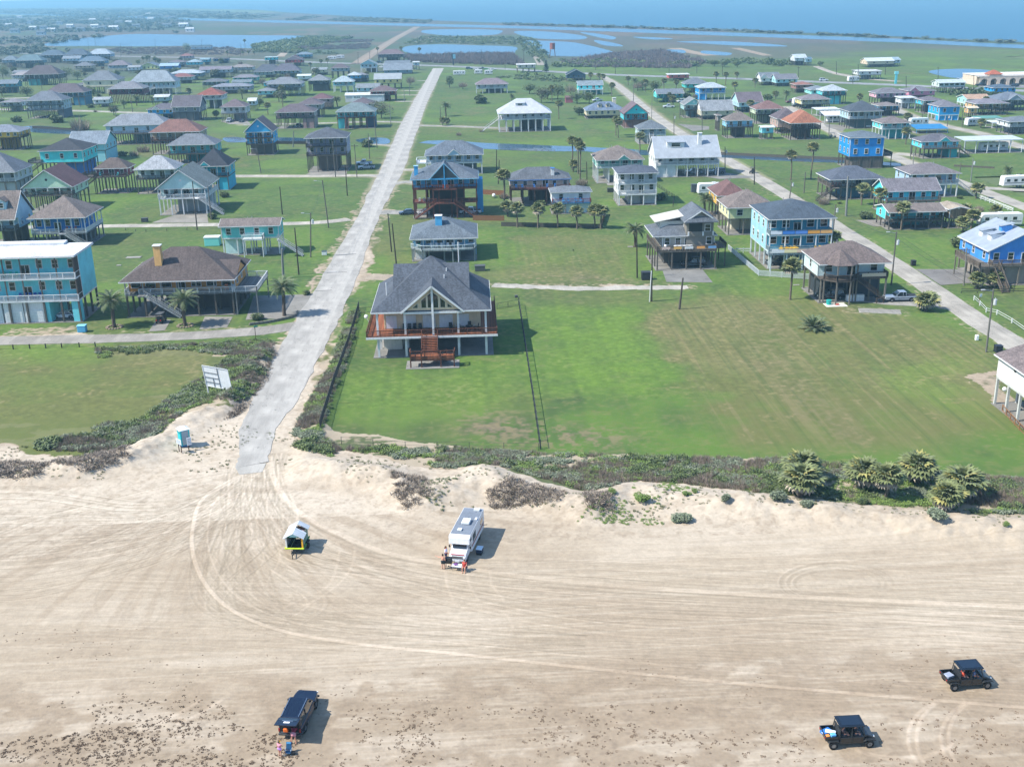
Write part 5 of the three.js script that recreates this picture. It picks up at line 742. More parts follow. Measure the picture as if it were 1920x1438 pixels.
// ---------- the grey roofed house with the redwood deck ----------
{
 const C=G(812,668),s=scaleAt(C),W=18.6,D=18.5,t=thing('stilt_house','large house with slate grey pyramid roof, A frame gable and redwood wraparound deck','house',C);
 const hf=HY(V(C.x,0,C.z + 1),629),he=HY(V(C.x,0,C.z + .1),582.5),hp=HY(V(C.x,0,C.z - D / 2),479);
 const x0=-W / 2,x1=W / 2,white=paint('#eef0f0'),red=wood('#a8643f'),redD=wood('#774630'),roofM=shingle('#59616c'),wallM=siding('#dcc3a2'),dz=1.0,dx=1.5;
 mesh('slab',[bx(x0 - .6,x1 + .8,0,.12,-D,.3)],concrete('#b2b0aa'),t);
 // ground floor posts and beams
 for(const f of[0.02,.265,.735,.98])for(const z of[-.1,-4.6,-9.2,-13.8,-18.2])mesh('post',shared('mpost',()=>box(.36,hf - .5,.36,0,(hf - .5)/ 2,0)),white,t).position.set(lerp(x0,x1,f),.1,z);
 mesh('beam',[bx(x0 - dx + .1,x1 + dx - .1,hf - .62,hf - .3,-.35,.1)],white,t);mesh('fascia',[bx(x0 - dx - .05,x1 + dx + .05,hf - .42,hf - .06,dz + .002,dz + .07)],white,t);
 mesh('ground_floor_wall',[bx(-4,4,.12,hf - .65,-15.5,-10)],siding('#b9b2a6'),t);mesh('ground_floor_wall',[bx(x0 + .9,x0 + 4,.12,hf - .65,-9,-4)],siding('#cfcabd'),t);
 // deck boards frame, laid in runs
 mesh('deck',[bx(x0 - dx,x1 + dx,hf - .3,hf - .002,-D - .8,dz)],red,t);
 const rl=(a,b)=>mesh('railing',[rail(a,b,2,1,4)],redD,t),y=hf,L=x0 - dx + .08,Rr=x1 + dx - .08,sw=1.38;
 rl(V(L,y,dz - .06),V(-1.75 - 0,y,dz - .06));rl(V(1.0,y,dz - .06),V(Rr,y,dz - .06));rl(V(L,y,dz),V(L,y,-D - .7));rl(V(Rr,y,dz),V(Rr,y,-D - .7));
 // walls
 const wz=-3.4,wx0=x0 + 1.2,wx1=x1 - 1.2;mesh('wall',[bx(wx0,wx1,hf,he - .1,-D + .5,wz)],wallM,t);
[[.02,.13],[.2,.33],[.4,.53],[.57,.71],[.77,.88]].forEach(([a,b])=>{const m=mesh('shutter',[bx(lerp(wx0,wx1,a),lerp(wx0,wx1,b),hf + .08,hf + 2.3,wz,wz + .07)],paint('#dfe0e6'),t);});
[.16,.37,.55,.74,.93].forEach(f=>mesh('wall_lamp',[box(.14,.22,.14,lerp(wx0,wx1,f),hf + .28,wz + .07)],white,t));
 mesh('louver',Array.from({length:14},(_,i)=>bx(wx0 + .05,wx0 + .25,hf + .2 + i*.15,hf + .28 + i*.15,wz + .01,wz + .1)).concat(bx(wx0,wx0 + .3,hf + .1,hf + 2.35,wz,wz + .03)),paint('#d9c7a5'),t);
 // porch posts and beams
 const gx=.25,gw=4.85,gh=HY(V(C.x,0,C.z + .9),536.5)- he;
 for(const f of[.02,.265,.735,.98])mesh('porch_post',[box(.34,he - hf - .1,.34,lerp(x0,x1,f),hf +(he - hf - .1)/ 2,-.1)],white,t);
 mesh('porch_post',[box(.34,he - hf + gh - .4,.34,gx,hf +(he - hf + gh - .4)/ 2,.62)],white,t);mesh('tie_beam',[bx(gx - gw,gx + gw,he - .38,he - .02,.32,.6)],white,t);
 mesh('eave_beam',[bx(x0,gx - gw - .02,he - .34,he - .05,-.2,.02)],white,t);mesh('eave_beam',[bx(gx + gw + .02,x1,he - .34,he - .05,-.2,.02)],white,t);
 // roof: pyramid, cross wing, front gable
 const e=.55,rise=hp - he,sl=rise /(D / 2 + e);
 mesh('roof',[roofHip(x0 - e,x1 + e,-D - e,e,he,rise)],roofM,t);mesh('roof_fascia',[bx(x0 - e,gx - gw,he - .2,he + .02,e,e + .05),bx(gx + gw,x1 + e,he - .2,he + .02,e,e + .05),bx(x0 - e - .05,x0 - e,he - .2,he + .02,-D - e,e),bx(x1 + e,x1 + e + .05,he - .2,he + .02,-D - e,e)],white,t);
 const wr=rise*.66,wy=he + rise*.16,wl=x0 + 2.9,wrx=x1 - 2.9,wzc=-D*.5,wd=D / 2 - 1.6;
 mesh('cross_roof',roofGable(wl,wrx,wzc - wd,wzc + wd,wy,wr,true),roofM,t);for(const x of[wl + .05,wrx - .25])mesh('gable_wall',[prism([[-wzc - wd + .4,wy - 1],[-wzc + wd - .4,wy - 1],[-wzc + wd - .4,wy],[-wzc,wy + wr - .2],[-wzc - wd + .4,wy]],0,.2).rotateY(Math.PI / 2).translate(x,0,0)],siding('#6d747d'),t);
 const zf=1.0,zb=e - gh / sl;mesh('gable_roof',[slab2([gx + gw + .35,he + .02,zf],[gx + gw + .35,he + .02,e],[gx,he + gh,zb],[gx,he + gh,zf],.14),slab2([gx - gw - .35,he + .02,e],[gx - gw - .35,he + .02,zf],[gx,he + gh,zf],[gx,he + gh,zb],.14)],roofM,t);
 mesh('rake_trim',[bar(V(gx - gw - .35,he - .1,zf + .03),V(gx,he + gh - .1,zf + .03),.08,.3),bar(V(gx + gw + .35,he - .1,zf + .03),V(gx,he + gh - .1,zf + .03),.08,.3)],white,t);
 mesh('gable_wall',[prism([[gx - gw,he - .3],[gx + gw,he - .3],[gx,he + gh - .4]],.12,.3)],siding('#dcc3a2'),t);
 for(const k of[-2.75,-1.35,-.3,.62,1.75,2.9].map((v,i)=>[v,i])){const xa=gx + k[0]- .42,xb=gx + k[0]+ .34,top=x=>he +(gh - .4)*(1 - Math.abs(x - gx)/ gw)- .7,b=he + .6;if(top(xa)<b + .2&&top(xb)<b + .2)continue;const P=[[xa,b],[xb,b],[xb,Math.max(b + .05,top(xb))],[xa,Math.max(b + .05,top(xa))]];const f=mesh('window',[prism([[xa - .12,b - .12],[xb + .12,b - .12],[xb + .12,P[2][1]+ .14],[xa - .12,P[3][1]+ .14]],.3,.37)],paint('#d8cdb8'),t);mesh('pane',[prism(P,.37,.4)],glass,f);}
 for(const p of[[.62,-5.2],[.64,-6.4],[.75,-11],[.1,-4]]){const x=lerp(x0,x1,p[0]);mesh('roof_vent',[rod(V(x,he,p[1]),V(x,he + sl*-p[1]+ .95,p[1]),.09,.09,8)],plain('#c9ccce',.5),t);}
 mesh('satellite_dish',[new THREE.SphereGeometry(.45,14,6,0,6.3,0,.9).rotateX(1.1).translate(x0 - 2.1,hf + 1.2,-7),rod(V(x0 - 1.6,hf,-7),V(x0 - 2.1,hf + 1.1,-7.1),.04)],white,t);
 // front stairs to the landing
 const zL=G(815,690).z - C.z,lh=1.75,lx=.1,lw=3.6;stairs(t,V(-.37,hf,dz),V(0,0,1),hf - lh,2.6,2,redD,red);
 const z1=dz + Math.round((hf - lh)/ .2)*.28;mesh('landing',[bx(lx - lw,lx + lw,lh - .25,lh,z1,z1 + 1.7)],red,t);mesh('landing_skirt',[bx(lx - lw,lx + lw,lh - .6,lh - .26,z1 + 1.66,z1 + 1.72)],redD,t);
 for(const x of[lx - lw + .1,lx - 1.75,lx + 1.35,lx + lw - .1])mesh('landing_post',[box(.2,lh + 1,.2,x,(lh + 1)/ 2,z1 + 1.78)],redD,t);
 rl(V(lx - lw,lh,z1 + 1.6),V(lx + lw,lh,z1 + 1.6));rl(V(lx - lw,lh,z1),V(lx - lw,lh,z1 + 1.6));rl(V(lx + lw,lh,z1),V(lx + lw,lh,z1 + 1.6));
 stairs(t,V(lx + 1.6,lh,z1 + .7),V(0,0,-1),lh - .12,1.3,2,redD,red);
 mesh('gate',[bar(V(-1.6,hf + .2,dz),V(-.35,hf + 1,dz),.06),bar(V(-.35,hf + 1,dz),V(.9,hf + .2,dz),.06),bar(V(-1.7,hf + 1.02,dz),V(.98,hf + 1.02,dz),.09)],redD,t);
 const pd=mesh('concrete_pad',[box(lw*2 + 1.4,.08,4.2,lx,.05,z1 + .3)],concrete('#b2b0aa'),t);
 CUES.main={C,hf,he,x0,x1,wz};
}
// ---------- porch furniture ----------
function chairProto(color,label){
 const t=thing('deck_chair',label,'chair',V(0,-50,0)),m=plain(color,.6);
 mesh('seat',[rbox(.56,.07,.56,.02,0,.38,0)],m,t);const b=mesh('backrest',[-.2,-.07,.07,.2].map(x=>rbox(.12,.75,.05,.015,x,.78,-.32)).concat(box(.5,.06,.04,0,1.02,-.34))[0]&&[rbox(.54,.75,.05,.02,0,.76,-.3)],m,t);b.rotation.x=-.12;
 for(const x of[-.26,.26]){mesh('armrest',[rbox(.1,.05,.62,.015,x,.58,-.02)],m,t);for(const z of[-.24,.24])mesh('leg',[box(.07,.4,.07,x,.2,z)],m,t);}
 return t;
}
const ORD=['first','second','third','fourth','fifth','sixth'];
function chairs(color,lab0,group,list){let p=null,i=0;list.sort((a,b)=>a[0].x - b[0].x);for(const[pos,turn]of list){const label=list.length>1?lab0 + ', ' + ORD[i++]+ ' from left':lab0;if(label.split(' ').length>16)console.log('long',label);if(!p){p=chairProto(color,label);p.position.copy(pos);p.rotation.y=turn;p.userData.group=group;}else copyOf(p,label,pos,turn,group);}}
{const m=CUES.main,P=(x,z)=>V(m.C.x + x,m.hf,m.C.z + z);
 chairs('#2b2f36','dark lounge chair by the shutters of the redwood deck','dark lounge chairs in a row on the redwood deck',[-4.7,-3.85,-2.95,-2.05].map(x=>[P(x,-2.3),0]));
 chairs('#26292d','dark chair standing alone between the white shutters on the redwood deck',null,[[P(3.1,-2.3),.2]]);
 chairs('#2c2a2a','dark chair at the porch table on the right of the redwood deck','chairs round the porch table',[[P(5.0,-1.6),1.4],[P(7.3,-1.5),-1.4],[P(6.2,-2.6),0]]);
 const t=thing('porch_table','dark round porch table between chairs on the redwood deck','table',P(6.15,-1.5));mesh('tabletop',[new THREE.CylinderGeometry(.6,.6,.06,20).translate(0,.73,0)],plain('#2c2a2a'),t);mesh('leg',[rod(V(0,0,0),V(0,.7,0),.06),new THREE.CylinderGeometry(.3,.34,.05,14).translate(0,.03,0)],plain('#2c2a2a'),t);
}
function on(px,py,h){let P=G(px,py,h);return P;}
const deckOf=txt=>CUES.find(c=>c.t.userData.label.startsWith(txt));
const dk=(q,f,z,k=0)=>V(q.C.x + lerp(q.x0,q.x1,f),k?(q.hf + q.he)/ 2:q.hf,q.C.z + z);
{let q=deckOf('tall sea blue');chairs('#e6b800','yellow chair on the near side of the long yellow table','yellow chairs on the sea blue house deck',[.2,.27,.34,.41].map(f=>[dk(q,f,1.4),Math.PI]));chairs('#e6b800','yellow chair on the house side of the long yellow table','yellow chairs on the sea blue house deck',[.2,.27,.34,.41].map(f=>[dk(q,f,.1),0]));chairs('#e6b800','yellow chair apart from the long table, right end of the deck','yellow chairs on the sea blue house deck',[[dk(q,.74,.9),.4],[dk(q,.79,.9),-.4]]);
 const t=thing('deck_table','long yellow table on the deck of the sea blue house','table',dk(q,.305,.75));mesh('tabletop',[rbox(4.2,.08,.85,.03,0,.74,0)],plain('#e6b800',.6),t);for(const x of[-1.9,1.9])for(const z of[-.3,.3])mesh('leg',[box(.08,.72,.08,x,.36,z)],plain('#e6b800',.6),t);
 q=deckOf('blue house with brown timber');chairs('#c4553a','coral red chair on the upper balcony of the timbered A frame house','coral chairs on the timbered house balcony',[[dk(q,.48,.6),0],[dk(q,.54,.6),0]]);const q2=q;chairs('#b9bcbd','pale chair on the lower deck of the timbered A frame house','pale chairs on the timbered lower deck',[.1,.17,.24].map(f=>{const p=dk(q2,f,-.9);p.y=HY(q2.C,379);return[p,0];}));
 q=deckOf('light blue house with angled');chairs('#d5d9da','white chair on the angled deck of the blue house','white chairs on the angled deck',[.3,.38,.46,.56,.64,.72].map(f=>[dk(q,f,-.2),0]));chairs('#3f9f6a','green chair at the left end of the angled deck',null,[[dk(q,.12,-.3),.5]]);
 q=deckOf('weathered shingle');chairs('#e3e4e4','white chair by the dining table on the shingle house deck','white chairs on the shingle house deck',[.34,.42,.5,.58].map(f=>[dk(q,f,-.7),Math.PI]).concat([[dk(q,.2,-1),1],[dk(q,.14,-1.2),-.6]]));
 const t2=thing('deck_table','white dining table on the shingle house deck','table',dk(q,.46,-1.5));mesh('tabletop',[rbox(4,.08,1,.03,0,.75,0)],plain('#e3e4e4',.6),t2);for(const x of[-1.8,1.8])mesh('leg',[box(.08,.72,.7,x,.37,0)],plain('#e3e4e4',.6),t2);
 q=deckOf('turquoise three storey');chairs('#1d4f9a','navy cushioned chair on the lower balcony of the turquoise three storey house','navy chairs on the turquoise house balcony',[.5,.54,.58,.62,.66].map(f=>[dk(q,f,-1.6),0]));chairs('#2fae9a','sea green chair on the upper balcony of the turquoise three storey house','sea green chairs on the upper turquoise balcony',[.36,.4,.45,.5].map(f=>[dk(q,f,-1.6,1),0]));
 q=deckOf('orange tan house');chairs('#d77a4a','orange chair on the grey deck of the orange tan house',null,[[dk(q,.93,-1.4),.3]]);chairs('#6fb6d8','sky blue chair on the grey deck of the orange tan house',null,[[dk(q,.975,-1.2),-.3]]);chairs('#6a4a3a','brown chair in the shaded porch of the orange tan house','brown porch chairs of the orange tan house',[.12,.17,.24].map(f=>[dk(q,f,-1.6),.2]));
 q=deckOf('royal blue');chairs('#a8562f','rust orange chair on the porch of the royal blue house','rust chairs on the royal blue porch',[.6,.68,.76].map(f=>[dk(q,f,-1.7),0]));
 q=deckOf('white cabin');chairs('#3f9fd0','blue chair on the crowded red deck of the white cabin','blue chairs on the crowded red deck',[.3,.42,.62,.75].map(f=>[dk(q,f,-.8),.3]));q=deckOf('brick house');chairs('#3a84c4','blue chair on the redwood deck of the brick house','blue chairs on the brick house deck',[.1,.2,.4,.62,.75].map(f=>[dk(q,f,-1.4),.1]));
 q=deckOf('periwinkle');chairs('#c9583a','red orange chair on the white porch of the periwinkle house','red orange chairs on the periwinkle porch',[.68,.78,.88].map(f=>[dk(q,f,-1),0]));q=deckOf('pale house with slate hip');chairs('#d99a96','pink chair on the shaded porch of the slate roofed house','pink chairs on the slate roofed porch',[.08,.14,.2].map(f=>[dk(q,f,-1.2),0]));
 q=deckOf('mint green');chairs('#2f3336','dark chair on the porch of the mint green house','dark chairs on the mint green porch',[.2,.28,.62,.74].map(f=>[dk(q,f,-1.3),0]));q=deckOf('dark maroon');chairs('#2fa9b4','teal chair on the front deck of the dark maroon house','teal chairs on the maroon house deck',[[dk(q,.15,-1),.3],[dk(q,.7,-1),-.3]]);q=deckOf('white railed house with sage');chairs('#3a3236','dark chair on the porch of the sage roofed house','dark chairs on the sage roofed porch',[.15,.22,.3,.62].map(f=>[dk(q,f,-1.6),0]));
}
// ---------- plants ----------
const leafM=(h,t=.25)=>mat('leaf' + h + t,()=>new THREE.MeshPhysicalMaterial({color:h,roughness:.75,transmission:t,thickness:0,side:THREE.DoubleSide,vertexColors:true}));
const barkM=h=>mat('bark' + h,()=>new THREE.MeshStandardMaterial({color:h,roughness:.95,map:TX.wood}));
function tris(v,c){const g=new THREE.BufferGeometry();g.setAttribute('position',new THREE.Float32BufferAttribute(v,3));if(c)g.setAttribute('color',new THREE.Float32BufferAttribute(c,3));g.setAttribute('uv',new THREE.Float32BufferAttribute(new Float32Array(v.length / 3*2),2));g.computeVertexNormals();return g;}
function fanLeaf(L,rad,n,tone,r){// stalk and a fan of blades, along +z
 const v=[],c=[],col3=k=>{for(let i=0;i<3;i++)c.push(tone[0]*k,tone[1]*k,tone[2]*k);};
 v.push(-.03,0,0,.03,0,0,0,.02 - L*.05,L);col3(1.2);
 for(let i=0;i<n;i++){const a=lerp(-1.9,1.9,i /(n - 1))+(r()- .5)*.1,R0=rad*(.82 + .25*r())*(1 - .14*Math.abs(a)/ 1.9),w=rad*.16,dx=Math.sin(a),dz=Math.cos(a),k=.75 + .5*r();v.push(dx*.05 - dz*w*.2,-L*.05,L + dz*.05 + dx*w*.2,dx*R0*.55 + dz*w,.03*(r()- .3),L + dz*R0*.55 - dx*w,dx*R0,-.32*rad*(.4 + r()),L + dz*R0);col3(k);v.push(dx*.05,-L*.05,L,dx*R0*.55 + dz*w,.02,L + dz*R0*.55 - dx*w,dx*R0*.55 - dz*w,-.02,L + dz*R0*.55 + dx*w);col3(k*.85);v.push(dx*R0*.55 - dz*w,-.02,L + dz*R0*.55 + dx*w,dx*R0*.55 + dz*w,.02,L + dz*R0*.55 - dx*w,dx*R0,-.32*rad*(.4 + r()),L + dz*R0);col3(k*1.1);}
 return tris(v,c);
}
function dateLeaf(L,n,tone,r,arch=.5){
 const v=[],c=[],col3=k=>{for(let i=0;i<3;i++)c.push(tone[0]*k,tone[1]*k,tone[2]*k);},P=t=>[0,L*(.55*t - arch*1.6*t*t),L*(t - .12*t*t)];
 for(let i=0;i<6;i++){const a=P(i / 6),b=P((i + 1)/ 6),w=.05*(1 - i / 7);v.push(-w,a[1],a[2],w,a[1],a[2],0,b[1],b[2]);col3(1.1);}
 for(let i=1;i<=n;i++)for(const s of[-1,1]){const t=i / n,a=P(t),l=L*.2*Math.sin(Math.PI*(.15 + .8*t))*(.8 + .4*r()),k=.7 + .5*r();v.push(0,a[1],a[2]- .09,s*l,a[1]- l*(.25 + .3*r()),a[2]+ l*.55,0,a[1],a[2]+ .09);col3(k);}
 return tris(v,c);
}
const GREENP=[.165,.195,.07],GREYP=[.40,.345,.27],YEL=[.36,.33,.10];
function palmProto(kind,h,seed,parts){// fan | date | bush
 const r=rng(seed),t=thing('palm_tree','palm','palm tree',V(0,-80,0)),far=[],dead=[];
 if(kind !=='bush'){const n=9,pts=[],rad=kind==='date'?.27:.17;for(let i=0;i<7;i++)pts.push(V(.12*Math.sin(i*.7 + seed)*i / 3,h*i / 6,.1*Math.cos(i*.6)*i / 4));const g=new THREE.TubeGeometry(new THREE.CatmullRomCurve3(pts),14,rad,n);const p=g.attributes.position;for(let i=0;i<p.count;i++){const y=p.getY(i),k=(y<.5?1.35 - .7*y:1)*(.92 + .16*r())*(y>h - 1?1.35:1);const ax=.12*0;p.setX(i,p.getX(i)*1 +(p.getX(i)- ax)*(k - 1)*.8);p.setZ(i,p.getZ(i)*k);}mesh('trunk',[uvm(clean(g))],barkM(kind==='date'?'#6f6156':'#86796a'),t);}
 const top=V(kind==='bush'?0:.12*Math.sin(4.2 + seed)*2,kind==='bush'?.3:h,0),N=kind==='date'?46:kind==='bush'?42:42;
 const var_=[0,1,2,3].map(i=>ready(kind==='fan'?fanLeaf(.75,.95,11,i===3?YEL:GREENP,r):dateLeaf(kind==='bush'?2.5:2.7,15,i===3?[.21,.22,.10]:[.115,.16,.062],r,kind==='bush'?.28:.42))),deadG=ready(kind==='fan'?fanLeaf(.6,.85,9,GREYP,r):dateLeaf(2.2,10,GREYP,r,.6));
 for(let i=0;i<N;i++){
 const u=(i + .5)/ N,el=kind==='fan'?lerp(1.5,-.95,u):kind==='bush'?lerp(1.3,.0,u):lerp(1.25,-.45,u),az=i*2.39996 + r()*.3,sc=.85 + .3*r(),deadLeaf=kind==='fan'&&u>.76;
 const q=new THREE.Quaternion().setFromEuler(new THREE.Euler(-el +(kind==='fan'?0:.25),az,(r()- .5)*.5,'YXZ')),pos=top.clone().add(V(Math.sin(az)*.12,deadLeaf?-.35:0,Math.cos(az)*.12)),g0=deadLeaf?deadG:var_[i % 7===5?3:i % 3];
 if(parts){const m=mesh('frond',g0,leafM('#ffffff'),t);m.position.copy(pos);m.quaternion.copy(q);m.scale.setScalar(sc);}else{const g=g0.clone();g.userData={};g.applyMatrix4(new THREE.Matrix4().compose(pos,q,V(sc,sc,sc)));far.push(g);}
}
 if(far.length)mesh('crown',far,leafM('#ffffff'),t);
 return t;
}
const palmCache={};
function palm(px,pb,pt,kind,where,sc,yaw){// base point, crown centre height in the photograph
 const P=HG(px,pb),s=scaleAt(P),h=kind==='bush'?0:Math.max(1,HY(P,pt)),parts=s>6.2,hb=kind==='bush'?0:Math.max(1,Math.round(h*2)/ 2),key=kind + hb + parts,r=rng(px*17 + pb);
 const lab=where;let t=palmCache[key];
 if(!t){t=palmCache[key]=palmProto(kind,hb,px,parts);t.position.copy(P);t.rotation.y=r()*6;t.userData.label=lab;t.scale.set((sc||1)*1.22,1,(sc||1)*1.22);}
 else{const c=copyOf(t,lab,P,r()*6,null);c.scale.set((sc||1)*1.22,.96 + .08*r(),(sc||1)*1.22);t=c;}
 return t;
}
const FAN='fan',DATE='date';
// west
palm(214,614,566,DATE,'date palm in a stone ring beside the turquoise house');palm(347,611,560,DATE,'date palm in a stone ring in front of the orange tan porch');palm(533,592,538,DATE,'date palm by the low curved wall at the street corner');
palm(186,197,180,DATE,'date palm left of the maroon balcony house',.85);palm(256,198,184,DATE,'date palm in front of the maroon balcony house',.85);palm(232,204,194,DATE,'short date palm left of a taller one on the far lawn',.7);palm(286,196,186,DATE,'small palm between the maroon balcony house and the alley',.6);palm(311,188,177,DATE,'palm in front of the white stairs of the two tiered house',.7);
palm(405,222,212,FAN,'fan palm left of the mauve brown house',.9);palm(458,226,206,FAN,'fan palm beside the parked car under the mauve brown house',.9);palm(454,186,172,DATE,'dark palm behind the terracotta roofed white house',.9);palm(355,180,169,FAN,'palm right of the two tiered white house');palm(530,201,166,FAN,'tall thin fan palm behind the dusty pink house');palm(502,215,197,FAN,'fan palm left of the dusty pink house');palm(632,200,186,DATE,'dark date palm beside the metal building with lettering',.95);
palm(602,124,114,FAN,'left one of two fan palms near the highway',.9);palm(614,124,113,FAN,'right one of two fan palms near the highway',.9);palm(582,130,120,FAN,'leaning fan palm left of the highway pair',.9);palm(688,152,138,FAN,'fan palm in front of the pale blue gabled house',.9);palm(708,104,91,FAN,'fan palm left of the two storey mauve house',.9);palm(752,104,90,FAN,'fan palm right of the two storey mauve house',.9);palm(786,104,92,FAN,'fan palm standing against the lagoon');palm(459,88,76,FAN,'lone fan palm against the wide lagoon');palm(426,106,98,FAN,'palm clump by the far lagoon road',.9);palm(455,105,98,FAN,'left palm of a dark row by the far road',.9);palm(466,104,97,FAN,'middle palm of a dark row by the far road',.9);palm(476,104,97,FAN,'right palm of a dark row by the far road',.9);palm(268,118,109,FAN,'left palm of a pair behind the yellow gabled house',.8);palm(280,118,108,FAN,'right palm of a pair behind the yellow gabled house',.8);palm(178,82,68,FAN,'palm on the small island shore of the lagoon',1.1);
// east
palm(836,218,198,DATE,'round headed date palm alone on the wide lawn by the street');palm(1048,223,193,FAN,'tall fan palm right of the silver roofed pavilion house');
palm(1073,318,260,FAN,'leftmost tall palm of three beside the sea green house');palm(1084,326,267,FAN,'middle tall palm of three beside the sea green house');palm(1088,337,274,FAN,'rightmost tall palm of three beside the sea green house');palm(1075,322,308,FAN,'short palm at the foot of the three tall ones',.9);
palm(1155,254,224,FAN,'left palm of a pair before the vivid turquoise house');palm(1159,258,228,FAN,'right palm of a pair before the vivid turquoise house');palm(1200,283,256,FAN,'palm at the left corner of the grey blue stair house');palm(1234,322,284,FAN,'palm before the left end of the long white house');
palm(1483,338,290,FAN,'left of two tall palms on the lawn by the right hand ditch');palm(1521,336,279,FAN,'right of two tall palms on the lawn by the right hand ditch');palm(1650,410,362,FAN,'tall palm before the long turquoise house');palm(1690,431,391,FAN,'palm before the low cabin with rooftop deck');palm(1699,271,245,FAN,'palm right of the aqua house with white posts');palm(1616,384,354,FAN,'palm between the slate hip house and the long turquoise house');
palm(1822,430,404,FAN,'palm right of the tan board shed');palm(1806,436,416,FAN,'shorter palm before the tan board shed');palm(1810,412,392,FAN,'palm behind the tan board shed');palm(1831,372,353,FAN,'palm by the white rail fence');palm(1866,405,394,FAN,'low palm behind the white camper',.9);palm(1482,562,502,FAN,'slender palm on the lawn left of the turret porch house');palm(1736,582,560,FAN,'full headed palm beside the silver pickup',1.2);palm(1832,541,521,FAN,'left small palm before the bright blue house',.9);palm(1866,540,521,FAN,'right small palm before the bright blue house',.9);palm(1561,466,443,FAN,'palm at the right corner of the sea blue house',.9);
palm(970,426,388,FAN,'first palm from the left in the row along the board fence');palm(1009,427,391,FAN,'second palm from the left in the row along the board fence');palm(1046,427,391,FAN,'third palm from the left in the row along the board fence');palm(1082,429,396,FAN,'fourth palm from the left in the row along the board fence');palm(1115,428,396,FAN,'fifth palm from the left in the row along the board fence');palm(1127,429,396,FAN,'last palm on the right in the row along the board fence');
palm(946,388,328,FAN,'tall ragged palm left of the brick house',1.2);palm(952,406,384,FAN,'short palm at the end of the cedar fence',1.1);palm(1322,402,374,DATE,'date palm behind the shingle house',.9);palm(1191,463,433,DATE,'date palm at the left of the shingle house');palm(1526,617,600,'bush','trunkless date palm clump alone on the mown field');palm(1382,148,138,FAN,'left palm before the azure house row',1);
palm(1343,160,139,FAN,'left of two palms near the red striped canopy');palm(1361,160,139,FAN,'right of two palms near the red striped canopy');palm(1378,186,157,FAN,'tall palm before the bright azure house');palm(1384,206,190,FAN,'left palm between the tan house and the plum gabled house');palm(1406,215,192,FAN,'right palm before the plum gabled house');palm(1378,200,178,FAN,'palm behind the tan house with white gable');palm(1416,165,150,FAN,'palm beside the twin gabled house');palm(1484,170,156,FAN,'palm right of the twin gabled house');palm(1474,190,176,DATE,'palm left of the butter yellow house',.8);palm(1455,186,175,FAN,'palm left of the butter yellow house near a truck');palm(1612,192,180,FAN,'palm beside the turquoise house with dark balcony',.9);palm(1702,226,218,FAN,'bushy palm behind the aqua house',1.1);palm(1848,205,187,FAN,'left palm before the peach house');palm(1860,212,195,FAN,'right palm before the peach house');palm(1840,240,228,FAN,'palm beside the green roofed shed');palm(1888,190,180,FAN,'palm before the large slate house');palm(1890,330,320,DATE,'low palm beyond the parked camper',.6);palm(1255,192,178,FAN,'palm left of the aqua house behind trucks');palm(1262,200,184,FAN,'palm in front of the aqua house');palm(1147,180,160,FAN,'palm beside the right hand street far up');palm(1130,160,143,FAN,'palm left of the far end of the right street');palm(1178,160,146,FAN,'palm right of the far end of the right street');palm(1190,165,150,DATE,'dense palm among dark trees beside the right street');palm(1210,172,152,FAN,'palm among trees left of the aqua house');palm(1245,168,152,FAN,'palm among dark trees further along');palm(1268,168,153,FAN,'palm before the green teal house');palm(1035,190,165,FAN,'palm beside dark trees on the big lawn');palm(1107,150,140,FAN,'palm behind the near black house');palm(1124,150,141,FAN,'palm right of the near black house');palm(960,192,182,DATE,'short palm left of the silver pavilion',.6);palm(830,236,226,FAN,'left one of two small palms by the driveway',.8);palm(838,234,226,FAN,'right one of two small palms by the driveway',.8);
// beach sabals, near the sand
function sabal(px,pb,pt,where,sc){return palm(px,pb,pt,FAN,where,sc);}
sabal(1503,905,868,'rearmost palm of the left beach pair',1.24);sabal(1500,932,897,'front palm of the left beach pair with yellow fronds',1.32);sabal(1618,916,880,'left palm of the middle beach pair',1.20);sabal(1661,936,894,'slim trunked palm right in the middle beach pair',0.98);sabal(1722,908,872,'beach palm with pale grey trunk behind the others',1.24);sabal(1800,936,902,'big yellow green beach palm at the right',1.37);sabal(1772,958,932,'low bushy beach palm nearest the sand at the right',1.04);
// ---------- shrubs and trees ----------
function leafBall(N,rx,ry,rz,size,tones,r,lumps=7){
 const v=[],c=[],L=Array.from({length:lumps},()=>{const a=r()*6.28,u=r();return[Math.cos(a)*rx*.62*Math.sqrt(u),ry*(.1 + .55*r()),Math.sin(a)*rz*.62*Math.sqrt(u),.45 + .35*r(),r()];});
 for(let i=0;i<N;i++){const l=L[i % lumps],th=r()*6.283,cz=r()*2 - 1,q=Math.sqrt(1 - cz*cz),k=l[3]*Math.pow(.35 + .65*r(),.5);const x=l[0]+ q*Math.cos(th)*rx*k,y=Math.max(.02,l[1]+ cz*ry*.75*k + ry*.25),z=l[2]+ q*Math.sin(th)*rz*k,s=size*(.6 + .8*r()),a=r()*6.28,b=r()*1.4 - .5;const ux=Math.cos(a)*s,uz=Math.sin(a)*s,uy=b*s,wx=-Math.sin(a)*s*.6,wz=Math.cos(a)*s*.6,wy=(r()- .5)*s;v.push(x - ux,y - uy,z - uz,x + wx,y + wy,z + wz,x + ux,y + uy,z + uz,x - ux,y - uy,z - uz,x + ux,y + uy,z + uz,x - wx,y - wy,z - wz);const t=tones[(l[4]*1.3 + r()*.7)*tones.length*.5|0]||tones[0],kk=.7 + .6*r();for(let j=0;j<6;j++)c.push(t[0]*kk,t[1]*kk,t[2]*kk);}
 return tris(v,c);
}
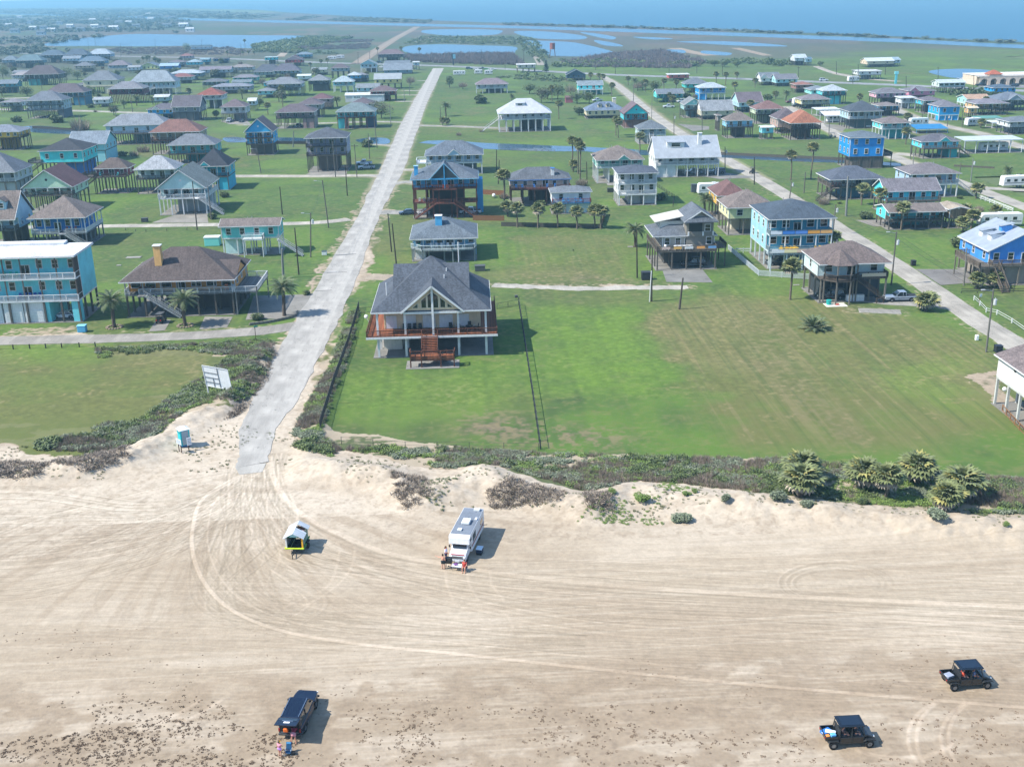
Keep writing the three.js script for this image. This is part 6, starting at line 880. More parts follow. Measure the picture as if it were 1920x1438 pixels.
function twigs(N,rx,ry,rz,tones,r,w=.02){const v=[],c=[];for(let i=0;i<N;i++){const a=r()*6.28,q=Math.sqrt(r()),x0=Math.cos(a)*rx*q*.6,z0=Math.sin(a)*rz*q*.6,x1=x0*1.5 +(r()- .5)*rx*.5,z1=z0*1.5 +(r()- .5)*rz*.5,y1=ry*(.5 + .5*r())*(1 - .4*q),b=r()*6.28,wx=Math.cos(b)*w,wz=Math.sin(b)*w;v.push(x0 - wx,0,z0 - wz,x0 + wx,0,z0 + wz,x1,y1,z1);const t=tones[r()*tones.length|0],kk=.7 + .6*r();for(let j=0;j<3;j++)c.push(t[0]*kk,t[1]*kk,t[2]*kk);}return tris(v,c);}
const TG=[[.085,.13,.038],[.12,.165,.045],[.06,.095,.03]],TB=[[.25,.205,.16],[.19,.155,.125],[.31,.26,.205]],TL=[[.15,.235,.04],[.19,.26,.05]],TS=[[.17,.21,.12],[.22,.25,.16],[.14,.18,.10]];
const bushCache={};
function bush(px,pb,rpx,kind,label,name='shrub',cat='shrub',tall=1){
 const P=HG(px,pb),s=scaleAt(P),R0=rpx / s,r=rng(px*3 + pb),key=kind +(s>6)+ tall;
 let t=bushCache[key];
 if(!t){t=bushCache[key]=thing(name,label,cat,P);const q=rng(11 + px);if(kind==='bare')mesh('branches',[twigs(s>6?500:220,1,1.3*tall,1,TB,q,.03)],leafM('#ffffff',0),t);else mesh('foliage',[leafBall(s>6?1500:500,1,.85*tall,1,s>6?.11:.2,kind==='lime'?TL:kind==='sage'?TS:TG,q)],leafM('#ffffff'),t);if(kind !=='bare')mesh('stem',[0,1,2].map(i=>rod(V(0,0,0),V(Math.cos(i*2.1)*.4,.5*tall,Math.sin(i*2.1)*.4),.05,.02,5)),barkM('#5c5046'),t);t.scale.setScalar(R0);t.rotation.y=r()*6;}
 else{const c=copyOf(t,label,P,r()*6);c.scale.setScalar(R0);c.scale.y*=.85 + .3*r();c.name=numbered(name);c.userData.category=cat;}
}
bush(28,229,10,'g','round dark shrub at the far left of the lawn');bush(106,230,15,'g','wide dark shrub under the pale grey slate roofed house');bush(168,202,7,'g','small round shrub by the alley left of the palms');bush(178,210,5,'bare','tiny brown shrub on the alley edge');bush(150,244,24,'bare','wide leafless thicket beside the left canal');bush(268,285,16,'bare','brown thicket below the pale blue house');bush(250,292,12,'bare','leafless brush left of the tan house stilts');
bush(900,194,13,'g','oval dark shrub alone on the big lawn');bush(860,254,7,'bare','small leafless shrub on the lawn by the ditch');bush(902,247,5,'bare','tiny leafless shrub right of another on the lawn');bush(1240,375,13,'g','dark shrub at the right wall of the white three storey house');bush(1115,390,10,'bare','leafless shrub right of the white cabin');bush(1090,348,14,'bare','grey brushwood behind the white cabin');bush(1623,410,13,'g','round green shrub before the long turquoise house');bush(1803,463,22,'g','wide dark hedge shrub left of the bright blue house','shrub','shrub',.7);bush(1835,396,12,'bare','leafless shrub behind the white rail fence');bush(1545,383,13,'bare','brown brush heap left of the slate hip house');bush(1800,372,6,'g','small shrub right of the periwinkle house');bush(1912,330,5,'g','small shrub near the right edge camper');bush(575,553,8,'g','dark shrub at the street edge of the concrete court');bush(482,600,12,'g','dark shrub in the curved stone bed');bush(420,370,9,'g','dark shrub at the corner of the sage roofed house');bush(398,410,10,'g','dark shrub before the white railed house drive');bush(232,292,9,'g','dark shrub beside the light blue two storey house');bush(1330,405,10,'bare','brown brush under the date palm');bush(690,275,12,'g','dark shrub right of the weathered grey house');bush(1075,470,2,'g','tiny weed clump on the mown lot');bush(945,372,12,'bare','grey dead brush below the ragged palm');bush(1003,392,9,'g','dark shrub under the brick house deck');bush(1014,385,10,'g','dark shrub beside the white cabin stairs');bush(1575,382,4,'g','small weed by the alley');
// beach plants
bush(1206,938,13,'lime','bright lime green shrub on the pale sand');bush(1277,975,18,'sage','grey green shrub alone on open sand','shrub','shrub',.6);bush(1288,928,8,'lime','small lime plant on the dune right of centre');bush(1302,922,6,'lime','yellowish small plant right of a similar one on the dune');bush(1462,938,16,'sage','grey green shrub left of the beach palms');bush(1514,946,13,'sage','rounded sage shrub at the foot of the left palm pair','shrub','shrub',.7);bush(1752,972,20,'sage','sprawling sage shrub under the low bushy palm','shrub','shrub',.5);bush(1360,942,10,'sage','small sage shrub on the dune edge');bush(1618,946,11,'g','green tuft on the dune below the middle palms');bush(1887,984,6,'lime','small bright plant on the sand at far right');bush(1145,925,9,'lime','olive lime plant on the dune crest');
bush(85,835,26,'g','dark green clump on the left sand patch','shrub','shrub',.4);
function tree(px,pb,pt,rpx,kind,label){
 const P=G(px,pb),s=scaleAt(P),h=HY(P,pt),R0=rpx / s,r=rng(px + 7*pb),t=thing('tree',label,'tree',P,r()*6),th=h*.35,g=[rod(V(0,0,0),V(0,th,0),.25,.18,7)];
 for(let i=0;i<6;i++){const a=i*1.05 + r(),e=V(Math.cos(a)*R0*.6,h*(.6 + .25*r()),Math.sin(a)*R0*.6);g.push(rod(V(0,th*.85,0),e,.12,.04,5));}
 mesh('trunk',g,barkM('#5b5048'),t);
 if(kind==='bare')mesh('crown',[twigs(420,R0,h*.8,R0,TB,r,.05).translate(0,h*.25,0)],leafM('#ffffff',0),t);else if(kind==='spruce')mesh('crown',Array.from({length:7},(_,i)=>leafBall(160,R0*(1 - i / 7.5),h*.12,R0*(1 - i / 7.5),.4,[[.05,.09,.075],[.07,.11,.09]],r,5).translate(0,h*(.08 + i*.125),0)),leafM('#ffffff'),t);else mesh('crown',[leafBall(1300,R0,h*.6,R0,.3,kind==='olive'?[[.10,.105,.05],[.08,.085,.04]]:TG,r,11).translate(0,h*.22,0)],leafM('#ffffff'),t);
}
tree(993,176,157,14,'g','left dark tree of a cluster on the big lawn');tree(1015,193,163,13,'olive','rounded olive green tree on the big lawn');tree(1027,186,160,13,'g','dark tree behind the olive green one');tree(1046,186,153,14,'g','tall dark tree right of the olive green one');tree(1082,194,170,14,'g','dark tree beside the pink shed');tree(1105,194,172,14,'g','broad dark tree right of the pink shed');tree(1070,180,150,15,'bare','leafless grey tree before the cyan house');tree(1086,216,200,10,'g','small round tree left of the beige dormer house');tree(1024,136,112,7,'spruce','blue green conical tree beside the highway block house');tree(843,164,140,9,'g','dark tree by the street near the highway');tree(868,167,150,12,'bare','leafless tree right of the street');tree(715,222,186,24,'olive','large grey green tree beside the teal house');tree(615,205,186,12,'bare','bare tree between the mauve houses');tree(770,160,138,12,'bare','bare tree beside the yellow house');tree(125,150,125,14,'g','leafy tree right of the plum roofed house');tree(145,150,130,12,'g','leafy tree left of the beige house');tree(50,180,162,12,'g','dark tree left of the slate roofed house');tree(5,150,118,14,'g','dark tree at the far left edge');tree(172,130,115,14,'olive','olive tree among far roofs');tree(350,98,79,9,'g','round tree by the lagoon gable house');tree(1205,168,148,14,'g','dark tree cluster right of the far street');tree(1228,170,152,12,'g','dark tree left of a palm in the far row');tree(1196,170,150,12,'bare','bare tree in the far row');tree(1288,190,172,9,'g','tree behind the grey teal house');tree(1305,186,172,10,'bare','bare tree before the azure house');tree(1340,124,112,8,'g','tree beyond the highway left of two others');tree(1358,125,113,8,'g','middle tree beyond the highway');tree(1383,126,114,7,'g','right tree beyond the highway');tree(1485,120,106,7,'g','tree left of the lone marsh house');tree(1538,124,114,7,'g','round tree right of the lone marsh house');tree(1018,102,92,7,'g','tree beside the far lagoon corner');tree(1440,188,176,9,'g','tree left of the yellow house');tree(165,180,160,10,'g','tree behind the left date palm');tree(385,190,172,10,'bare','bare tree before the terracotta house');
// ---------- dune scrub, weed on the sand, far brush ----------
function inside(p,x,z){let c=false;for(let i=0,j=p.length - 1;i<p.length;j=i++)if(p[i][1]>z !==p[j][1]>z&&x<(p[j][0]- p[i][0])*(z - p[i][1])/(p[j][1]- p[i][1])+ p[i][0])c=!c;return c;}
function scatter(name,geo,m,px,n,seed,f){// copies over a patch of ground
 const p=GP(px),r=rng(seed),xs=p.map(q=>q[0]),zs=p.map(q=>q[1]),a=Math.min(...xs),b=Math.max(...xs),c=Math.min(...zs),d=Math.max(...zs),list=[];let k=0;
 while(list.length<n&&k++<n*30){const x=lerp(a,b,r()),z=lerp(c,d,r());if(!inside(p,x,z))continue;const s=f(x,z,r);if(!s)continue;list.push(new THREE.Matrix4().compose(V(x,H(x,z)+(s[2]||0),z),new THREE.Quaternion().setFromEuler(new THREE.Euler((r()- .5)*.2,r()*6.28,(r()- .5)*.2)),V(s[0],s[1],s[0])));}
 const o=new THREE.InstancedMesh(geo,m,list.length);list.forEach((q,i)=>o.setMatrixAt(i,q));o.name=numbered(name);o.userData.kind='stuff';o.castShadow=o.receiveShadow=true;scene.add(o);
}
const rS=rng(404);
const clump={g:leafBall(70,.6,.55,.6,.11,TG,rS,4),lime:leafBall(60,.55,.35,.55,.10,TL,rS,4),sage:leafBall(70,.6,.4,.6,.09,TS,rS,4),brown:twigs(46,.55,.9,.55,[[.25,.195,.165],[.19,.145,.135],[.33,.27,.225],[.19,.185,.10]],rS,.022),grass:twigs(40,.4,.6,.4,[[.13,.17,.05],[.17,.18,.08],[.10,.14,.05]],rS,.02),root:twigs(40,.8,.4,.8,TB,rS,.05)};
const bandR=[[590,838],[640,842],[740,836],[800,838],[1000,850],[1200,857],[1450,861],[1600,872],[1750,886],[1950,902],[2150,925],[2150,1000],[1920,965],[1800,968],[1700,955],[1560,938],[1500,928],[1400,925],[1290,910],[1180,905],[1130,925],[1090,925],[1010,895],[900,870],[850,880],[760,868],[720,850],[640,845]];
const bandM=[[545,832],[560,790],[590,735],[625,680],[655,590],[672,580],[660,640],[640,700],[608,790],[600,822],[640,842],[620,860],[575,852]];
const bandL=[[178,655],[440,642],[505,640],[514,655],[500,700],[462,752],[430,765],[380,766],[345,782],[310,815],[250,842],[170,850],[110,848],[80,830],[200,795],[260,790],[320,745],[390,700],[430,668],[330,655],[185,672]];
const zone=(x,z,t)=>{if(fbm(x*.12 + 5,z*.34 + 3,3)>(x>-20?.585:.66))return false;const q=fbm(x*.2 + 70,z*.3 + 10,4);return t==='b'?q>.5:t==='g'?q<.48:q>.4&&q<.56;};
for(const[B,n,s0]of[[bandR,2600,1],[bandM,1100,2],[bandL,1800,3]]){
 scatter('dune_scrub',clump.brown,leafM('#ffffff',0),B,n*.7,20 + s0,(x,z,r)=>zone(x,z,'b')&&[.5 + r()*.8,.5 + r()*.8]);
 scatter('dune_scrub',clump.g,leafM('#ffffff'),B,n*.42,30 + s0,(x,z,r)=>zone(x,z,'g')&&[.4 + r()*.9,.4 + r()*.8]);
 scatter('dune_scrub',clump.lime,leafM('#ffffff'),B,n*.6,40 + s0,(x,z,r)=>zone(x + 40,z,'m')&&[.5 + r()*.7,.5 + r()*.6]);
 scatter('dune_scrub',clump.sage,leafM('#ffffff'),B,n*.75,50 + s0,(x,z,r)=>zone(x + 90,z + 30,'m')&&[.5 + r()*.8,.5 + r()*.6]);
}
scatter('dune_scrub',clump.lime,leafM('#ffffff'),[[1440,862],[1600,874],[1760,890],[1850,905],[1820,960],[1700,945],[1560,932],[1450,915]],420,56,(x,z,r)=>[.5 + r()*.6,.35 + r()*.5]);
scatter('dune_scrub',clump.brown,leafM('#ffffff',0),[[1835,892],[1980,912],[1980,962],[1850,952],[1815,935]],320,57,(x,z,r)=>[.6 + r()*.7,.7 + r()*.8]);
scatter('dune_grass',clump.grass,leafM('#ffffff',.1),bandR,900,58,(x,z,r)=>[.5 + r()*.6,.5 + r()*.7]);
scatter('dune_grass',clump.grass,leafM('#ffffff',.1),bandL,700,59,(x,z,r)=>[.5 + r()*.6,.5 + r()*.7]);
const sandBand=[[0,832],[150,850],[330,790],[520,800],[640,855],[760,870],[860,880],[960,890],[1100,930],[1280,915],[1500,940],[1700,962],[1920,975],[1920,1005],[1700,990],[1500,965],[1300,960],[1150,985],[980,955],[800,955],[640,900],[520,870],[300,900],[0,905]];
scatter('dune_grass',clump.grass,leafM('#ffffff',.1),sandBand,700,61,(x,z,r)=>fbm(x*.2,z*.2,2)>.5&&[.3 + r()*.5,.3 + r()*.5]);
scatter('beach_vines',clump.lime,leafM('#ffffff'),[[1130,930],[1260,905],[1300,920],[1240,985],[1080,985],[1130,950]],260,62,(x,z,r)=>fbm(x*.5,z*.5,2)>.48&&[.2 + r()*.4,.2 + r()*.2]);
scatter('beach_vines',clump.g,leafM('#ffffff'),[[790,905],[860,900],[830,960],[800,955]],60,63,(x,z,r)=>[.2 + r()*.3,.2 + r()*.2]);
for(const[px,n]of[[[[735,900],[800,905],[812,945],[760,960],[740,935]],140],[[[915,930],[960,910],[1060,935],[1050,955],[930,955]],220],[[[1095,935],[1140,945],[1145,972],[1105,968]],90],[[[-30,870],[60,868],[95,885],[70,905],[-30,905]],220],[[[100,868],[180,850],[245,845],[240,875],[160,895],[105,885]],300],[[[420,790],[470,730],[505,670],[515,660],[505,700],[460,770]],160]])scatter('dune_roots',clump.root,leafM('#ffffff',0),px,n,n,(x,z,r)=>[.6 + r()*.8,.6 + r()*.9]);
// sargassum on the wet sand
const weedG=(()=>{const r=rng(8),v=[],c=[];for(let k=0;k<26;k++){const a=r()*6.28,q=Math.sqrt(r()),x=Math.cos(a)*q*.5,z=Math.sin(a)*q*.34,s=.03 + r()*.07,y=.015 + r()*.03,d=1 + r()*1.3;for(let j=0;j<4;j++){const b=j*1.57 + r(),e=b + 1.6;v.push(x,y + s*.5,z,x + Math.cos(b)*s,0,z + Math.sin(b)*s,x + Math.cos(e)*s,0,z + Math.sin(e)*s);for(let m=0;m<3;m++)c.push(.11*d,.075*d,.05*d);}}return tris(v,c);})();
const weedM=mat('weed',()=>new THREE.MeshStandardMaterial({color:'#ffffff',vertexColors:true,roughness:.95}));
const wetL=[[-60,1280],[200,1300],[420,1310],[560,1380],[700,1370],[900,1340],[1200,1330],[1500,1370],[1980,1310],[1980,1450],[-60,1450]];
const wd=(x,z)=>fbm(x*.14 + 3,z*.22,3)*.6 + fbm(x*.5,z*.7 + 8,3)*.4;
scatter('seaweed',weedG,weedM,wetL,520,71,(x,z,r)=>{const d=wd(x,z)+(z + 80)*.004;return d>.55&&r()<(d - .52)*5&&[.14 + r()*r()*.6,.4 + r()*.7];});
scatter('seaweed',weedG,weedM,[[-40,1390],[180,1370],[330,1350],[440,1360],[560,1390],[560,1440],[300,1438],[-40,1438]],800,72,(x,z,r)=>{const d=wd(x*1.2,z*1.2);return d>.47&&[.16 + r()*r()*.5,.5 + r()*.8];});
scatter('seaweed',weedG,weedM,[[160,1320],[400,1300],[450,1370],[330,1400],[180,1390]],260,73,(x,z,r)=>[.14 + r()*r()*.45,.5 + r()*.7]);
scatter('seaweed',weedG,weedM,[[0,1180],[1920,1180],[1920,1340],[0,1340]],240,74,(x,z,r)=>wd(x,z)>.56&&[.1 + r()*r()*.35,.3 + r()*.4]);
scatter('seaweed',weedG,weedM,[[640,1330],[1300,1320],[1400,1438],[640,1438]],300,75,(x,z,r)=>wd(x,z + 20)>.53&&[.14 + r()*r()*.5,.4 + r()*.6]);
// brush, hedges and woods beyond
const far1=leafBall(40,3,2.4,3,1.1,TG,rS,4),far2=twigs(50,3,3.4,3,[[.15,.115,.12],[.12,.10,.11],[.17,.14,.13]],rS,.22),far3=leafBall(40,3.5,3.5,3.5,1.3,[[.06,.085,.04],[.045,.07,.04]],rS,5);
scatter('brush',far2,leafM('#ffffff',0),[[755,104],[960,100],[985,122],[900,121],[770,116]],700,81,(x,z,r)=>[.7 + r()*.5,.7 + r()*.8]);
scatter('brush',far2,leafM('#ffffff',0),[[1040,118],[1150,100],[1240,95],[1330,116],[1290,128],[1100,126]],800,82,(x,z,r)=>[.7 + r()*.6,.7 + r()*.7]);
scatter('brush',far1,leafM('#ffffff'),[[1030,116],[1330,108],[1500,118],[1480,124],[1040,126]],260,83,(x,z,r)=>fbm(x*.02,z*.02,2)>.48&&[.6 + r()*.5,.5 + r()*.5]);
scatter('brush',far2,leafM('#ffffff',0),[[190,90],[430,88],[470,96],[450,103],[230,102]],420,84,(x,z,r)=>[.7 + r()*.5,.4 + r()*.5]);
scatter('brush',far1,leafM('#ffffff'),[[470,86],[580,70],[700,72],[740,62],[690,95],[640,102],[480,98]],900,85,(x,z,r)=>fbm(x*.015,z*.01,3)>.42&&[.6 + r()*.7,.5 + r()*.8]);
scatter('brush',far2,leafM('#ffffff',0),[[560,78],[700,74],[690,92],[540,94]],400,86,(x,z,r)=>fbm(x*.015 + 9,z*.01,3)>.45&&[.7 + r()*.6,.5 + r()*.5]);
scatter('brush',far1,leafM('#ffffff'),[[790,68],[960,70],[985,84],[960,84],[820,81],[755,84]],500,87,(x,z,r)=>[.5 + r()*.4,.35 + r()*.4]);
scatter('brush',far1,leafM('#ffffff'),[[1005,72],[1030,108],[1012,118],[985,100],[968,70]],120,88,(x,z,r)=>[.5 + r()*.4,.5 + r()*.5]);
scatter('woods',far3,leafM('#ffffff'),[[-60,34],[150,28],[350,38],[370,62],[240,62],[80,84],[-60,95]],1500,89,(x,z,r)=>fbm(x*.006,z*.004,3)>.4&&[.9 + r()*.9,.8 + r()*.9]);
scatter('woods',far3,leafM('#ffffff'),[[-60,18],[250,18],[480,27],[480,36],[200,30],[-60,24]],1800,90,(x,z,r)=>[2.2 + r()*2,1.2 + r()*1]);
scatter('woods',far3,leafM('#ffffff'),[[480,27],[700,34],[900,42.5],[1200,51.5],[1500,62],[1930,81],[1930,83],[1500,64],[1200,54],[960,47],[700,41],[480,36]],1100,91,(x,z,r)=>fbm(x*.008,3,3)>.46&&[1 + r()*.8,.35 + r()*.5]);
scatter('woods',far3,leafM('#ffffff'),[[-60,96],[90,84],[80,92],[140,96],[-60,108]],140,92,(x,z,r)=>[.7 + r()*.6,.7 + r()*.6]);
scatter('brush',far1,leafM('#ffffff'),[[1000,138],[1090,150],[1080,156],[980,150],[930,146]],90,93,(x,z,r)=>[.4 + r()*.3,.3 + r()*.3]);
scatter('brush',far1,leafM('#ffffff'),[[1800,170],[1900,172],[1890,180],[1780,178]],80,94,(x,z,r)=>[.4 + r()*.4,.4 + r()*.4]);

{// trees between the far roofs
 const r=rng(909),proto=[],lab='leafy tree standing between the far left roofs',gr='trees between the far left roofs',pl=GP([[-40,112],[200,112],[480,118],[640,150],[620,205],[300,215],[-40,240]]),xs=pl.map(p=>p[0]),zs=pl.map(p=>p[1]);let n=0,k=0;
 while(n<64&&k++<4000){const x=lerp(Math.min(...xs),Math.max(...xs),r()),z=lerp(Math.min(...zs),Math.max(...zs),r());if(!inside(pl,x,z)||CUES.some(c=>Math.abs(x - c.C.x)<c.W / 2 + 3&&z<c.C.z + 3&&z>c.C.z - c.D - 3)||ROADS.some(q=>pdist(q.pts,x,z)[0]<q.w / 2 + 2.5))continue;const i=n % 4;if(n<4){const t=thing('tree',lab,'tree',V(x,0,z),0,gr),q=rng(70 + i),g=[rod(V(0,0,0),V(0,2.2,0),.25,.18,6)];for(let j=0;j<5;j++)g.push(rod(V(0,1.8,0),V(Math.cos(j*1.3)*1.8,3.6,Math.sin(j*1.3)*1.8),.12,.05,5));mesh('trunk',g,barkM('#5b5048'),t);mesh('crown',[i===3?twigs(300,2.6,5,2.6,TB,q,.06).translate(0,1,0):leafBall(620,2.9,3.4,2.9,.42,i===1?[[.10,.115,.05],[.08,.095,.04]]:TG,q,9).translate(0,1.4,0)],leafM('#ffffff'),t);proto.push(t);}else copyOf(proto[i],lab,V(x,0,z),r()*6,gr,.65 + r()*.6);n++;}
}
// ---------- poles and lines ----------
const POLES={};
function pole(id,xb,yb,xt,yt,label,o={}){
 const P=G(xb,yb),h=Math.min(16,HY(P,yt)),t=thing(o.name||'utility_pole',label,o.cat||'utility pole',P),top=(()=>{let x=P.x;for(let k=0;k<4;k++)x +=(xt - pxOf(V(x,h,P.z))[0])/ scaleAt(V(x,h,P.z));return V(Math.max(-1.2,Math.min(1.2,x - P.x)),h,0);})(),far=scaleAt(P)<4;
 const r0=o.r||(far?.2:.17);mesh('pole',[rod(V(0,-.2,0),top,r0,r0*.7,9)],wood(o.c||'#6b5f55'),t);
 if(o.arm){mesh('crossarm',[box(2.4,.14,.14,top.x,h - .6,.15)],wood('#6b5f55'),t);for(const x of[-1.05,-.5,.5,1.05])mesh('insulator',shared('ins',()=>rod(V(0,0,0),V(0,.22,0),.06,.04,6)),plain('#8d8f90',.4),t).position.set(top.x + x,h - .53,.15);}
 if(o.tr)mesh('transformer',[new THREE.CylinderGeometry(.28,.28,.9,14).translate(top.x*.8 + .45,h*.8,.1),new THREE.CylinderGeometry(.06,.06,.25,6).translate(top.x*.8 + .45,h*.8 + .55,.1)],plain('#b9bec0',.5),t);
 if(o.lamp)mesh('street_light',[bar(V(top.x,h - .3,0),V(top.x - 1.6,h,.3),.07),rbox(.7,.16,.3,.05,top.x - 1.8,h,.3)],plain('#a7abad',.5),t);
 POLES[id]=V(P.x + top.x,h,P.z);return t;
}
const DKP='#4d433b',GYP='#85807a';
pole('a',560,515,552,427,'dark brown pole left of the street beside the small teal house',{c:DKP});pole('b',582,482,582,399,'grey pole with transformer by the small teal house',{c:GYP,tr:1,lamp:1});pole('c',531,522,528,467,'thick pale grey pole behind the date palm',{c:'#a3a7a4',r:.3});pole('d',616,427,604,338,'tall leaning pole at the alley corner',{c:GYP,lamp:1});pole('e',529,402,524,350,'dark pole in the grass left of the alley corner',{c:DKP});pole('f',651,367,647,309,'dark pole on the grass lot below the weathered grey house',{c:DKP,arm:1});pole('g',629,332,623,265,'grey pole before the weathered grey house',{c:GYP});pole('h',669,332,664,270,'grey pole with crossarm right of the weathered grey house',{c:GYP,arm:1});pole('i',693,298,690,250,'pole with transformer by the small pond',{c:GYP,tr:1});pole('j',707,278,701,222,'taller pole right of the small pond',{c:GYP});pole('k',489,325,481,278,'grey pole in front of the narrow sky blue house',{c:GYP,lamp:1});pole('l',549,276,550,246,'pale post by the dark canal wall',{c:'#9aa19c',r:.25});
pole('m',734,472,727,400,'left one of two dark poles by the octagonal deck house',{c:DKP});pole('n',744,505,735,419,'right one of two dark poles by the octagonal deck house',{c:DKP});pole('o',1195,521,1194,432,'dark pole in front of the date palm by the shingle house',{c:DKP});pole('p',1222,565,1223,487,'dark pole paired with a white pipe on the gravel drive',{c:DKP});pole('q',1274,580,1281,521,'short leaning grey pole alone on the field',{c:'#6e655d',r:.22});
pole('r',1672,535,1682,434,'street pole with transformer behind the turret porch house',{c:GYP,tr:1,lamp:1});pole('s',1850,660,1864,542,'tall grey pole with transformer by the right street near the front',{c:'#8f8c84',tr:1,lamp:1});pole('t',1808,535,1814,464,'pale pole before the bright blue house',{c:'#a19e97'});pole('u',1587,405,1591,330,'thick pale pole by the slate hip house',{c:'#a7aaa7',r:.3});pole('v',1562,440,1568,383,'pole with transformer right of the sea blue house',{c:GYP,tr:1});pole('w',1481,372,1485,340,'pole beside the right hand street near the taupe roof',{c:GYP,tr:1});pole('x',1508,362,1511,322,'thin pole with a box at its foot on the right lawn',{c:GYP});
pole('y',931,320,931,280,'left one of two dark poles behind the timbered house',{c:DKP});pole('z',934,345,936,300,'right one of two dark poles behind the timbered house',{c:DKP});pole('aa',1101,345,1100,303,'dark pole left of the sea green house',{c:DKP});pole('ab',1415,346,1415,294,'dark pole by the golf cart on the right street',{c:DKP});pole('ac',1360,322,1360,275,'street pole at the right end of the long white house',{c:GYP,tr:1});pole('ad',1264,253,1264,212,'pole right of the grey blue stair house',{c:GYP,tr:1});pole('ae',1222,224,1223,180,'pale tall pole by the vivid turquoise house',{c:'#a19e97'});pole('af',1317,247,1317,200,'pole before the sky blue cottage',{c:GYP,arm:1});pole('ag',1188,195,1188,160,'pale pole by the far right street',{c:'#a19e97'});pole('ah',1275,222,1275,190,'pole by the parked white pickup',{c:GYP});
pole('ai',1708,298,1710,258,'pole left of the aqua porch gable house',{c:GYP});pole('aj',1713,308,1714,285,'short pale pole by the third street',{c:'#b5b5b0'});pole('ak',1821,341,1826,297,'pale pole with transformer on the right lawn',{c:'#a3a6a3',tr:1});pole('al',1800,327,1803,305,'thin pole left of the pale one on the right lawn',{c:GYP});pole('am',1730,227,1731,190,'pole beside the second far street at right',{c:GYP});pole('an',1777,237,1779,215,'pole near the tall cyan house',{c:GYP,tr:1});pole('ao',1805,238,1806,205,'thin pole right of the tall cyan house',{c:GYP});pole('ap',1555,255,1556,225,'pole by the terracotta house drive',{c:GYP});
pole('aq',369,431,360,340,'tall brown pole before the sage roofed house',{c:'#5f5650'});pole('ar',396,412,389,348,'grey pole right of the brown one before the sage roofed house',{c:GYP});pole('as',122,372,117,343,'pole before the mint green house',{c:GYP});pole('at',190,300,186,266,'pole right of the turquoise charcoal roofed house',{c:GYP});pole('au',372,290,370,262,'pale pole before the teal canal house',{c:GYP,tr:1});pole('av',217,221,214,190,'pole at the far alley',{c:GYP});pole('aw',248,210,245,188,'pole on the far alley right of another',{c:GYP});pole('ax',150,200,143,172,'pole right of the dark teal house',{c:GYP});pole('ay',78,168,74,148,'pole left of the slate roofed house',{c:GYP});pole('az',573,172,571,150,'pole left of the very dark stilts house',{c:GYP});
pole('ba',733,236,730,196,'pale pole by the street corner far up',{c:'#a3a6a3'});pole('bb',758,190,757,165,'pole beside the brick red house driveway',{c:'#a3a6a3'});pole('bc',768,178,767,145,'pole right of the yellow house',{c:GYP});pole('bd',826,225,825,200,'thin pole beside the lone date palm',{c:GYP});pole('be',452,150,451,138,'short pole before the long violet house',{c:GYP});
const HW=[[165,96,72],[226,107,80],[291,103,72],[378,100,75],[451,106,82],[671,120,97],[693,118,96],[902,122,92],[947,130,103],[982,115,94],[1117,131,100],[1154,139,114],[1255,139,120],[1307,137,115],[1355,142,120],[1498,145,125],[1569,139,115],[1600,157,130],[1610,151,120],[1661,140,118],[1827,167,140],[1760,150,125],[1700,165,142]];
const hwWords=['beyond the left roofs','by the far lagoon','against the lagoon','left of the lagoon house','above the lagoon house','at the dirt road corner','right of the dirt road corner','against the grey brush','right of the dark sign','above the flat roofed block','against the lagoon edge','opposite the near black house','below the purple thicket','right of the purple thicket','before the three trees','left of the marsh drive','on the marsh drive','left of the white block house','before the white block house','above the tan warehouse','before the arched store','left of the arched store pond','right of the white block house'];
HW.forEach(([x,b,t],i)=>pole('h' + i,x,b,x,t,'highway pole ' + hwWords[i],{c:'#5d5a58',arm:i % 3 !==1}));
function wire(ids,label,n=2){const g=[];for(let i=0;i<ids.length - 1;i++)for(let k=0;k<n;k++){const a=POLES[ids[i]].clone().add(V(0,-.3 - k*.9,.1)),b=POLES[ids[i + 1]].clone().add(V(0,-.3 - k*.9,.1)),m=a.clone().lerp(b,.5).add(V(0,-a.distanceTo(b)*.025,0));g.push(clean(new THREE.TubeGeometry(new THREE.QuadraticBezierCurve3(a,m,b),10,.022,4)));}const o=mesh('power_line',[mergeGeometries(g.map(q=>(q.deleteAttribute('uv'),uvm(q))))],plain('#2f3133',.6));tag(o,label,'power line');return o;}
wire(['s','r','v','w'],'overhead wires along the right hand street past the turret porch house');wire(['w','ac','ad','ae','ag'],'overhead wires along the far part of the right hand street');wire(['n','m'],'short wires between the two dark poles by the octagonal deck house');wire(['h7','h8','h10','h11','h13','h15','h18','h20'],'overhead wires along the highway on the right',3);wire(['h0','h1','h2','h4','h5','h7'],'overhead wires along the highway on the left',3);wire(['b','d','h','i'],'overhead wires along the left side of the main street');
{const p=G(1218,566),t=thing('pipe','white plastic pipe standing beside a dark pole on the gravel drive','pipe',p);mesh('tube',[rod(V(0,0,0),V(.25,HY(p,508),0),.09,.09,10)],paint('#e6e8e8'),t);}
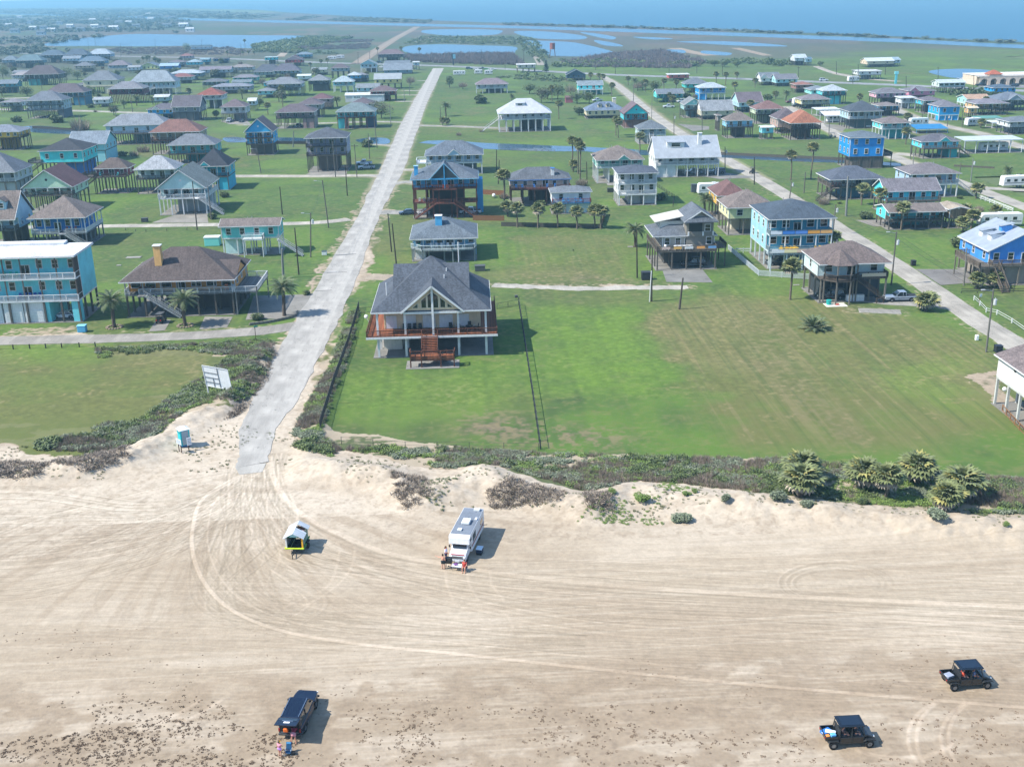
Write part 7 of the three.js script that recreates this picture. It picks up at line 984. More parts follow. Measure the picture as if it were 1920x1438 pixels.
// ---------- fences ----------
function fence(name,label,px,h,step,c,style,o={}){
 const P=px.map(p=>HG(p[0],p[1])),base=P[0].clone();base.y=0;const t=thing(name,label,'fence',base),m=o.m||wood(c);let bars=[];
 for(let i=0;i<P.length - 1;i++){
 const a=P[i].clone().sub(base),b=P[i + 1].clone().sub(base),L=a.distanceTo(b),n=Math.max(1,Math.round(L / step)),up=y=>V(0,y,0);
 for(let k=i?1:0;k<=n;k++){const q=a.clone().lerp(b,k / n),w=o.pw||.1;mesh('post',shared('fp' + h + w,()=>box(w,h,w,0,h / 2,0)),m,t).position.copy(q);}
 for(const y of style==='rail'?[.45,.85,h - .1]:style==='cable'?[h*.5,h - .05]:[.15,h - .05])bars.push(bar(a.clone().add(up(y)),b.clone().add(up(y)),o.rw||.04,o.rh||.05));
 if(style==='slats'){const k=Math.floor(L / .11),g=[];for(let j=0;j<k;j++){const q=a.clone().lerp(b,(j + .5)/ k);g.push(box(.085,h - .2,.02,q.x,q.y + h / 2,q.z));}mesh('slat_infill',g,m,t).userData.kind='stuff';}
 if(style==='mesh'){const g=[],k=Math.floor(L / .35);for(let j=0;j<k;j++){const q=a.clone().lerp(b,j / k),q2=a.clone().lerp(b,Math.min(1,(j + 1.2)/ k));g.push(bar(q.clone().add(up(.1)),q2.clone().add(up(h - .1)),.012),bar(q.clone().add(up(h - .1)),q2.clone().add(up(.1)),.012));}mesh('wire_mesh',g,m,t).userData.kind='stuff';}
 if(style==='boards'){const k=Math.min(150,Math.floor(L / .18)),bw=L / k,r=rng(k);const along=Math.atan2(-(b.z - a.z),b.x - a.x);for(let j=0;j<k;j++){const q=a.clone().lerp(b,(j + .5)/ k),o2=mesh('board',shared('fb' + bw.toFixed(2)+ h,()=>box(bw*.92,h,.03,0,h / 2,0)),m,t);o2.position.copy(q).add(V(0,(r()- .5)*.04,.05));o2.rotation.y=along;}}
 if(style==='pickets'){const k=Math.floor(L / .2),g=[];for(let j=0;j<k;j++){const q=a.clone().lerp(b,(j + .5)/ k);g.push(box(.12,h - .15,.03,q.x,q.y + h / 2,q.z));}mesh('pickets',g,m,t).userData.kind='stuff';}
}
 mesh('rail',bars.length>1?bars:bars,m,t).userData.kind=bars.length>2?'stuff':undefined;return t;
}
const dkM=plain('#34363a',.7);
fence('chain_link_fence','dark slatted chain link fence between the street scrub and the redwood deck house yard',[[600,806],[626,722],[655,640],[673,578]],1.5,3,'#34363a','slats',{m:dkM,pw:.07});
fence('chain_link_fence','dark chain link fence along the right side of the redwood deck house yard',[[1013,842],[1000,750],[985,650],[973,572]],1.4,2.5,'#34363a','mesh',{m:dkM,pw:.16,rw:.06,rh:.06});
fence('chain_link_fence','low chain link fence behind the redwood deck house',[[932,580],[973,572]],1.2,3,'#34363a','mesh',{m:dkM,pw:.07});fence('chain_link_fence','short chain link run left of the redwood deck house',[[673,588],[700,586]],1.2,3,'#34363a','mesh',{m:dkM,pw:.07});
fence('wire_fence','low wire fence between the yard and the dunes',[[640,833],[760,842],[880,843],[1010,845]],1.1,4,'#6f6a64','cable',{pw:.07,rw:.025,rh:.025});
fence('vinyl_fence','white picket fence running from the shingle house to the turret porch house',[[1366,468],[1423,517],[1532,525]],1.2,2.4,'#dfe4e6','pickets',{m:paint('#dfe4e6'),pw:.14});fence('vinyl_fence','short white fence between shingle house and sea blue house',[[1380,474],[1408,474]],1.1,2,'#dfe4e6','rail',{m:paint('#dfe4e6'),pw:.12,rw:.05,rh:.12});
fence('rail_fence','white three rail fence along the right hand lawn',[[1832,371],[1900,398]],1.2,2.6,'#eef0f0','rail',{m:paint('#eef0f0'),pw:.14,rw:.05,rh:.14});
fence('board_fence','low dark board fence behind the row of palms',[[940,424],[1130,428]],1.1,2.4,'#5f5a55','boards');fence('board_fence','reddish cedar board fence right of the timbered house',[[887,413],[945,414]],1.4,2.4,'#9a6b45','boards');fence('board_fence','orange brown board fence end beyond the row of palms',[[1128,424],[1136,402]],1.5,2.4,'#9c6644','boards');fence('board_fence','cedar fence piece behind the timbered house',[[905,364],[945,366]],1.4,2.4,'#a06c48','boards');
fence('bollard_row','row of short dark posts along the front road edge at left',[[-10,655],[24,655],[55,654],[85,653],[115,652],[148,651],[178,650]],.85,99,'#3c3732','none',{pw:.16,rw:.012,rh:.012});
fence('post_row','row of low posts along the alley by the royal blue house',[[235,432],[254,434],[273,434],[312,433],[350,431]],.6,99,'#6f6960','none',{pw:.12,rw:.01,rh:.01});
fence('bulkhead','grey timber bulkhead along the right ditch',[[1345,290],[1430,294],[1590,301]],1.0,2.2,'#6c665f','boards');fence('bulkhead','dark timber bulkhead along the left canal',[[462,270],[575,270]],1.2,2.2,'#403c39','boards');fence('bulkhead','dark timber wall of the far left canal',[[60,240],[145,245]],1.0,2.4,'#45413e','boards');fence('bulkhead','pale timber bulkhead posts in the central ditch',[[960,283],[1040,285]],.9,2.4,'#a5a39c','cable',{pw:.2});fence('bulkhead','low timber edging by the third street',[[1790,312],[1865,316]],.6,2.4,'#6f6860','boards');
fence('post_and_rope_fence','white post and rope fence along the right street',[[1827,563],[1838,573],[1850,586],[1870,590],[1898,606],[1925,625]],.9,99,'#d9dcda','cable',{m:paint('#d9dcda'),pw:.16,rw:.05,rh:.05});fence('rail_fence','low dark rail fence in front of the bright blue house',[[1803,550],[1925,549]],.5,3,'#5b5650','rail',{rh:.1});
fence('deck_fence','wood framed green mesh fence under the lower right white house',[[1880,771],[1895,788],[1912,806],[1935,830]],1.0,2.2,'#b5855a','mesh',{pw:.12,rw:.08,rh:.08});fence('wire_fence','thin wire fence right of the white three storey house',[[1232,350],[1265,372],[1262,388]],1.1,3,'#6a665f','mesh',{pw:.08});
// ---------- low walls, bins, boxes ----------
function block(name,cat,label,px,pb,w,h,d,c,extra,rot=0){const P=HG(px,pb),t=thing(name,label,cat,P,rot);extra(t,w,h,d,c);return t;}
const binF=lid=>(t,w,h,d,c)=>{mesh('body',[rbox(w,h*.85,d,.06,0,h*.45,0)],plain(c,.6),t);mesh('lid',[rbox(w*1.06,h*.14,d*1.06,.05,0,h*.93,0)],plain(lid||c,.6),t);};
block('trash_bin','trash bin','light blue wooden trash box beside the front road',154,622,1.5,1.3,1.1,'#4a9fc4',binF('#7fc4de'));block('dumpster','dumpster','black dumpster beside the shingle house drive',1211,524,1.8,1.7,1.5,'#22262b',binF('#2c3138'));block('trash_bin','trash bin','dark trash cart before the royal blue house lawn',271,416,1.6,1.1,1.2,'#3f4347',binF());block('trash_bin','trash bin','black trash cart by the right street bend',1713,498,.9,1.2,.9,'#1f2226',binF());block('trash_bin','trash bin','dark trash box near the front right pole',1872,660,1.1,1.2,1,'#232a33',binF());block('utility_box','utility box','dark utility box behind the redwood deck house',900,507,2.2,1.2,1.6,'#4b4e4d',binF());block('utility_box','utility box','white utility box on the verge beside the street',608,478,1.1,1,.9,'#dfe3e3',binF('#3f4a4f'));block('trash_bin','trash bin','dark bin by the alley above the street corner',1145,360,2,1.2,1.2,'#3f433f',binF());block('utility_box','utility box','small white box on the field by the front right pole',1832,638,.5,.9,.5,'#e6e8e8',binF());block('utility_box','utility box','tall grey box left of the white camper',1301,360,1.6,2.4,1.2,'#4f565b',binF());block('storage_box','storage box','turquoise garden box left of the small teal house',399,460,3.6,2.3,2.2,'#79cfc8',binF('#dfe6e4'));block('utility_box','utility box','dark stump like box on the mown lawn by the yard fence',968,558,.6,.5,.5,'#4b4e50',binF());block('water_tank','tank','white propane tank on the lawn by the timbered house',926,370,.9,1,2,'#e8eaea',(t,w,h,d,c)=>{mesh('tank',[new THREE.CapsuleGeometry(.5,1.2,6,14).rotateX(Math.PI / 2).translate(0,.6,0)],paint(c),t);mesh('foot',[box(.9,.2,.2,0,.1,0)],plain('#777'),t);});
block('shed','shed','small pink red shed among dark trees',1067,192,4,3.6,3,'#9c5a62',(t,w,h,d,c)=>{mesh('wall',[box(w,h*.75,d,0,h*.375,0)],siding(c),t);mesh('roof',roofGable(-w / 2 - .2,w / 2 + .2,-d / 2 - .2,d / 2 + .2,h*.75,.9,true),shingle('#7d5f60'),t);});
block('sand_play_mat','play mat','pale play mat with a teal toy bin on the field edge',1567,572,4,.5,2.4,'#d9d5c8',(t,w,h,d,c)=>{mesh('mat',[box(w,.06,d,0,.03,0)],plain(c,.9),t);mesh('toy_bin',[new THREE.CylinderGeometry(.5,.42,.9,14).translate(-1.2,.5,-.3)],plain('#1f9c96'),t);mesh('toy',[rbox(.6,.3,.4,.05,.3,.2,.2)],plain('#b0483f'),t);});
{// low stone wall round the palm bed
 const pts=[[468,610],[500,606],[530,600],[552,594],[558,586]].map(p=>G(p[0],p[1])),base=pts[0],c=new THREE.CatmullRomCurve3(pts.map(p=>p.clone().sub(base))),t=thing('garden_wall','low curved stone wall round the palm bed at the street corner','garden wall',base),n=46;
 for(let i=0;i<n;i++)for(let k=0;k<2;k++){const q=c.getPointAt((i + .5*k + .25)/(n + 1)),d=c.getTangentAt((i + .5)/ n),m=mesh('stone',shared('wst',()=>rbox(.44,.24,.3,.04)),concrete(['#b3aa9e','#a59c90','#bdb5a9'][(i + k)% 3]),t);m.position.copy(q).add(V(0,.13 + k*.25,0));m.rotation.y=Math.atan2(-d.z,d.x);}
}
for(const[x,y,l]of[[214,614,'ring of pale stones round the palm by the turquoise house'],[347,611,'ring of pale stones round the palm before the tan house']]){const t=thing('stone_ring',l,'stone ring',G(x,y));for(let i=0;i<16;i++){const a=i / 16*6.283,m=mesh('stone',shared('rst',()=>rbox(.5,.26,.36,.08)),concrete(i % 2?'#c9b49c':'#b8a48e'),t);m.position.set(Math.cos(a)*1.35,.1,Math.sin(a)*1.35);m.rotation.y=-a;}}
for(const[x,y,l,w,d]of[[250,483,'pale concrete slab on the lawn behind the tan house',3.4,1.6],[222,498,'small white lid on the lawn left of the tan house',1,.8],[1182,463,'pair of white lids on the lawn left of the shingle house',1.2,.9],[1494,535,'white lid on the field by the slender palm',1.2,.5]]){const t=thing('concrete_slab',l,'slab',G(x,y));mesh('slab',[rbox(w,.14,d,.03,0,.07,0)],concrete('#c9c5bb'),t);}
// big board seen from behind
{
 const P=HG(412,738),t=thing('billboard','back of a pale framed billboard leaning in the scrub by the street','billboard',P,-.3),W=4.2,Hh=3.2,s=.33,y0=.9,sh=(x,y)=>V(x +(y - y0)*-.12,y - x*.1,0);
 const pane=(x0,x1,ya,yb)=>{const g=poly([[[sh(x0,ya).x,sh(x0,ya).y,.03],[sh(x1,ya).x,sh(x1,ya).y,.03],[sh(x1,yb).x,sh(x1,yb).y,.03],[sh(x0,yb).x,sh(x0,yb).y,.03]],[[sh(x0,ya).x,sh(x0,ya).y,-.03],[sh(x0,yb).x,sh(x0,yb).y,-.03],[sh(x1,yb).x,sh(x1,yb).y,-.03],[sh(x1,ya).x,sh(x1,ya).y,-.03]]]);return g;};
 const pm=paint('#e2e5e6'),w2=W / 2;for(const q of[[-w2,.25,y0 + 2.2,y0 + Hh],[-w2,.25,y0 + 1.45,y0 + 2.18],[-w2,-.7,y0 + .7,y0 + 1.43],[-.68,.25,y0 + .7,y0 + 1.43],[-w2,-.7,y0,y0 + .68],[-.68,.25,y0,y0 + .68],[.3,w2,y0,y0 + Hh]])mesh('panel',[pane(...q)],pm,t);
 for(const[a,b,c2,d]of[[-w2,y0,w2,y0],[-w2,y0 + Hh,w2,y0 + Hh],[-w2,y0,-w2,y0 + Hh],[w2,y0,w2,y0 + Hh],[.28,y0,.28,y0 + Hh],[-w2,y0 + 2.19,.28,y0 + 2.19],[-w2,y0 + 1.44,.28,y0 + 1.44],[-w2,y0 + .69,.28,y0 + .69],[-.69,y0,-.69,y0 + 1.44]])mesh('frame_bar',[bar(sh(a,b).add(V(0,0,.06)),sh(c2,d).add(V(0,0,.06)),.1,.08)],paint(a===-w2&&c2===w2||a===c2&&Math.abs(a)===w2?'#d9dbdb':'#6b6e70'),t);
 for(const x of[-w2 + .05,w2 - .05])mesh('leg',[bar(V(x + .1,-.3,0),sh(x,y0 + .2),.14)],paint('#d0d2d2'),t);
}
// portable toilet and the notice boards
{
 const t=thing('portable_toilet','turquoise portable toilet with white domed roof at the beach entrance','portable toilet',HG(346,834),.55),sc_=t.scale.setScalar(1.12),body=mesh('body',[rbox(1.15,2.0,1.15,.05,0,1.1,0)],plain('#19b3b8',.45),t);
 mesh('base',[rbox(1.25,.18,1.25,.04,0,.09,0)],plain('#1b4f8f',.6),t);mesh('roof',[poly([[[-.66,2.1,.66],[.66,2.1,.66],[.2,2.42,.2],[-.2,2.42,.2]],[[.66,2.1,.66],[.66,2.1,-.66],[.2,2.42,-.2],[.2,2.42,.2]],[[.66,2.1,-.66],[-.66,2.1,-.66],[-.2,2.42,-.2],[.2,2.42,-.2]],[[-.66,2.1,-.66],[-.66,2.1,.66],[-.2,2.42,.2],[-.2,2.42,-.2]],[[-.2,2.42,.2],[.2,2.42,.2],[.2,2.42,-.2],[-.2,2.42,-.2]],[[-.66,2.08,.66],[-.66,2.08,-.66],[.66,2.08,-.66],[.66,2.08,.66]]])],plain('#e3e6e8',.5),t);
 const dr=mesh('door',[rbox(.78,1.75,.05,.02,0,1.12,.59)],plain('#9aa6ad',.5),t);mesh('handle',[box(.05,.18,.06,.28,1.1,.64)],darkPlastic,dr);for(let i=0;i<5;i++)mesh('vent_slat',[box(.05,.04,.8,-.6,1.72 + i*.07,0)],plain('#128f95',.5),t);mesh('side_panel',[rbox(.05,1.3,.8,.02,.59,.95,0)],plain('#8f9aa3',.5),t);
}
function signOn(px,pb,w,h,hgt,turn,label,face,draw){const t=thing('sign',label,'sign',HG(px,pb),turn);mesh('post',[box(.1,hgt,.1,-w*.25,hgt / 2,-.06)],wood('#7a5a45'),t);if(w>.8)mesh('post',[box(.1,hgt,.1,w*.25,hgt / 2,-.06)],wood('#7a5a45'),t);mesh('board',[rbox(w,h,.05,.01,0,hgt - h / 2,0)],plain(face,.6),t);if(draw)mesh('panel',draw(w,h,hgt),plain('#5b6a78',.6),t);return t;}
signOn(337,848,1.1,.75,1.9,-.75,'tilted pale notice board on posts before the portable toilet','#c5d0d8',(w,h,y)=>[0,1,2].map(i=>box(w*.7,.05,.01,0,y - .2 - i*.17,.03)));signOn(356,845,.6,1.1,1.9,.6,'narrow white sign right of the portable toilet','#dfe3e6',(w,h,y)=>[0,1,2,3].map(i=>box(w*.7,.06,.01,0,y - .2 - i*.22,.03)));signOn(481,634,.7,.3,2.3,.3,'small green street name sign at the front road corner','#2c8f78');signOn(1838,572,.5,.6,2.2,.2,'small pale sign by the right street','#d5dadd');signOn(703,1,.1,.1,.1,0,'x','#000').removeFromParent();
{const P=G(850,122),t=thing('billboard','tall dark billboard mast beside the highway','billboard',P),h=HY(P,101);mesh('mast',[rod(V(0,0,0),V(0,h*.6,0),.5,.4,10)],plain('#23303a'),t);mesh('board',[box(2.6,h*.5,1,0,h*.78,0)],plain('#1d2c38'),t);mesh('face',[box(2.2,h*.4,.1,.9,h*.78,.55)],plain('#6fa6ba'),t);}
{const P=G(1036,106),t=thing('tower','rust red tank tower standing in the marsh lagoon','tower',P),h=HY(P,80);mesh('tank',[new THREE.CylinderGeometry(2.4,2.4,h*.45,14).translate(0,h*.76,0)],plain('#8a4f44',.8),t);mesh('frame',[-1.8,1.8].flatMap(x=>[-1.8,1.8].map(z=>rod(V(x*1.4,0,z*1.4),V(x,h*.55,z),.25,.2,6))),plain('#6c4b44',.8),t).userData.kind='stuff';}
{const P=G(1680,157),t=thing('sign','turquoise roadside sign tower beside the highway','sign',P);mesh('mast',[box(1.2,7,.8,0,3.5,0)],plain('#58b9c4'),t);mesh('board',[box(2.2,1.6,.9,0,6.4,.05)],plain('#7fd0d8'),t);}
// ---------- stores ----------
function textTex(txt,w,h,fg,bg,font){const c=document.createElement('canvas');c.width=w;c.height=h;const k=c.getContext('2d');k.fillStyle=bg;k.fillRect(0,0,w,h);k.fillStyle=fg;k.font=font;k.textAlign='center';k.textBaseline='middle';k.fillText(txt,w / 2,h / 2);const t=new THREE.CanvasTexture(c);t.colorSpace=THREE.SRGBColorSpace;return t;}
function signFace(w,h,tex){const m=new THREE.MeshStandardMaterial({map:tex,roughness:.6});const g=new THREE.PlaneGeometry(w,h).toNonIndexed();g.userData.ready=true;return[g,m];}
{const C=G(1908,159),W=46,t=thing('store','cream arched store with terracotta cupola and lettering at the far right','store',C),h=HY(C,141),wl=siding('#d8c3ae');mesh('wall',[bx(-W / 2,W / 2,0,h,-22,-3)],wl,t);mesh('roof',[bx(-W / 2 - .3,W / 2 + .3,h,h + .3,-22.3,-2.7)],paint('#e9e5df'),t);
 for(let i=0;i<8;i++){const x=-W / 2 + 3.5 + i*5.6,s=new THREE.Shape();s.moveTo(-2.8,0);s.lineTo(-1.9,0);s.lineTo(-1.9,2);s.absarc(0,2,1.9,Math.PI,0,true);s.lineTo(1.9,0);s.lineTo(2.8,0);s.lineTo(2.8,5);s.lineTo(-2.8,5);s.closePath();mesh('arch',[uvm(clean(new THREE.ExtrudeGeometry(s,{depth:.5,bevelEnabled:false}).translate(x,0,-.6)))],wl,t);mesh('window',[bx(x - 1.6,x + 1.6,.3,3,-2.98,-2.9)],glass,t);}
 mesh('arcade_roof',[bx(-W / 2,W / 2,5,5.3,-3.2,0)],paint('#e3d6c6'),t);const cp=mesh('cupola',[bx(-16.5,-9.5,5,h + .8,-7,-.8)],wl,t);mesh('cupola_roof',[roofHip(-17.3,-8.7,-7.8,0,h + .8,2.4)],shingle('#c06a4c'),cp);
 const[g,m]=signFace(17,2.2,textTex('Food  Liquor',1024,132,'#5b79a8','#d8c3ae','bold 104px serif'));mesh('lettering',g,m,t).position.set(2,h - 1.6,-2.96);}
{const C=G(684,191),sc=scaleAt(C),W=73 / sc,h=HY(C,178),t=thing('warehouse','long white metal building with dark capital letters on its side','warehouse',C);mesh('wall',[bx(-W / 2,W / 2,0,h,-10,0)],metal('#e3e7ea'),t);mesh('roof',roofGable(-W / 2 - .3,W / 2 + .3,-10.3,.3,h,1.1,true),metal('#dfe3e6'),t);const[g,m]=signFace(5.6,1.7,textTex('MAR',384,120,'#3a4450','#e3e7ea','bold 110px sans-serif'));mesh('lettering',g,m,t).position.set(-W / 2 + 6.6,h - 1.2,.03);for(let i=0;i<3;i++)mesh('door',[bx(W*(.05 + i*.15),W*(.05 + i*.15)+ 2.2,0,2.6,0,.06)],paint('#b9c0c4'),t);}
function canopy(px,pb,pt,W,D,c,label,postC='#dfe4e6',tilt=.3){const P=G(px,pb),h=HY(P,pt),t=thing('carport',label,'carport',P),m=metal(c);mesh('roof',[slab2([-W / 2,h,.3],[W / 2,h,.3],[W / 2,h + tilt,-D],[-W / 2,h + tilt,-D],.16)],m,t);mesh('fascia',[bx(-W / 2,W / 2,h - .35,h - .16,.22,.3)],paint('#e6eaec'),t);const n=Math.max(2,Math.round(W / 4));for(let i=0;i<=n;i++)for(const z of[0,-D + .3])mesh('post',shared('cp' + h.toFixed(1),()=>box(.2,h,.2,0,h / 2,0)),paint(postC),t).position.set(lerp(-W / 2 + .2,W / 2 - .2,i / n),0,z);mesh('slab',[bx(-W / 2,W / 2,0,.1,-D,.5)],concrete('#b1ada5'),t);return t;}
canopy(1862,287,262,21,9,'#cfd9e0','long metal carport over a camper on the right lawn');canopy(1553,217,205,11,8,'#e3e8ea','white roofed boat shelter by the terracotta house');canopy(1569,230,216,11,7,'#eef1f2','bright white tent like shelter left of the charcoal roofed house','#c9ced0',1.2);canopy(1748,250,241,13,8,'#2c86bd','blue metal carport roof below the second far street','#4d89a8',.9);canopy(1856,232,221,11,6,'#69a392','green metal shelter roof by the far right drive');canopy(1880,240,229,9,6,'#e1e7e8','white awning structure left of the white right edge house');
// far small houses over the lagoon
{const L=[[35,34,1],[165,27,0],[172,41,1],[176,53,1],[240,45,1],[281,39,1],[277,29,1],[262,35,0],[312,52,0],[343,52,1],[322,36,0],[60,56,1],[80,55,0],[26,62,0],[75,66,0],[150,59,0],[130,52,1],[200,40,0],[222,46,0],[355,60,1],[300,31,0],[110,46,0],[95,60,1],[190,56,0],[255,52,0],[55,44,0],[15,50,1],[212,57,1]];let pr=[null,null];
 L.forEach(([x,y,k])=>{const P=G(x,y),lab=k?'tiny white house among trees across the far lagoon':'tiny grey roofed house among trees across the far lagoon',gr=k?'white houses across the far lagoon':'grey roofed houses across the far lagoon',s=scaleAt(P);const w=11 + 7*(x % 3);if(!pr[k]){const t=pr[k]=thing('far_house',lab,'house',P,0,gr);mesh('wall',[bx(-8,8,0,6,-9,0)],siding(k?'#e6eaec':'#8fa2ad'),t);mesh('roof',roofGable(-8.6,8.6,-9.6,.6,6,2.6,true),shingle(k?'#dfe5e8':'#6f7a86'),t);mesh('window',[bx(-5,-3,2.5,4.5,0,.1)],glass,t);mesh('window',[bx(3,5,2.5,4.5,0,.1)],glass,t);}else copyOf(pr[k],lab,P,0,gr,.9 +(x % 5)*.08);});}
// ---------- vehicles ----------
const wheelG=(R0,w)=>shared('wh' + R0 + w,()=>{const pts=[[R0*.55,-w / 2],[R0*.92,-w / 2],[R0,-w*.36],[R0,w*.36],[R0*.92,w / 2],[R0*.55,w / 2]].map(p=>new THREE.Vector2(p[0],p[1]));return new THREE.LatheGeometry(pts,22).rotateZ(Math.PI / 2);});
const hubG=(R0,w)=>shared('hb' + R0 + w,()=>{const g=[new THREE.CylinderGeometry(R0*.56,R0*.56,w*.7,18).rotateZ(Math.PI / 2)];for(let i=0;i<6;i++)g.push(new THREE.BoxGeometry(w*.95,R0*.95,R0*.14).rotateX(i*Math.PI / 6));return mergeGeometries(g.map(clean));});
function wheel(t,x,y,z,R0,w,hub='#8f959a'){const m=mesh('wheel',wheelG(R0,w),rubber,t);m.position.set(x,y,z);mesh('rim',hubG(R0,w),plain(hub,.35,.7),m);return m;}
function shapeCar(g,f,w,bl,h){const p=g.attributes.position;for(let i=0;i<p.count;i++){const z=p.getZ(i),y=p.getY(i),a=Math.max(0,z / f - .62)/ .38,b=Math.max(0,-z / f - .75)/ .25,c=Math.max(0,(y - bl)/(h - bl));p.setX(i,p.getX(i)*(1 - .2*a*a - .09*b*b)*(1 - .13*c));if(y>bl - .4&&y<bl + .2)p.setY(i,y - .06*Math.pow(p.getX(i)/ w,4));}g.computeVertexNormals();return g;}
// body built along z (front at +z) from side profiles
function sideProfile(pts,x0,x1,b){const g=bprism(pts.map(p=>[-p[0],p[1]]),x0,x1,b);g.rotateY(Math.PI / 2);return uvm(g);}
function car(kind,color,label,P,turn,group,o={}){
 const t=thing(o.name||(kind==='pickup'?'pickup_truck':kind==='suv'?'suv':'car'),label,o.cat||(kind==='pickup'?'pickup truck':'car'),P,turn,group),L=o.L||(kind==='pickup'?5.9:kind==='suv'?5.5:4.7),W=o.W||(kind==='sedan'?1.82:2.02),h=o.h||(kind==='sedan'?1.46:1.92),m=carPaint(color),w=W / 2,f=L / 2,bl=kind==='sedan'?.92:1.16,R0=kind==='sedan'?.33:.4,gh=h;
 const wb=L*.3,gap=.36;
 const prof=kind==='sedan'?[[-f,.5],[-f + .1,bl],[f*.42,bl],[f - .15,bl - .18],[f,.55],[f - .08,.28],[-f + .08,.28]]:kind==='suv'?[[-f,.55],[-f + .05,bl],[f*.38,bl + .02],[f - .12,bl - .06],[f,.7],[f - .05,.4],[-f + .05,.4]]:[[-f,.6],[-f,bl - .04],[f*.42,bl],[f - .1,bl - .04],[f,.7],[f - .05,.42],[-f + .05,.42]];
 const sub=pr=>{const o2=[];for(let i=0;i<pr.length;i++){const a=pr[i],b=pr[(i + 1)% pr.length],n=Math.max(1,Math.ceil(Math.abs(b[0]- a[0])/ .35));for(let k=0;k<n;k++)o2.push([lerp(a[0],b[0],k / n),lerp(a[1],b[1],k / n)]);}return o2;};
 mesh('body',[shapeCar(sideProfile(sub(prof),-w,w,.12),f,w,bl,h)],m,t);
 const cab=kind==='sedan'?[[-f*.75,bl - .02],[-f*.45,gh],[f*.12,gh],[f*.5,bl - .02]]:kind==='suv'?[[-f + .12,bl - .02],[-f + .32,gh - .04],[f*.1,gh],[f*.42,bl]]:[[-f*.28,bl - .02],[-f*.24,gh - .03],[f*.12,gh],[f*.42,bl]];
 mesh('windows',[shapeCar(sideProfile(sub(cab),-w + .08,w - .08,.08),f,w,bl,h)],glass,t);
 const rf=kind==='sedan'?[-f*.5,f*.16]:kind==='suv'?[-f + .28,f*.14]:[-f*.27,f*.16];mesh('roof',[rbox(W - .4,.1,rf[1]- rf[0],.05,0,gh - .02,(rf[0]+ rf[1])/ 2)],m,t);
 for(const s of[-1,1]){mesh('pillars',[bar(V(s*(w - .13),bl,cab[3][0]- .03),V(s*(w - .16),gh - .03,cab[2][0]),.07,.07),bar(V(s*(w - .13),bl,cab[0][0]+ .03),V(s*(w - .16),gh - .05,cab[1][0]),.09,.09),bar(V(s*(w - .12),bl,(cab[1][0]+ cab[2][0])/ 2),V(s*(w - .15),gh - .04,(cab[1][0]+ cab[2][0])/ 2),.09,.06)],m,t).userData.kind='stuff';for(const z of[-wb,wb]){wheel(t,s*(w - .12),R0,z,R0,.26);mesh('wheel_arch',shared('arch' + R0 + s,()=>new THREE.TorusGeometry(R0 + .07,.06,6,14,Math.PI).rotateY(Math.PI / 2)),darkPlastic,t).position.set(s*(w - .01),R0,z);}
 mesh('mirror',[rbox(.2,.16,.12,.03,s*(w + .12),bl + .12,cab[3][0]- .25)],m,t);mesh('headlight',[rbox(.36,.14,.06,.02,s*(w - .28),bl - .26,f - .04)],plain('#dfe6ea',.15),t);mesh('tail_light',[rbox(.14,.32,.06,.02,s*(w - .14),bl - .22,-f)],plain('#8c1a1a',.3),t);mesh('door_handle',[box(.03,.04,.16,s*(w + .005),bl - .14,-.1)],chrome,t);}
 mesh('grille',[rbox(W*.5,.22,.05,.02,0,bl - .32,f - .01)],darkPlastic,t);mesh('bumper',[rbox(W*.96,.18,.14,.05,0,.48,f)],plain('#3a3d40',.5),t);mesh('bumper',[rbox(W*.96,.18,.14,.05,0,.5,-f)],o.tail?chrome:plain('#3a3d40',.5),t);
 if(kind==='pickup'){mesh('cargo_bed',[bx(-w + .16,w - .16,bl - .02,bl + .015,-f + .1,-f*.32)],plain('#232527',.8),t);}
 if(kind==='suv'){for(const s of[-1,1])mesh('roof_rail',[bar(V(s*(w - .3),gh + .07,rf[0]+ .1),V(s*(w - .3),gh + .07,rf[1]- .15),.05)],chrome,t);for(let i=0;i<5;i++)mesh('roof_rib',[box(.05,.02,(rf[1]- rf[0])*.75,-.4 + i*.2,gh + .035,(rf[0]+ rf[1])/ 2)],m,t);}
 return{t,L,W,h:gh,bl,f,w,m};
}
{// SUV with its tailgate up
 const P=G(562,1349),d=G(574,1310).sub(G(545,1372)),q=car('suv','#04122b','dark blue suv with its tailgate raised at the water side',P,Math.atan2(d.x,d.z),null,{L:5.3});
 const{t,w,f,h,bl}=q;mesh('cargo_opening',[bx(-w + .2,w - .2,.75,h - .2,-f - .015,-f + .12)],plain('#0b0c0e',.9),t);const tg=mesh('tailgate',[rbox(w*2 - .2,.09,1.25,.03,0,0,-.62)],q.m,t);tg.position.set(0,h - .05,-f + .3);tg.rotation.x=.16;mesh('licence_plate',[box(.5,.03,.2,0,.06,-.8)],plain('#e6e8ea'),tg);mesh('tailgate_trim',[box(.9,.03,.08,0,.06,-.55)],chrome,tg);mesh('rear_glass',[rbox(w*2 - .55,.03,.45,.01,0,.05,-.3)],glass,tg);
 mesh('cargo',[rbox(.42,.34,.4,.08,.3,.95,-f + .05)],plain('#d4681c',.7),t);mesh('load_floor',[bx(-w + .25,w - .25,.7,.76,-f - .03,-f + .3)],plain('#6f7478',.6),t);CUES.suv=q;
}
{const P=G(1691,566);P.z -=.8;car('pickup','#8e99a5','silver crew cab pickup parked beside the turret porch house',P,-Math.PI / 2 - .02,null,{L:6.2});}
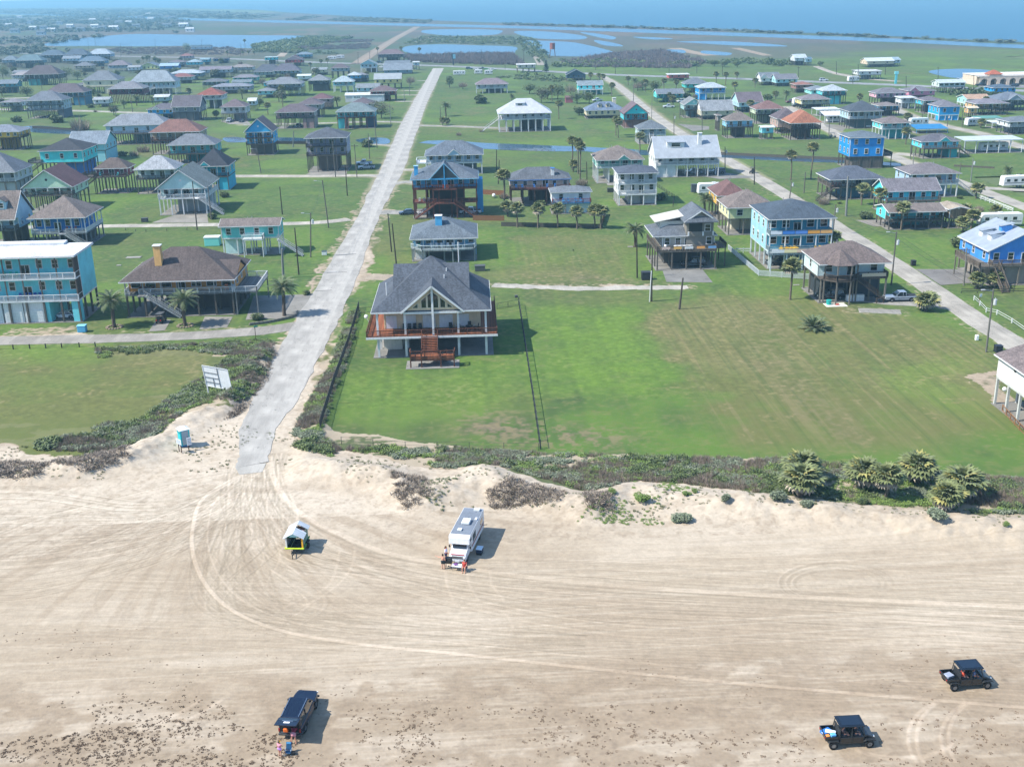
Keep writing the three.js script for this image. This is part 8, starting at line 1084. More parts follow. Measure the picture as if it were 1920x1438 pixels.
car('sedan','#3f5268','steel blue car parked left of the timbered house',G(764,402),-Math.PI / 2 + .1);car('sedan','#dfe3e6','white car under the left stairs of the timbered house',G(798,402),-Math.PI / 2 + .2);car('pickup','#dfe3e6','white pickup under the right side of the timbered house',G(882,401),-Math.PI / 2);car('pickup','#e3e6e8','white pickup parked behind the silver one near the weathered grey house',G(682,309),-Math.PI / 2 + .1);car('pickup','#a9b2ba','silver pickup parked beside the weathered grey house',G(687,317),-Math.PI / 2 + .1);car('sedan','#d9dde0','white car in the open carport of the turquoise three storey house',G(121,596),-Math.PI / 2);
car('pickup','#aab2b8','silver pickup in the shade under the long white house',G(1301,326),-Math.PI / 2);car('suv','#5b646b','grey suv at the right end under the long white house',G(1344,326),-Math.PI / 2);car('pickup','#e3e7ea','white pickup parked on the lawn by the aqua house',G(1254,202),-Math.PI / 2);car('suv','#e6e9eb','white suv beside the white pickup by the aqua house',G(1278,192),-Math.PI / 2 + .3);car('pickup','#dfe4e8','white pickup by the cyan house with white deck',G(1120,190),-1.2);car('suv','#cfd6dc','pale car under the mauve brown house at left',G(429,229),0);car('sedan','#2a2f35','black car right of the pale one under the mauve brown house',G(452,229),0);car('pickup','#7a2f33','dark red pickup by the butter yellow house',G(1484,193),-1.4);car('pickup','#3b4650','dark pickup beside the dark red one',G(1496,200),-1.5);car('suv','#e2e6e8','white car on the highway at right',G(1545,152),Math.PI / 2);car('sedan','#23262a','dark car at the arched store entrance',G(1838,156),-1);car('suv','#2f3b46','dark suv before the arched store',G(1902,163),-1.5);car('pickup','#1f2a36','dark pickup left of the arched store',G(1840,161),1.5);car('sedan','#dfe3e6','white car left of the arched store',G(1806,150),.4);car('pickup','#e6e9eb','white truck near the pond by the arched store',G(1797,152),1.2);
car('suv','#26313b','dark car parked at the highway left of the barn',G(712,118),1.4);car('sedan','#dfe4e8','white boat trailer by the pale blue gabled house',G(716,127),1.2);car('suv','#3b4a58','dark suv in the highway lot',G(880,130),1.5);car('pickup','#54605a','grey green truck in the highway lot',G(905,130),1.5);car('sedan','#e3e7ea','white car in the highway lot left of a green vehicle',G(893,131),1.5);car('sedan','#5fae5a','green car in the highway lot',G(913,131),1.5);car('sedan','#e1e5e8','white car in the highway lot at the right',G(925,131),1.5);
function camper(label,P,turn,L,c='#e6e8ea',stripe='#8a9097',name='camper'){const t=thing(name,label,'camper trailer',P,turn),W=2.5,h=3.3;mesh('body',[bprism([[-L / 2,.6],[-L / 2 + .15,h - .3],[-L / 2 + .6,h],[L / 2 - .3,h],[L / 2,h - .4],[L / 2 - .1,.6]],-W / 2,W / 2,.1)],paint(c),t);mesh('stripe',[bx(-L / 2 + .4,L / 2 - .4,1.25,1.5,W / 2 - .02,W / 2 + .012)],plain(stripe),t);for(let i=0;i<4;i++)mesh('window',[bx(-L / 2 + 1 + i*L*.22,-L / 2 + 2 + i*L*.22,1.75,2.5,W / 2 - .02,W / 2 + .02)],glass,t);mesh('door',[bx(L*.12,L*.12 + .7,.7,2.6,W / 2 - .02,W / 2 + .03)],paint('#cfd4d7'),t);for(const x of[-.6,.35])for(const z of[-1,1]){const m=wheel(t,0,.36,0,.36,.24);m.rotation.y=Math.PI / 2;m.position.set(x,.36,z*(W / 2 - .15));}mesh('air_conditioner',[rbox(1.1,.3,.8,.08,0,h + .12,0)],paint('#f0f1f2'),t);mesh('hitch',[bar(V(-L / 2,.6,0),V(-L / 2 - 1.1,.5,0),.14)],darkPlastic,t);return t;}
camper('large white camper with dark windows beside the tan board shed',G(1874,424),.0,10.5,'#dcdcd8','#5b5e60');camper('white camper parked at the right edge beyond the ditch',G(1908,350),.05,10,'#e0e0dc','#777');camper('white camper behind the maroon and olive roofs',G(1338,364),.02,9.5);camper('camper parked in shade of the long metal carport',G(1862,284),0,10,'#b9bec2');camper('small white camper by the green shelter roof',G(1824,236),.2,6.5);camper('white camper under the boat shelter roof',G(1553,216),0,8);camper('white camper under the bright white shelter',G(1567,229),0,8);camper('white camper left of a twin near the highway palms',G(622,112),0,8);camper('taller white camper near the highway palms',G(638,110),0,7);camper('long white camper in the highway lot',G(861,141),0,9);camper('white camper on the highway lot right of the long one',G(897,139),0,6);camper('white camper lot end near the teal container',G(916,140),0,6);camper('pale blue white camper before the dark store lot',G(1600,153),.1,7);camper('white camper by the butter yellow house',G(1497,196),.2,6);camper('camper near the second far street at right',G(1722,236),.1,8,'#c6d3d8');
function cart(label,P,turn,c,seatC='#2a2a2a'){const t=thing('golf_cart',label,'golf cart',P,turn);mesh('body',[sideProfile([[-1.2,.45],[-1.15,.85],[-.3,.85],[-.2,.5],[.6,.5],[.8,.95],[1.15,.8],[1.25,.4],[-1.1,.35]],-.6,.6,.05)],carPaint(c),t);mesh('seat',[rbox(1.1,.14,.5,.05,0,.93,-.45),rbox(1.1,.5,.12,.05,0,1.2,-.72)],plain(seatC),t);mesh('roof',[rbox(1.25,.07,1.9,.03,0,1.9,-.15)],plain('#4a4d50'),t);for(const s of[-.55,.55])for(const z of[-1,.65])mesh('post',[bar(V(s,.8,z),V(s,1.88,z*.9),.05)],darkPlastic,t);for(const s of[-.5,.5])for(const z of[-.85,.85])wheel(t,s,.28,z,.28,.2);for(const s of[-.42,.42])mesh('tail_light',[box(.2,.14,.05,s,.78,-1.18)],plain('#d8231f',.4),t);return t;}
cart('black golf cart with red lights on the tan house drive',G(302,605),Math.PI - .15,'#1d1f22');cart('dark golf cart driving on the right hand street',G(1411,325),-.6,'#2b2e30');cart('dark golf cart by the third street',G(1562,258),1,'#3a3f43');
// ---------- motorhome ----------
{
 const P=G(866,1043),d=G(896,985).sub(G(866,1045)),t=thing('motorhome','white class C motorhome with grey roof and red hood stripe on the sand','motorhome',P,Math.atan2(-d.x,-d.z)),W=2.4,w=W / 2,Wh=paint('#eef0f0'),L=6.0;// front at +z, cab over
 mesh('house_body',[sideProfile([[-L - .2,.65],[-L - .2,3.0],[.45,3.0],[.95,2.75],[1.0,2.05],[.0,1.95],[-.1,.65]],-w,w,.06)],Wh,t);
 mesh('roof',[bx(-w + .08,w - .08,3.0,3.03,-L - .1,.4)],mat('rvroof',()=>new THREE.MeshStandardMaterial({color:'#8c96a3',roughness:.85,map:TX.conc})),t);
 mesh('cab',[sideProfile([[-.2,.55],[-.2,2.0],[.35,2.0],[.95,1.42],[1.75,1.25],[1.95,.95],[1.95,.5]],-.95,.95,.07)],Wh,t);
 mesh('windshield',[poly([[[-.8,1.5,.93],[.8,1.5,.93],[.76,1.98,.44],[-.76,1.98,.44]]]).translate(0,.03,.05)],glass,t);mesh('hood_stripe',[box(1.5,.03,.16,0,1.19,1.83)],plain('#a3242a',.5),t);mesh('grille',[rbox(1.3,.3,.06,.02,0,.88,1.95)],plain('#3a4048',.4),t);for(let i=0;i<4;i++)mesh('grille_bar',[box(1.25,.02,.03,0,.78 + i*.07,1.99)],chrome,t);
 for(const s of[-1,1]){mesh('headlight',[rbox(.26,.2,.06,.02,s*.75,.9,1.96)],plain('#e6ecf0',.15),t);mesh('mirror',[rbox(.16,.3,.1,.03,s*1.2,1.6,.75)],darkPlastic,t);mesh('mirror_arm',[bar(V(s*.95,1.5,.7),V(s*1.15,1.6,.75),.03)],darkPlastic,t);wheel(t,s*.82,.38,1.05,.38,.26);wheel(t,s*.95,.38,-4.3,.38,.34);mesh('cab_window',[bx(s*.955 - .01,s*.955 + .01,1.45,1.9,-.05,.5)],glass,t);mesh('stripe',[bx(s*w - .012,s*w + .012,1.25,1.42,-L,-.05)],plain('#8d3a34',.5),t);mesh('stripe',[bx(s*w - .012,s*w + .012,1.5,1.56,-L,-.05)],plain('#5d4a45',.5),t);mesh('window',[bx(s*w - .02,s*w + .02,1.7,2.5,-1.9,-.5)],glass,t);mesh('window',[bx(s*w - .02,s*w + .02,1.75,2.4,-5.4,-4.2)],glass,t);mesh('overcab_window',[bx(s*w - .02,s*w + .02,2.25,2.65,.1,.7)],glass,t);}
 mesh('bumper',[rbox(1.9,.2,.2,.05,0,.52,2.02)],plain('#c9cdd0',.3,.6),t);mesh('licence_plate',[box(.5,.26,.02,0,.55,2.14)],plain('#dfe3e6'),t);
 mesh('air_conditioner',[rbox(.95,.32,1.2,.1,.05,3.2,-2.4)],Wh,t);mesh('roof_hatch',[rbox(.5,.18,.5,.05,-.25,3.12,-.5)],Wh,t);mesh('roof_hatch',[rbox(.7,.25,.5,.05,.55,3.15,-5.6)],Wh,t);mesh('roof_vent',[rbox(.28,.12,.5,.03,.95,3.09,-3.4)],Wh,t);mesh('awning_post',[bar(V(-w - .05,0.02,.6),V(-w - .05,2.9,.6),.05)],plain('#b9bec2',.4),t);mesh('spare_bracket',[bar(V(w,1.2,-5.6),V(w + .5,1.3,-5.6),.05)],plain('#7b6a5c'),t);
 CUES.rv={t,P};
 t.scale.setScalar(.95);const at=(x,z,y=0)=>{const q=V(x,y,z).applyAxisAngle(V(0,1,0),t.rotation.y).add(P);return q;};CUES.rvAt=at;
 const c1=thing('cooler','dark blue cooler with white lid on a stand beside the motorhome','cooler',at(1.75,-.9),t.rotation.y);mesh('body',[rbox(.9,.55,1.2,.06,0,.62,0)],plain('#122a4a',.5),c1);mesh('lid',[rbox(.94,.1,1.24,.04,0,.95,0)],plain('#c9dbe6',.4),c1);mesh('stand',[box(.8,.34,1.1,0,.17,0)],darkPlastic,c1);
 c1.scale.setScalar(.72);const g1=thing('camp_grill','black camping grill on a low stand before the motorhome','grill',at(-.75,2.7),t.rotation.y);mesh('body',[rbox(.75,.45,.5,.06,0,.85,0)],plain('#17191b',.5),g1);mesh('lid',[rbox(.75,.2,.5,.08,0,1.15,-.05)],plain('#17191b',.4),g1);for(const x of[-.3,.3])for(const z of[-.18,.18])mesh('leg',[rod(V(x,0,z),V(x,.65,z),.025)],plain('#4a2327',.5),g1);
 const f1=thing('folding_table','low white folding table in front of the motorhome','table',at(.25,2.95),t.rotation.y);mesh('tabletop',[rbox(1.1,.05,.7,.02,0,.55,0)],plain('#dfe1e6',.5),f1);for(const x of[-.45,.45])for(const z of[-.28,.28])mesh('leg',[rod(V(x,0,z),V(x,.55,z),.02)],chrome,f1);
 for(const[x,z,c,l]of[[.1,2.95,'#7a4a86','violet bag lying on the white folding table']]){const b=thing('bag',l,'bag',at(x,z,.58),.3);mesh('body',[rbox(.4,.16,.3,.06,0,.08,0)],plain(c,.8),b);mesh('handle',[new THREE.TorusGeometry(.1,.015,6,12,Math.PI).translate(0,.15,0)],plain(c,.8),b);}
}
{// painted vending trailer
 const P=G(553,1039),d=G(575,1000).sub(G(552,1036)),t=thing('vending_trailer','small open hut on a lime green trailer with white gable roof','trailer',P,Math.atan2(-d.x*.55,-d.z)),W=2.0,w=1,L=3.0,G1=plain('#b9cf2a',.5),gm=plain('#176b4a',.6),dkm=plain('#121415',.9);
 mesh('floor',[box(W + .3,.14,L + .2,0,.75,-L / 2)],dkm,t);mesh('bumper_beam',[rbox(W + .4,.15,.2,.04,0,.82,.12)],G1,t);for(const s of[-1,1]){mesh('side_beam',[rbox(.14,.2,L + .2,.03,s*(w + .14),.82,-L / 2)],s>0?plain('#4f8a2c',.6):G1,t);mesh('fender',[rbox(.34,.1,1,.03,s*(w + .3),.95,-1.6)],dkm,t);wheel(t,s*(w + .28),.36,-1.6,.36,.24,'#555');mesh('side_wall',[bx(s*w - .04,s*w + .04,.85,2.3,-L + .1,-.1)],plain(s>0?'#7f9a8a':'#8d8f8a',.8),t);mesh('mural',[0,1,2].map(i=>bx(s*(w + .045),s*(w + .06),1.0 + i*.2,1.6 + i*.2,-.5 - i*.9,-.2 - i*.8)),gm,t).userData.kind='stuff';mesh('corner_post',[bx(s*w - .09,s*w + .09,.85,2.3,-.14,.04)],plain(s>0?'#e3a81f':'#d9d9d6',.6),t);}
 mesh('back_wall',[bx(-w,w,.85,2.3,-L + .02,-L + .1)],dkm,t);mesh('inside_floor',[bx(-w + .05,w - .05,.82,.86,-L + .1,0)],dkm,t);mesh('gable_panel',[prism([[-w - .1,2.3],[w + .1,2.3],[0,2.95]],-.05,.06)],gm,t);mesh('gable_sign',[prism([[-.55,2.38],[.55,2.38],[.2,2.72],[-.2,2.72]],.06,.09)],plain('#9fd0d6',.6),t);mesh('name_plate',[box(.5,.16,.03,.55,2.22,.07)],plain('#e6d6b8'),t);
 const rw=w + .3,rm=metal('#dbe2e6');mesh('roof',[slab2([-rw,2.25,.35],[0,2.98,.35],[0,2.98,-L - .25],[-rw,2.25,-L - .25],.05)],rm,t);mesh('roof',[slab2([0,2.98,.35],[rw,2.25,.35],[rw,2.25,-1.35],[0,2.98,-1.35],.05)],rm,t);mesh('roof',[slab2([0,2.98,-2.25],[rw,2.25,-2.25],[rw,2.25,-L - .25],[0,2.98,-L - .25],.05)],rm,t);mesh('rafter',[bar(V(.1,2.9,-1.6),V(rw - .1,2.28,-1.6),.06)],wood('#6c5348'),t);mesh('rafter',[bar(V(.1,2.9,-2.0),V(rw - .1,2.28,-2.0),.06)],wood('#6c5348'),t);mesh('stored_goods',[rbox(.6,.3,.6,.05,.6,2.1,-1.8)],plain('#b9a6b0'),t);
 mesh('drawbar',[bar(V(-.35,.62,.2),V(0,.5,1.4),.08),bar(V(.35,.62,.2),V(0,.5,1.4),.08)],dkm,t).userData.kind='stuff';mesh('jack',[rod(V(0,0,1.3),V(0,.55,1.3),.05)],dkm,t);mesh('door_flap',[bar(V(-.5,.9,-.1),V(.05,1.9,-.4),.05)],plain('#3f5a48'),t);t.scale.setScalar(.88);
}
// ---------- four seat buggies ----------
function buggy(label,P,turn,bed){// front at +z
 const t=thing('utility_buggy',label,'buggy',P,turn),K=mat('bug',()=>new THREE.MeshPhysicalMaterial({color:'#101317',roughness:.4,clearcoat:.6})),w=.78,wb=1.45;
 mesh('lower_body',[sideProfile([[-1.0,.5],[-1.0,1.05],[1.02,1.05],[1.12,.5],[.9,.42],[-.8,.42]],-w + .02,w - .02,.05)],K,t);mesh('hood',[sideProfile([[1.0,.6],[1.0,1.15],[1.35,1.08],[1.85,.85],[1.95,.6]],-w + .1,w - .1,.07)],K,t);
 mesh('roof',[rbox(1.45,.09,2.05,.04,0,1.98,0)],plain('#131c28',.35),t);mesh('roof_panel',[rbox(1.15,.03,1.6,.01,0,2.04,0)],plain('#182434',.3),t);
 for(const s of[-1,1]){const bars=[[V(s*w,1.05,1.05),V(s*.68,1.95,.8)],[V(s*w,1.05,.0),V(s*.7,1.95,.0)],[V(s*w,1.05,-1.0),V(s*.68,1.95,-.92)]];for(const b of bars)mesh('cage_bar',[rod(b[0],b[1],.035)],darkPlastic,t);mesh('headlight',[rbox(.24,.12,.08,.02,s*.5,.86,1.84)],plain('#cfd6da',.15),t);for(const z of[-wb,wb]){wheel(t,s*(w + .02),.36,z,.36,.26,z?'#8d9297':0);mesh('fender',[sideProfile([[z - .5,.68],[z - .35,.82],[z + .35,.82],[z + .5,.68],[z + .3,.74],[z - .3,.74]],s>0?w - .12:-w - .16,s>0?w + .16:-w + .12,.02)],darkPlastic,t);}for(const z of[-.5,.5]){mesh('door',[rbox(.05,.5,.85,.03,s*(w + .01),.8,z)],K,t);}}
 for(const z of[-.62,.32])mesh('seat',[rbox(1.3,.16,.5,.05,0,.98,z),rbox(1.3,.6,.12,.05,0,1.3,z - .3)],plain('#1d2023',.8),t);
 mesh('windscreen',[poly([[[-.68,1.12,1.08],[.68,1.12,1.08],[.62,1.92,.84],[-.62,1.92,.84]]])],mat('ws',()=>new THREE.MeshPhysicalMaterial({color:'#dfe9ec',roughness:.05,transmission:.9,thickness:0})),t);mesh('steering_wheel',[new THREE.TorusGeometry(.17,.02,6,16).rotateX(-.5).translate(-.35,1.3,.72)],darkPlastic,t);
 mesh('cargo_bed',[bx(-w,w,.78,.84,-2.1,-1.05),bx(-w,-w + .06,.84,1.12,-2.1,-1.05),bx(w - .06,w,.84,1.12,-2.1,-1.05),bx(-w,w,.84,1.12,-2.12,-2.06),bx(-w,w,.84,1.12,-1.09,-1.04)],K,t);for(const s of[-.6,.6])mesh('tail_light',[box(.14,.1,.03,s,.98,-2.13)],plain('#a3201c',.4),t);mesh('bumper',[rod(V(-.5,.55,1.98),V(.5,.55,1.98),.04)],darkPlastic,t);
 bed(t);return{t,at:(x,y,z)=>V(x,y,z).applyAxisAngle(V(0,1,0),turn).add(P)};
}
const itm=(name,cat,label,P,turn,c,s)=>{const t=thing(name,label,cat,P,turn);mesh('body',[rbox(s[0],s[1],s[2],.04,0,s[1]/ 2,0)],plain(c,.7),t);mesh('trim',[rbox(s[0]*1.02,s[1]*.18,s[2]*.3,.02,0,s[1]*.8,0)],plain('#e6ecf0',.6),t);};
{const b1=buggy('black four seat buggy heading right along the middle of the beach',G(1812,1283),Math.PI / 2 + .05,t=>{});CUES.b1=b1;itm('bag','bag','grey bundle in the cargo bed of the upper buggy',b1.at(.1,.85,-1.6),.4,'#8f98a8',[.7,.22,.6]);
 const b2=buggy('black four seat buggy with blue beach gear in its bed',G(1590,1391),Math.PI / 2 + .02,t=>{});CUES.b2=b2;itm('folding_chair','folding chair','blue and white folded beach chair in the lower buggy bed',b2.at(.2,.86,-1.75),.5,'#2a6fc4',[.9,.2,.55]);itm('folding_chair','folding chair','pale folded chair on top of the blue one in the lower buggy',b2.at(-.05,1.06,-1.5),-.4,'#cfdbe6',[.8,.12,.4]);itm('cooler','cooler','small light blue cooler in the lower buggy bed',b2.at(-.4,.86,-1.4),.1,'#5fa8d8',[.4,.32,.36]);itm('bag','bag','orange and white bag in the lower buggy bed',b2.at(-.45,.86,-1.85),.1,'#d98a3a',[.3,.25,.3]);}
// ---------- people ----------
const skin=mat('skin',()=>new THREE.MeshStandardMaterial({color:'#b9785a',roughness:.6})),skin2=mat('skin2',()=>new THREE.MeshStandardMaterial({color:'#c9937a',roughness:.6}));
function fieldMesh(bones,cell,k=.05){// smooth union of tapered capsules
 const lo=V(9,9,9),hi=V(-9,-9,-9);for(const b of bones)for(const[p,r]of[[b[0],b[2]],[b[1],b[3]]]){lo.min(p.clone().subScalar(r + .06));hi.max(p.clone().addScalar(r + .06));}
 const size=Math.max(hi.x - lo.x,hi.y - lo.y,hi.z - lo.z),res=Math.min(150,Math.ceil(size / cell)+ 4),mc=new MarchingCubes(res,new THREE.MeshBasicMaterial(),false,false,90000);mc.isolation=0;const c=lo.clone().add(hi).multiplyScalar(.5),h=size / 2*(res /(res - 4)),p=V(),ab=V(),ap=V();
 for(let z=0;z<res;z++)for(let y=0;y<res;y++)for(let x=0;x<res;x++){p.set(c.x +(x / res*2 - 1)*h,c.y +(y / res*2 - 1)*h,c.z +(z / res*2 - 1)*h);let d=9;for(const b of bones){ab.subVectors(b[1],b[0]);ap.subVectors(p,b[0]);const t=Math.min(1,Math.max(0,ap.dot(ab)/ Math.max(1e-9,ab.lengthSq()))),e=ap.addScaledVector(ab,-t).length()-(b[2]+(b[3]- b[2])*t);const m=Math.max(0,k - Math.abs(d - e))/ k;d=Math.min(d,e)- m*m*k*.25;}mc.field[x + y*res + z*res*res]=-d;}
 mc.update();const n=mc.count,g=new THREE.BufferGeometry(),a=new Float32Array(n*3);for(let i=0;i<n;i++){a[i*3]=mc.positionArray[i*3]*h + c.x;a[i*3 + 1]=mc.positionArray[i*3 + 1]*h + c.y;a[i*3 + 2]=mc.positionArray[i*3 + 2]*h + c.z;}g.setAttribute('position',new THREE.BufferAttribute(a,3));g.setAttribute('normal',new THREE.BufferAttribute(mc.normalArray.slice(0,n*3),3));g.computeVertexNormals();return uvm(g);
}
function person(label,P,turn,J,o){// J: joints in metres, facing +z
 const t=thing('person',label,'person',P,turn),B=(a,b,r,s)=>[J[a],J[b],r,s],f=o.f||1,bones=[B('pel','chest',.13*f,.15*f),B('chest','neck',.13*f,.06*f),B('neck','head',.055*f,.06*f)];
 for(const s of['L','R'])bones.push(B('chest','sh' + s,.1*f,.065*f),B('sh' + s,'el' + s,.055*f,.043*f),B('el' + s,'wr' + s,.043*f,.028*f),B('pel','hip' + s,.12*f,.1*f),B('hip' + s,'kn' + s,.092*f,.06*f),B('kn' + s,'an' + s,.062*f,.04*f),[J['an' + s],J['an' + s].clone().add(V(0,-.04*f,.16*f)),.042*f,.03*f]);
 const hd=J.head,fw=o.face||V(0,0,1),up=V().subVectors(J.head,J.neck).normalize(),rt=V().crossVectors(up,fw).normalize(),at=(x,y,z)=>hd.clone().addScaledVector(rt,x*f).addScaledVector(up,y*f).addScaledVector(fw,z*f);
 const parts=[fieldMesh(bones,.022,.05),fieldMesh([[at(0,-.03,.01),at(0,.06,0),.075*f,.095*f],[at(0,-.08,.04),at(0,-.06,.03),.05*f,.06*f],[at(0,0,.09),at(0,-.03,.112),.012*f,.016*f],[at(-.095,.0,0),at(-.098,-.03,0),.018*f,.014*f],[at(.095,0,0),at(.098,-.03,0),.018*f,.014*f]],.012,.03)];
 for(const s of['L','R']){const w=J['wr' + s],d=V().subVectors(w,J['el' + s]).normalize(),sd=V().crossVectors(d,Math.abs(d.y)>.8?fw:V(0,1,0)).normalize(),n=V().crossVectors(sd,d),b=[],q=(a,c,e)=>w.clone().addScaledVector(d,a*f).addScaledVector(sd,c*f).addScaledVector(n,e*f);b.push([q(.0,0,0),q(.08,0,0),.026*f,.03*f]);[[-.03,.07],[-.01,.085],[.011,.08],[.031,.06]].forEach(([c,l])=>b.push([q(.08,c,0),q(.08 + l*.55,c*1.15,.008),.0095*f,.009*f],[q(.08 + l*.55,c*1.15,.008),q(.08 + l,c*1.15,.028),.009*f,.008*f]));b.push([q(.03,-.028,0),q(.07,-.062,.012),.011*f,.0095*f],[q(.07,-.062,.012),q(.105,-.066,.025),.0095*f,.008*f]);parts.push(fieldMesh(b,.007,.012));}
 mesh('body',parts,o.skin||skin,t);
 mesh('eyes',[-1,1].map(s=>new THREE.SphereGeometry(.012*f,8,6).translate(...at(s*.034,.015,.083).toArray())),plain('#20160f',.3),t).userData.kind='stuff';mesh('mouth',[new THREE.SphereGeometry(.02*f,8,6).scale(1,.35,.5).translate(...at(0,-.062,.09).toArray())],plain('#8f4a44',.6),t);
 mesh('hair',[fieldMesh([[at(0,.06,-.03),at(0,.035,-.055),.1*f,.09*f],[at(0,.1,.02),at(0,.085,-.03),.07*f,.08*f],...(o.long?[[at(0,0,-.08),at(0,-.17,-.1),.07*f,.045*f]]:[])],.014,.03)],plain(o.hair||'#2a1d16',.9),t);
 const cl=(name,list,c)=>mesh(name,[fieldMesh(list.map(([a,b,r,s,u0,u1])=>[J[a].clone().lerp(J[b],u0??0),J[a].clone().lerp(J[b],u1??1),(r + .016)*f,(s + .018)*f]),.018,.05)],plain(c,.9),t);
 if(o.top)cl('shirt',[['pel','chest',.13,.15,.25],['chest','neck',.13,.06,0,.6],['chest','shL',.1,.065],['chest','shR',.1,.065],...(o.sleeve?[['shL','elL',.058,.05,0,.55],['shR','elR',.058,.05,0,.55]]:[])],o.top);
 if(o.pants)cl('shorts',[['pel','chest',.13,.135,-.1,.2],['pel','hipL',.125,.108],['pel','hipR',.125,.108],['hipL','knL',.095,.085,0,o.pl??.55],['hipR','knR',.095,.085,0,o.pl??.55]],o.pants);
 if(o.hat){mesh('cap',[new THREE.SphereGeometry(.118*f,16,10,0,6.3,0,1.7).translate(...at(0,.05,0).toArray()),rbox(.16*f,.015,.12*f,.005).translate(...at(0,.05,.13).toArray())],plain(o.hat,.8),t);}
 return t;
}
const stand=o=>{const J={pel:V(0,.95,0),chest:V(0,1.28,.01),neck:V(0,1.48,0),head:V(0,1.62,.02),shL:V(-.19,1.4,0),shR:V(.19,1.4,0),elL:V(-.25,1.12,-.02),elR:V(.25,1.12,-.02),wrL:V(-.26,.86,.08),wrR:V(.26,.86,.08),hipL:V(-.1,.9,0),hipR:V(.1,.9,0),knL:V(-.11,.5,.03),knR:V(.11,.5,.03),anL:V(-.12,.08,0),anR:V(.12,.08,0)};return Object.assign(J,o);};
const sit=(y=.55,o)=>{const J=stand({});for(const k of['pel','chest','neck','head','shL','shR'])J[k]=J[k].clone().add(V(0,y - .95,0));J.hipL=V(-.1,y - .03,.02);J.hipR=V(.1,y - .03,.02);J.knL=V(-.14,y + .02,.44);J.knR=V(.14,y + .02,.44);J.anL=V(-.14,y - .42,.48);J.anR=V(.14,y - .42,.48);J.elL=V(-.26,y + .2,.06);J.elR=V(.26,y + .2,.06);J.wrL=V(-.14,y + .12,.3);J.wrR=V(.14,y + .12,.3);return Object.assign(J,o);};
person('shirtless person in black shorts with one arm stretched out before the motorhome',G(831,1067),Math.PI - .2,stand({elR:V(.46,1.36,.06),wrR:V(.72,1.42,.1),elL:V(-.24,1.14,-.03),wrL:V(-.2,.9,.1)}),{pants:'#1b2a30',skin:skin2,hair:'#2a1c14'});
person('person in white top standing beside the motorhome front bumper',G(836.5,1052),1.2,stand({elL:V(-.3,1.16,.1),wrL:V(-.18,1.1,.34)}),{top:'#d6d3e2',sleeve:1,pants:'#3a2f52',skin,long:1,pl:.4});
{const q=CUES.rvAt(1.05,3.0),T=CUES.rv.t.rotation.y,c=thing('camp_chair','dark folding camp chair with a seated person before the motorhome','camp chair',q,T),dm=plain('#2a2c35',.8);mesh('seat',[rbox(.56,.04,.5,.015,0,.42,0)],dm,c);mesh('backrest',[rbox(.56,.5,.04,.015,0,.72,-.27)],dm,c);for(const x of[-.27,.27]){mesh('leg',[rod(V(x,0,.25),V(x,.45,-.25),.015)],chrome,c);mesh('leg',[rod(V(x,0,-.25),V(x,.45,.25),.015)],chrome,c);mesh('armrest',[rbox(.05,.04,.5,.01,x,.62,0)],dm,c);}
 person('seated person in red swimwear in a camp chair by the motorhome',q,T,sit(.52),{top:'#b9453c',pants:'#8f2f38',skin:skin2,pl:.3,hair:'#5a3b26'});}
{const b=thing('sandals','pair of dark sandals lying on the sand by the shirtless person','sandals',G(845,1062),.4);for(const x of[-.18,.2]){mesh('sole',[rbox(.11,.03,.28,.012,x,.015,x*.6)],darkPlastic,b);mesh('strap',[new THREE.TorusGeometry(.05,.012,5,10,Math.PI).translate(x,.03,x*.6 + .04)],plain('#5a6a8a'),b);}const w2=thing('towel','small crumpled white towel beside the sandals','towel',G(851,1060));mesh('cloth',[leafBall(60,.3,.1,.25,.09,[[.7,.7,.75]],rng(4),3)],mat('tow',()=>new THREE.MeshStandardMaterial({vertexColors:true,roughness:.95})),w2);}
// at the suv
{const q=CUES.suv,p=V(-.42,0,-q.f - .42).applyAxisAngle(V(0,1,0),q.t.rotation.y).add(q.t.position);person('person in maroon top bending into the open tailgate of the suv',p,q.t.rotation.y,stand({pel:V(0,.93,-.05),chest:V(0,1.12,.3),neck:V(0,1.18,.5),head:V(0,1.24,.62),shL:V(-.18,1.14,.42),shR:V(.18,1.14,.42),elL:V(-.22,.98,.6),elR:V(.22,.98,.6),wrL:V(-.16,.92,.8),wrR:V(.16,.92,.8),anL:V(-.2,.08,-.1),anR:V(.2,.08,-.1),knL:V(-.15,.5,-.02),knR:V(.15,.5,-.02)}),{top:'#7a1f35',sleeve:1,pants:'#c98a92',pl:.35,skin:skin2,face:V(0,-.25,.97)});}
person('child in pink swimsuit and yellow cap beside the blue beach chair',G(525,1418),2.6,stand({elL:V(-.24,1.16,.14),wrL:V(-.1,1.12,.28)}),{f:.98,top:'#c98a9c',pants:'#b58ad0',hat:'#e0a417',skin:skin2,pl:.25}).scale.setScalar(.82);
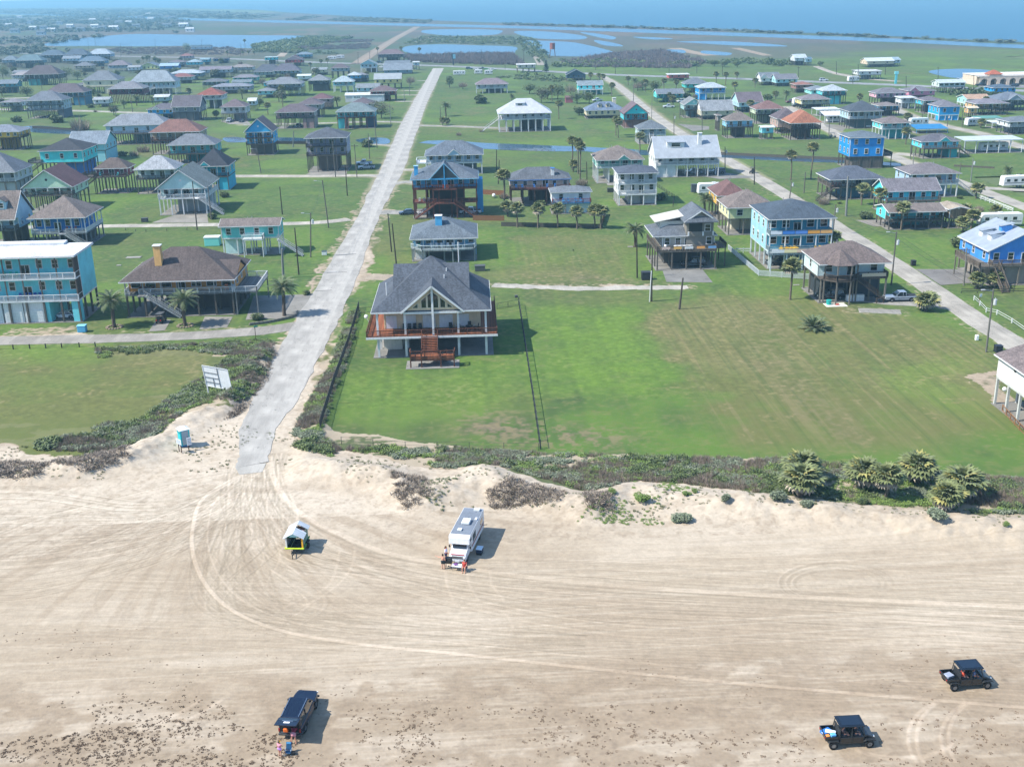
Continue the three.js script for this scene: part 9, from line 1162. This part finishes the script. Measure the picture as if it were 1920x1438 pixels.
{const t=thing('beach_chair','blue folding beach chair standing beside the child','beach chair',G(541,1414),-.1),m=plain('#174a70',.7),m2=plain('#b9c9d2',.4,.6);mesh('seat',[rbox(.58,.05,.5,.02,0,.36,.1)],m,t);const b=mesh('backrest',[rbox(.58,.85,.05,.02,0,.42,0)],m,t);b.position.set(0,.38,-.18);b.rotation.x=-.3;mesh('pillow',[rbox(.46,.2,.08,.03,0,.72,.04)],plain('#3f86b4',.7),b);for(const x of[-.31,.31]){mesh('leg',[rod(V(x,0,.38),V(x,.62,-.25),.018)],m2,t);mesh('leg',[rod(V(x,0,-.35),V(x,.6,.3),.018)],m2,t);mesh('armrest',[rbox(.06,.04,.55,.015,x,.6,0)],m2,t);}t.scale.setScalar(.78);const g=thing('bag','dark beach bag on the sand right of the blue chair','bag',G(549,1415));mesh('body',[rbox(.4,.3,.3,.08,0,.15,0)],plain('#14181c',.8),g);mesh('handle',[new THREE.TorusGeometry(.12,.015,6,12,Math.PI).translate(0,.28,0)],plain('#2a2f35'),g);}
const bt=Math.PI / 2;{const ride=(b,x,z,label,top,sk,o)=>person(label,b.at(x,.56 - .04,z),bt + .03,sit(.52),{top,sleeve:1,pants:'#33404c',skin:sk,...o});
 ride(CUES.b1,-.36,-.62,'person in orange red shirt in the rear seat of the upper buggy','#c9503a',skin2,{});ride(CUES.b1,-.36,.3,'person in grey blue shirt in the front seat of the upper buggy','#6f7fa0',skin,{});ride(CUES.b2,-.36,-.62,'person in dark top in the rear seat of the lower buggy','#3a2f35',skin2,{long:1});ride(CUES.b2,-.36,.3,'person in black shirt at the front of the lower buggy','#1f2226',skin2,{});ride(CUES.b2,.36,.3,'person on the far side front seat of the lower buggy','#8a5a4a',skin,{});}

car('suv','#2a2f34','dark suv in the shade under the turret porch house',G(1557,560),-Math.PI / 2);car('suv','#23272b','dark car in the shade under the weathered shingle house',G(1300,500),-Math.PI / 2);car('pickup','#30363b','dark pickup in the shade under the sea blue house',G(1462,497),-Math.PI / 2);car('sedan','#5d2f2b','maroon car parked under the pale grey slate roofed house',G(95,220),0);car('suv','#c9cfd3','pale suv parked under the tan house with redwood porch',G(330,286),0);car('pickup','#39424b','dark pickup parked under the dusty pink house',G(560,239),0);car('suv','#dfe2e4','white suv parked under the charcoal roofed white glazed house',G(1625,239),0);
renderer.render(scene,camera);
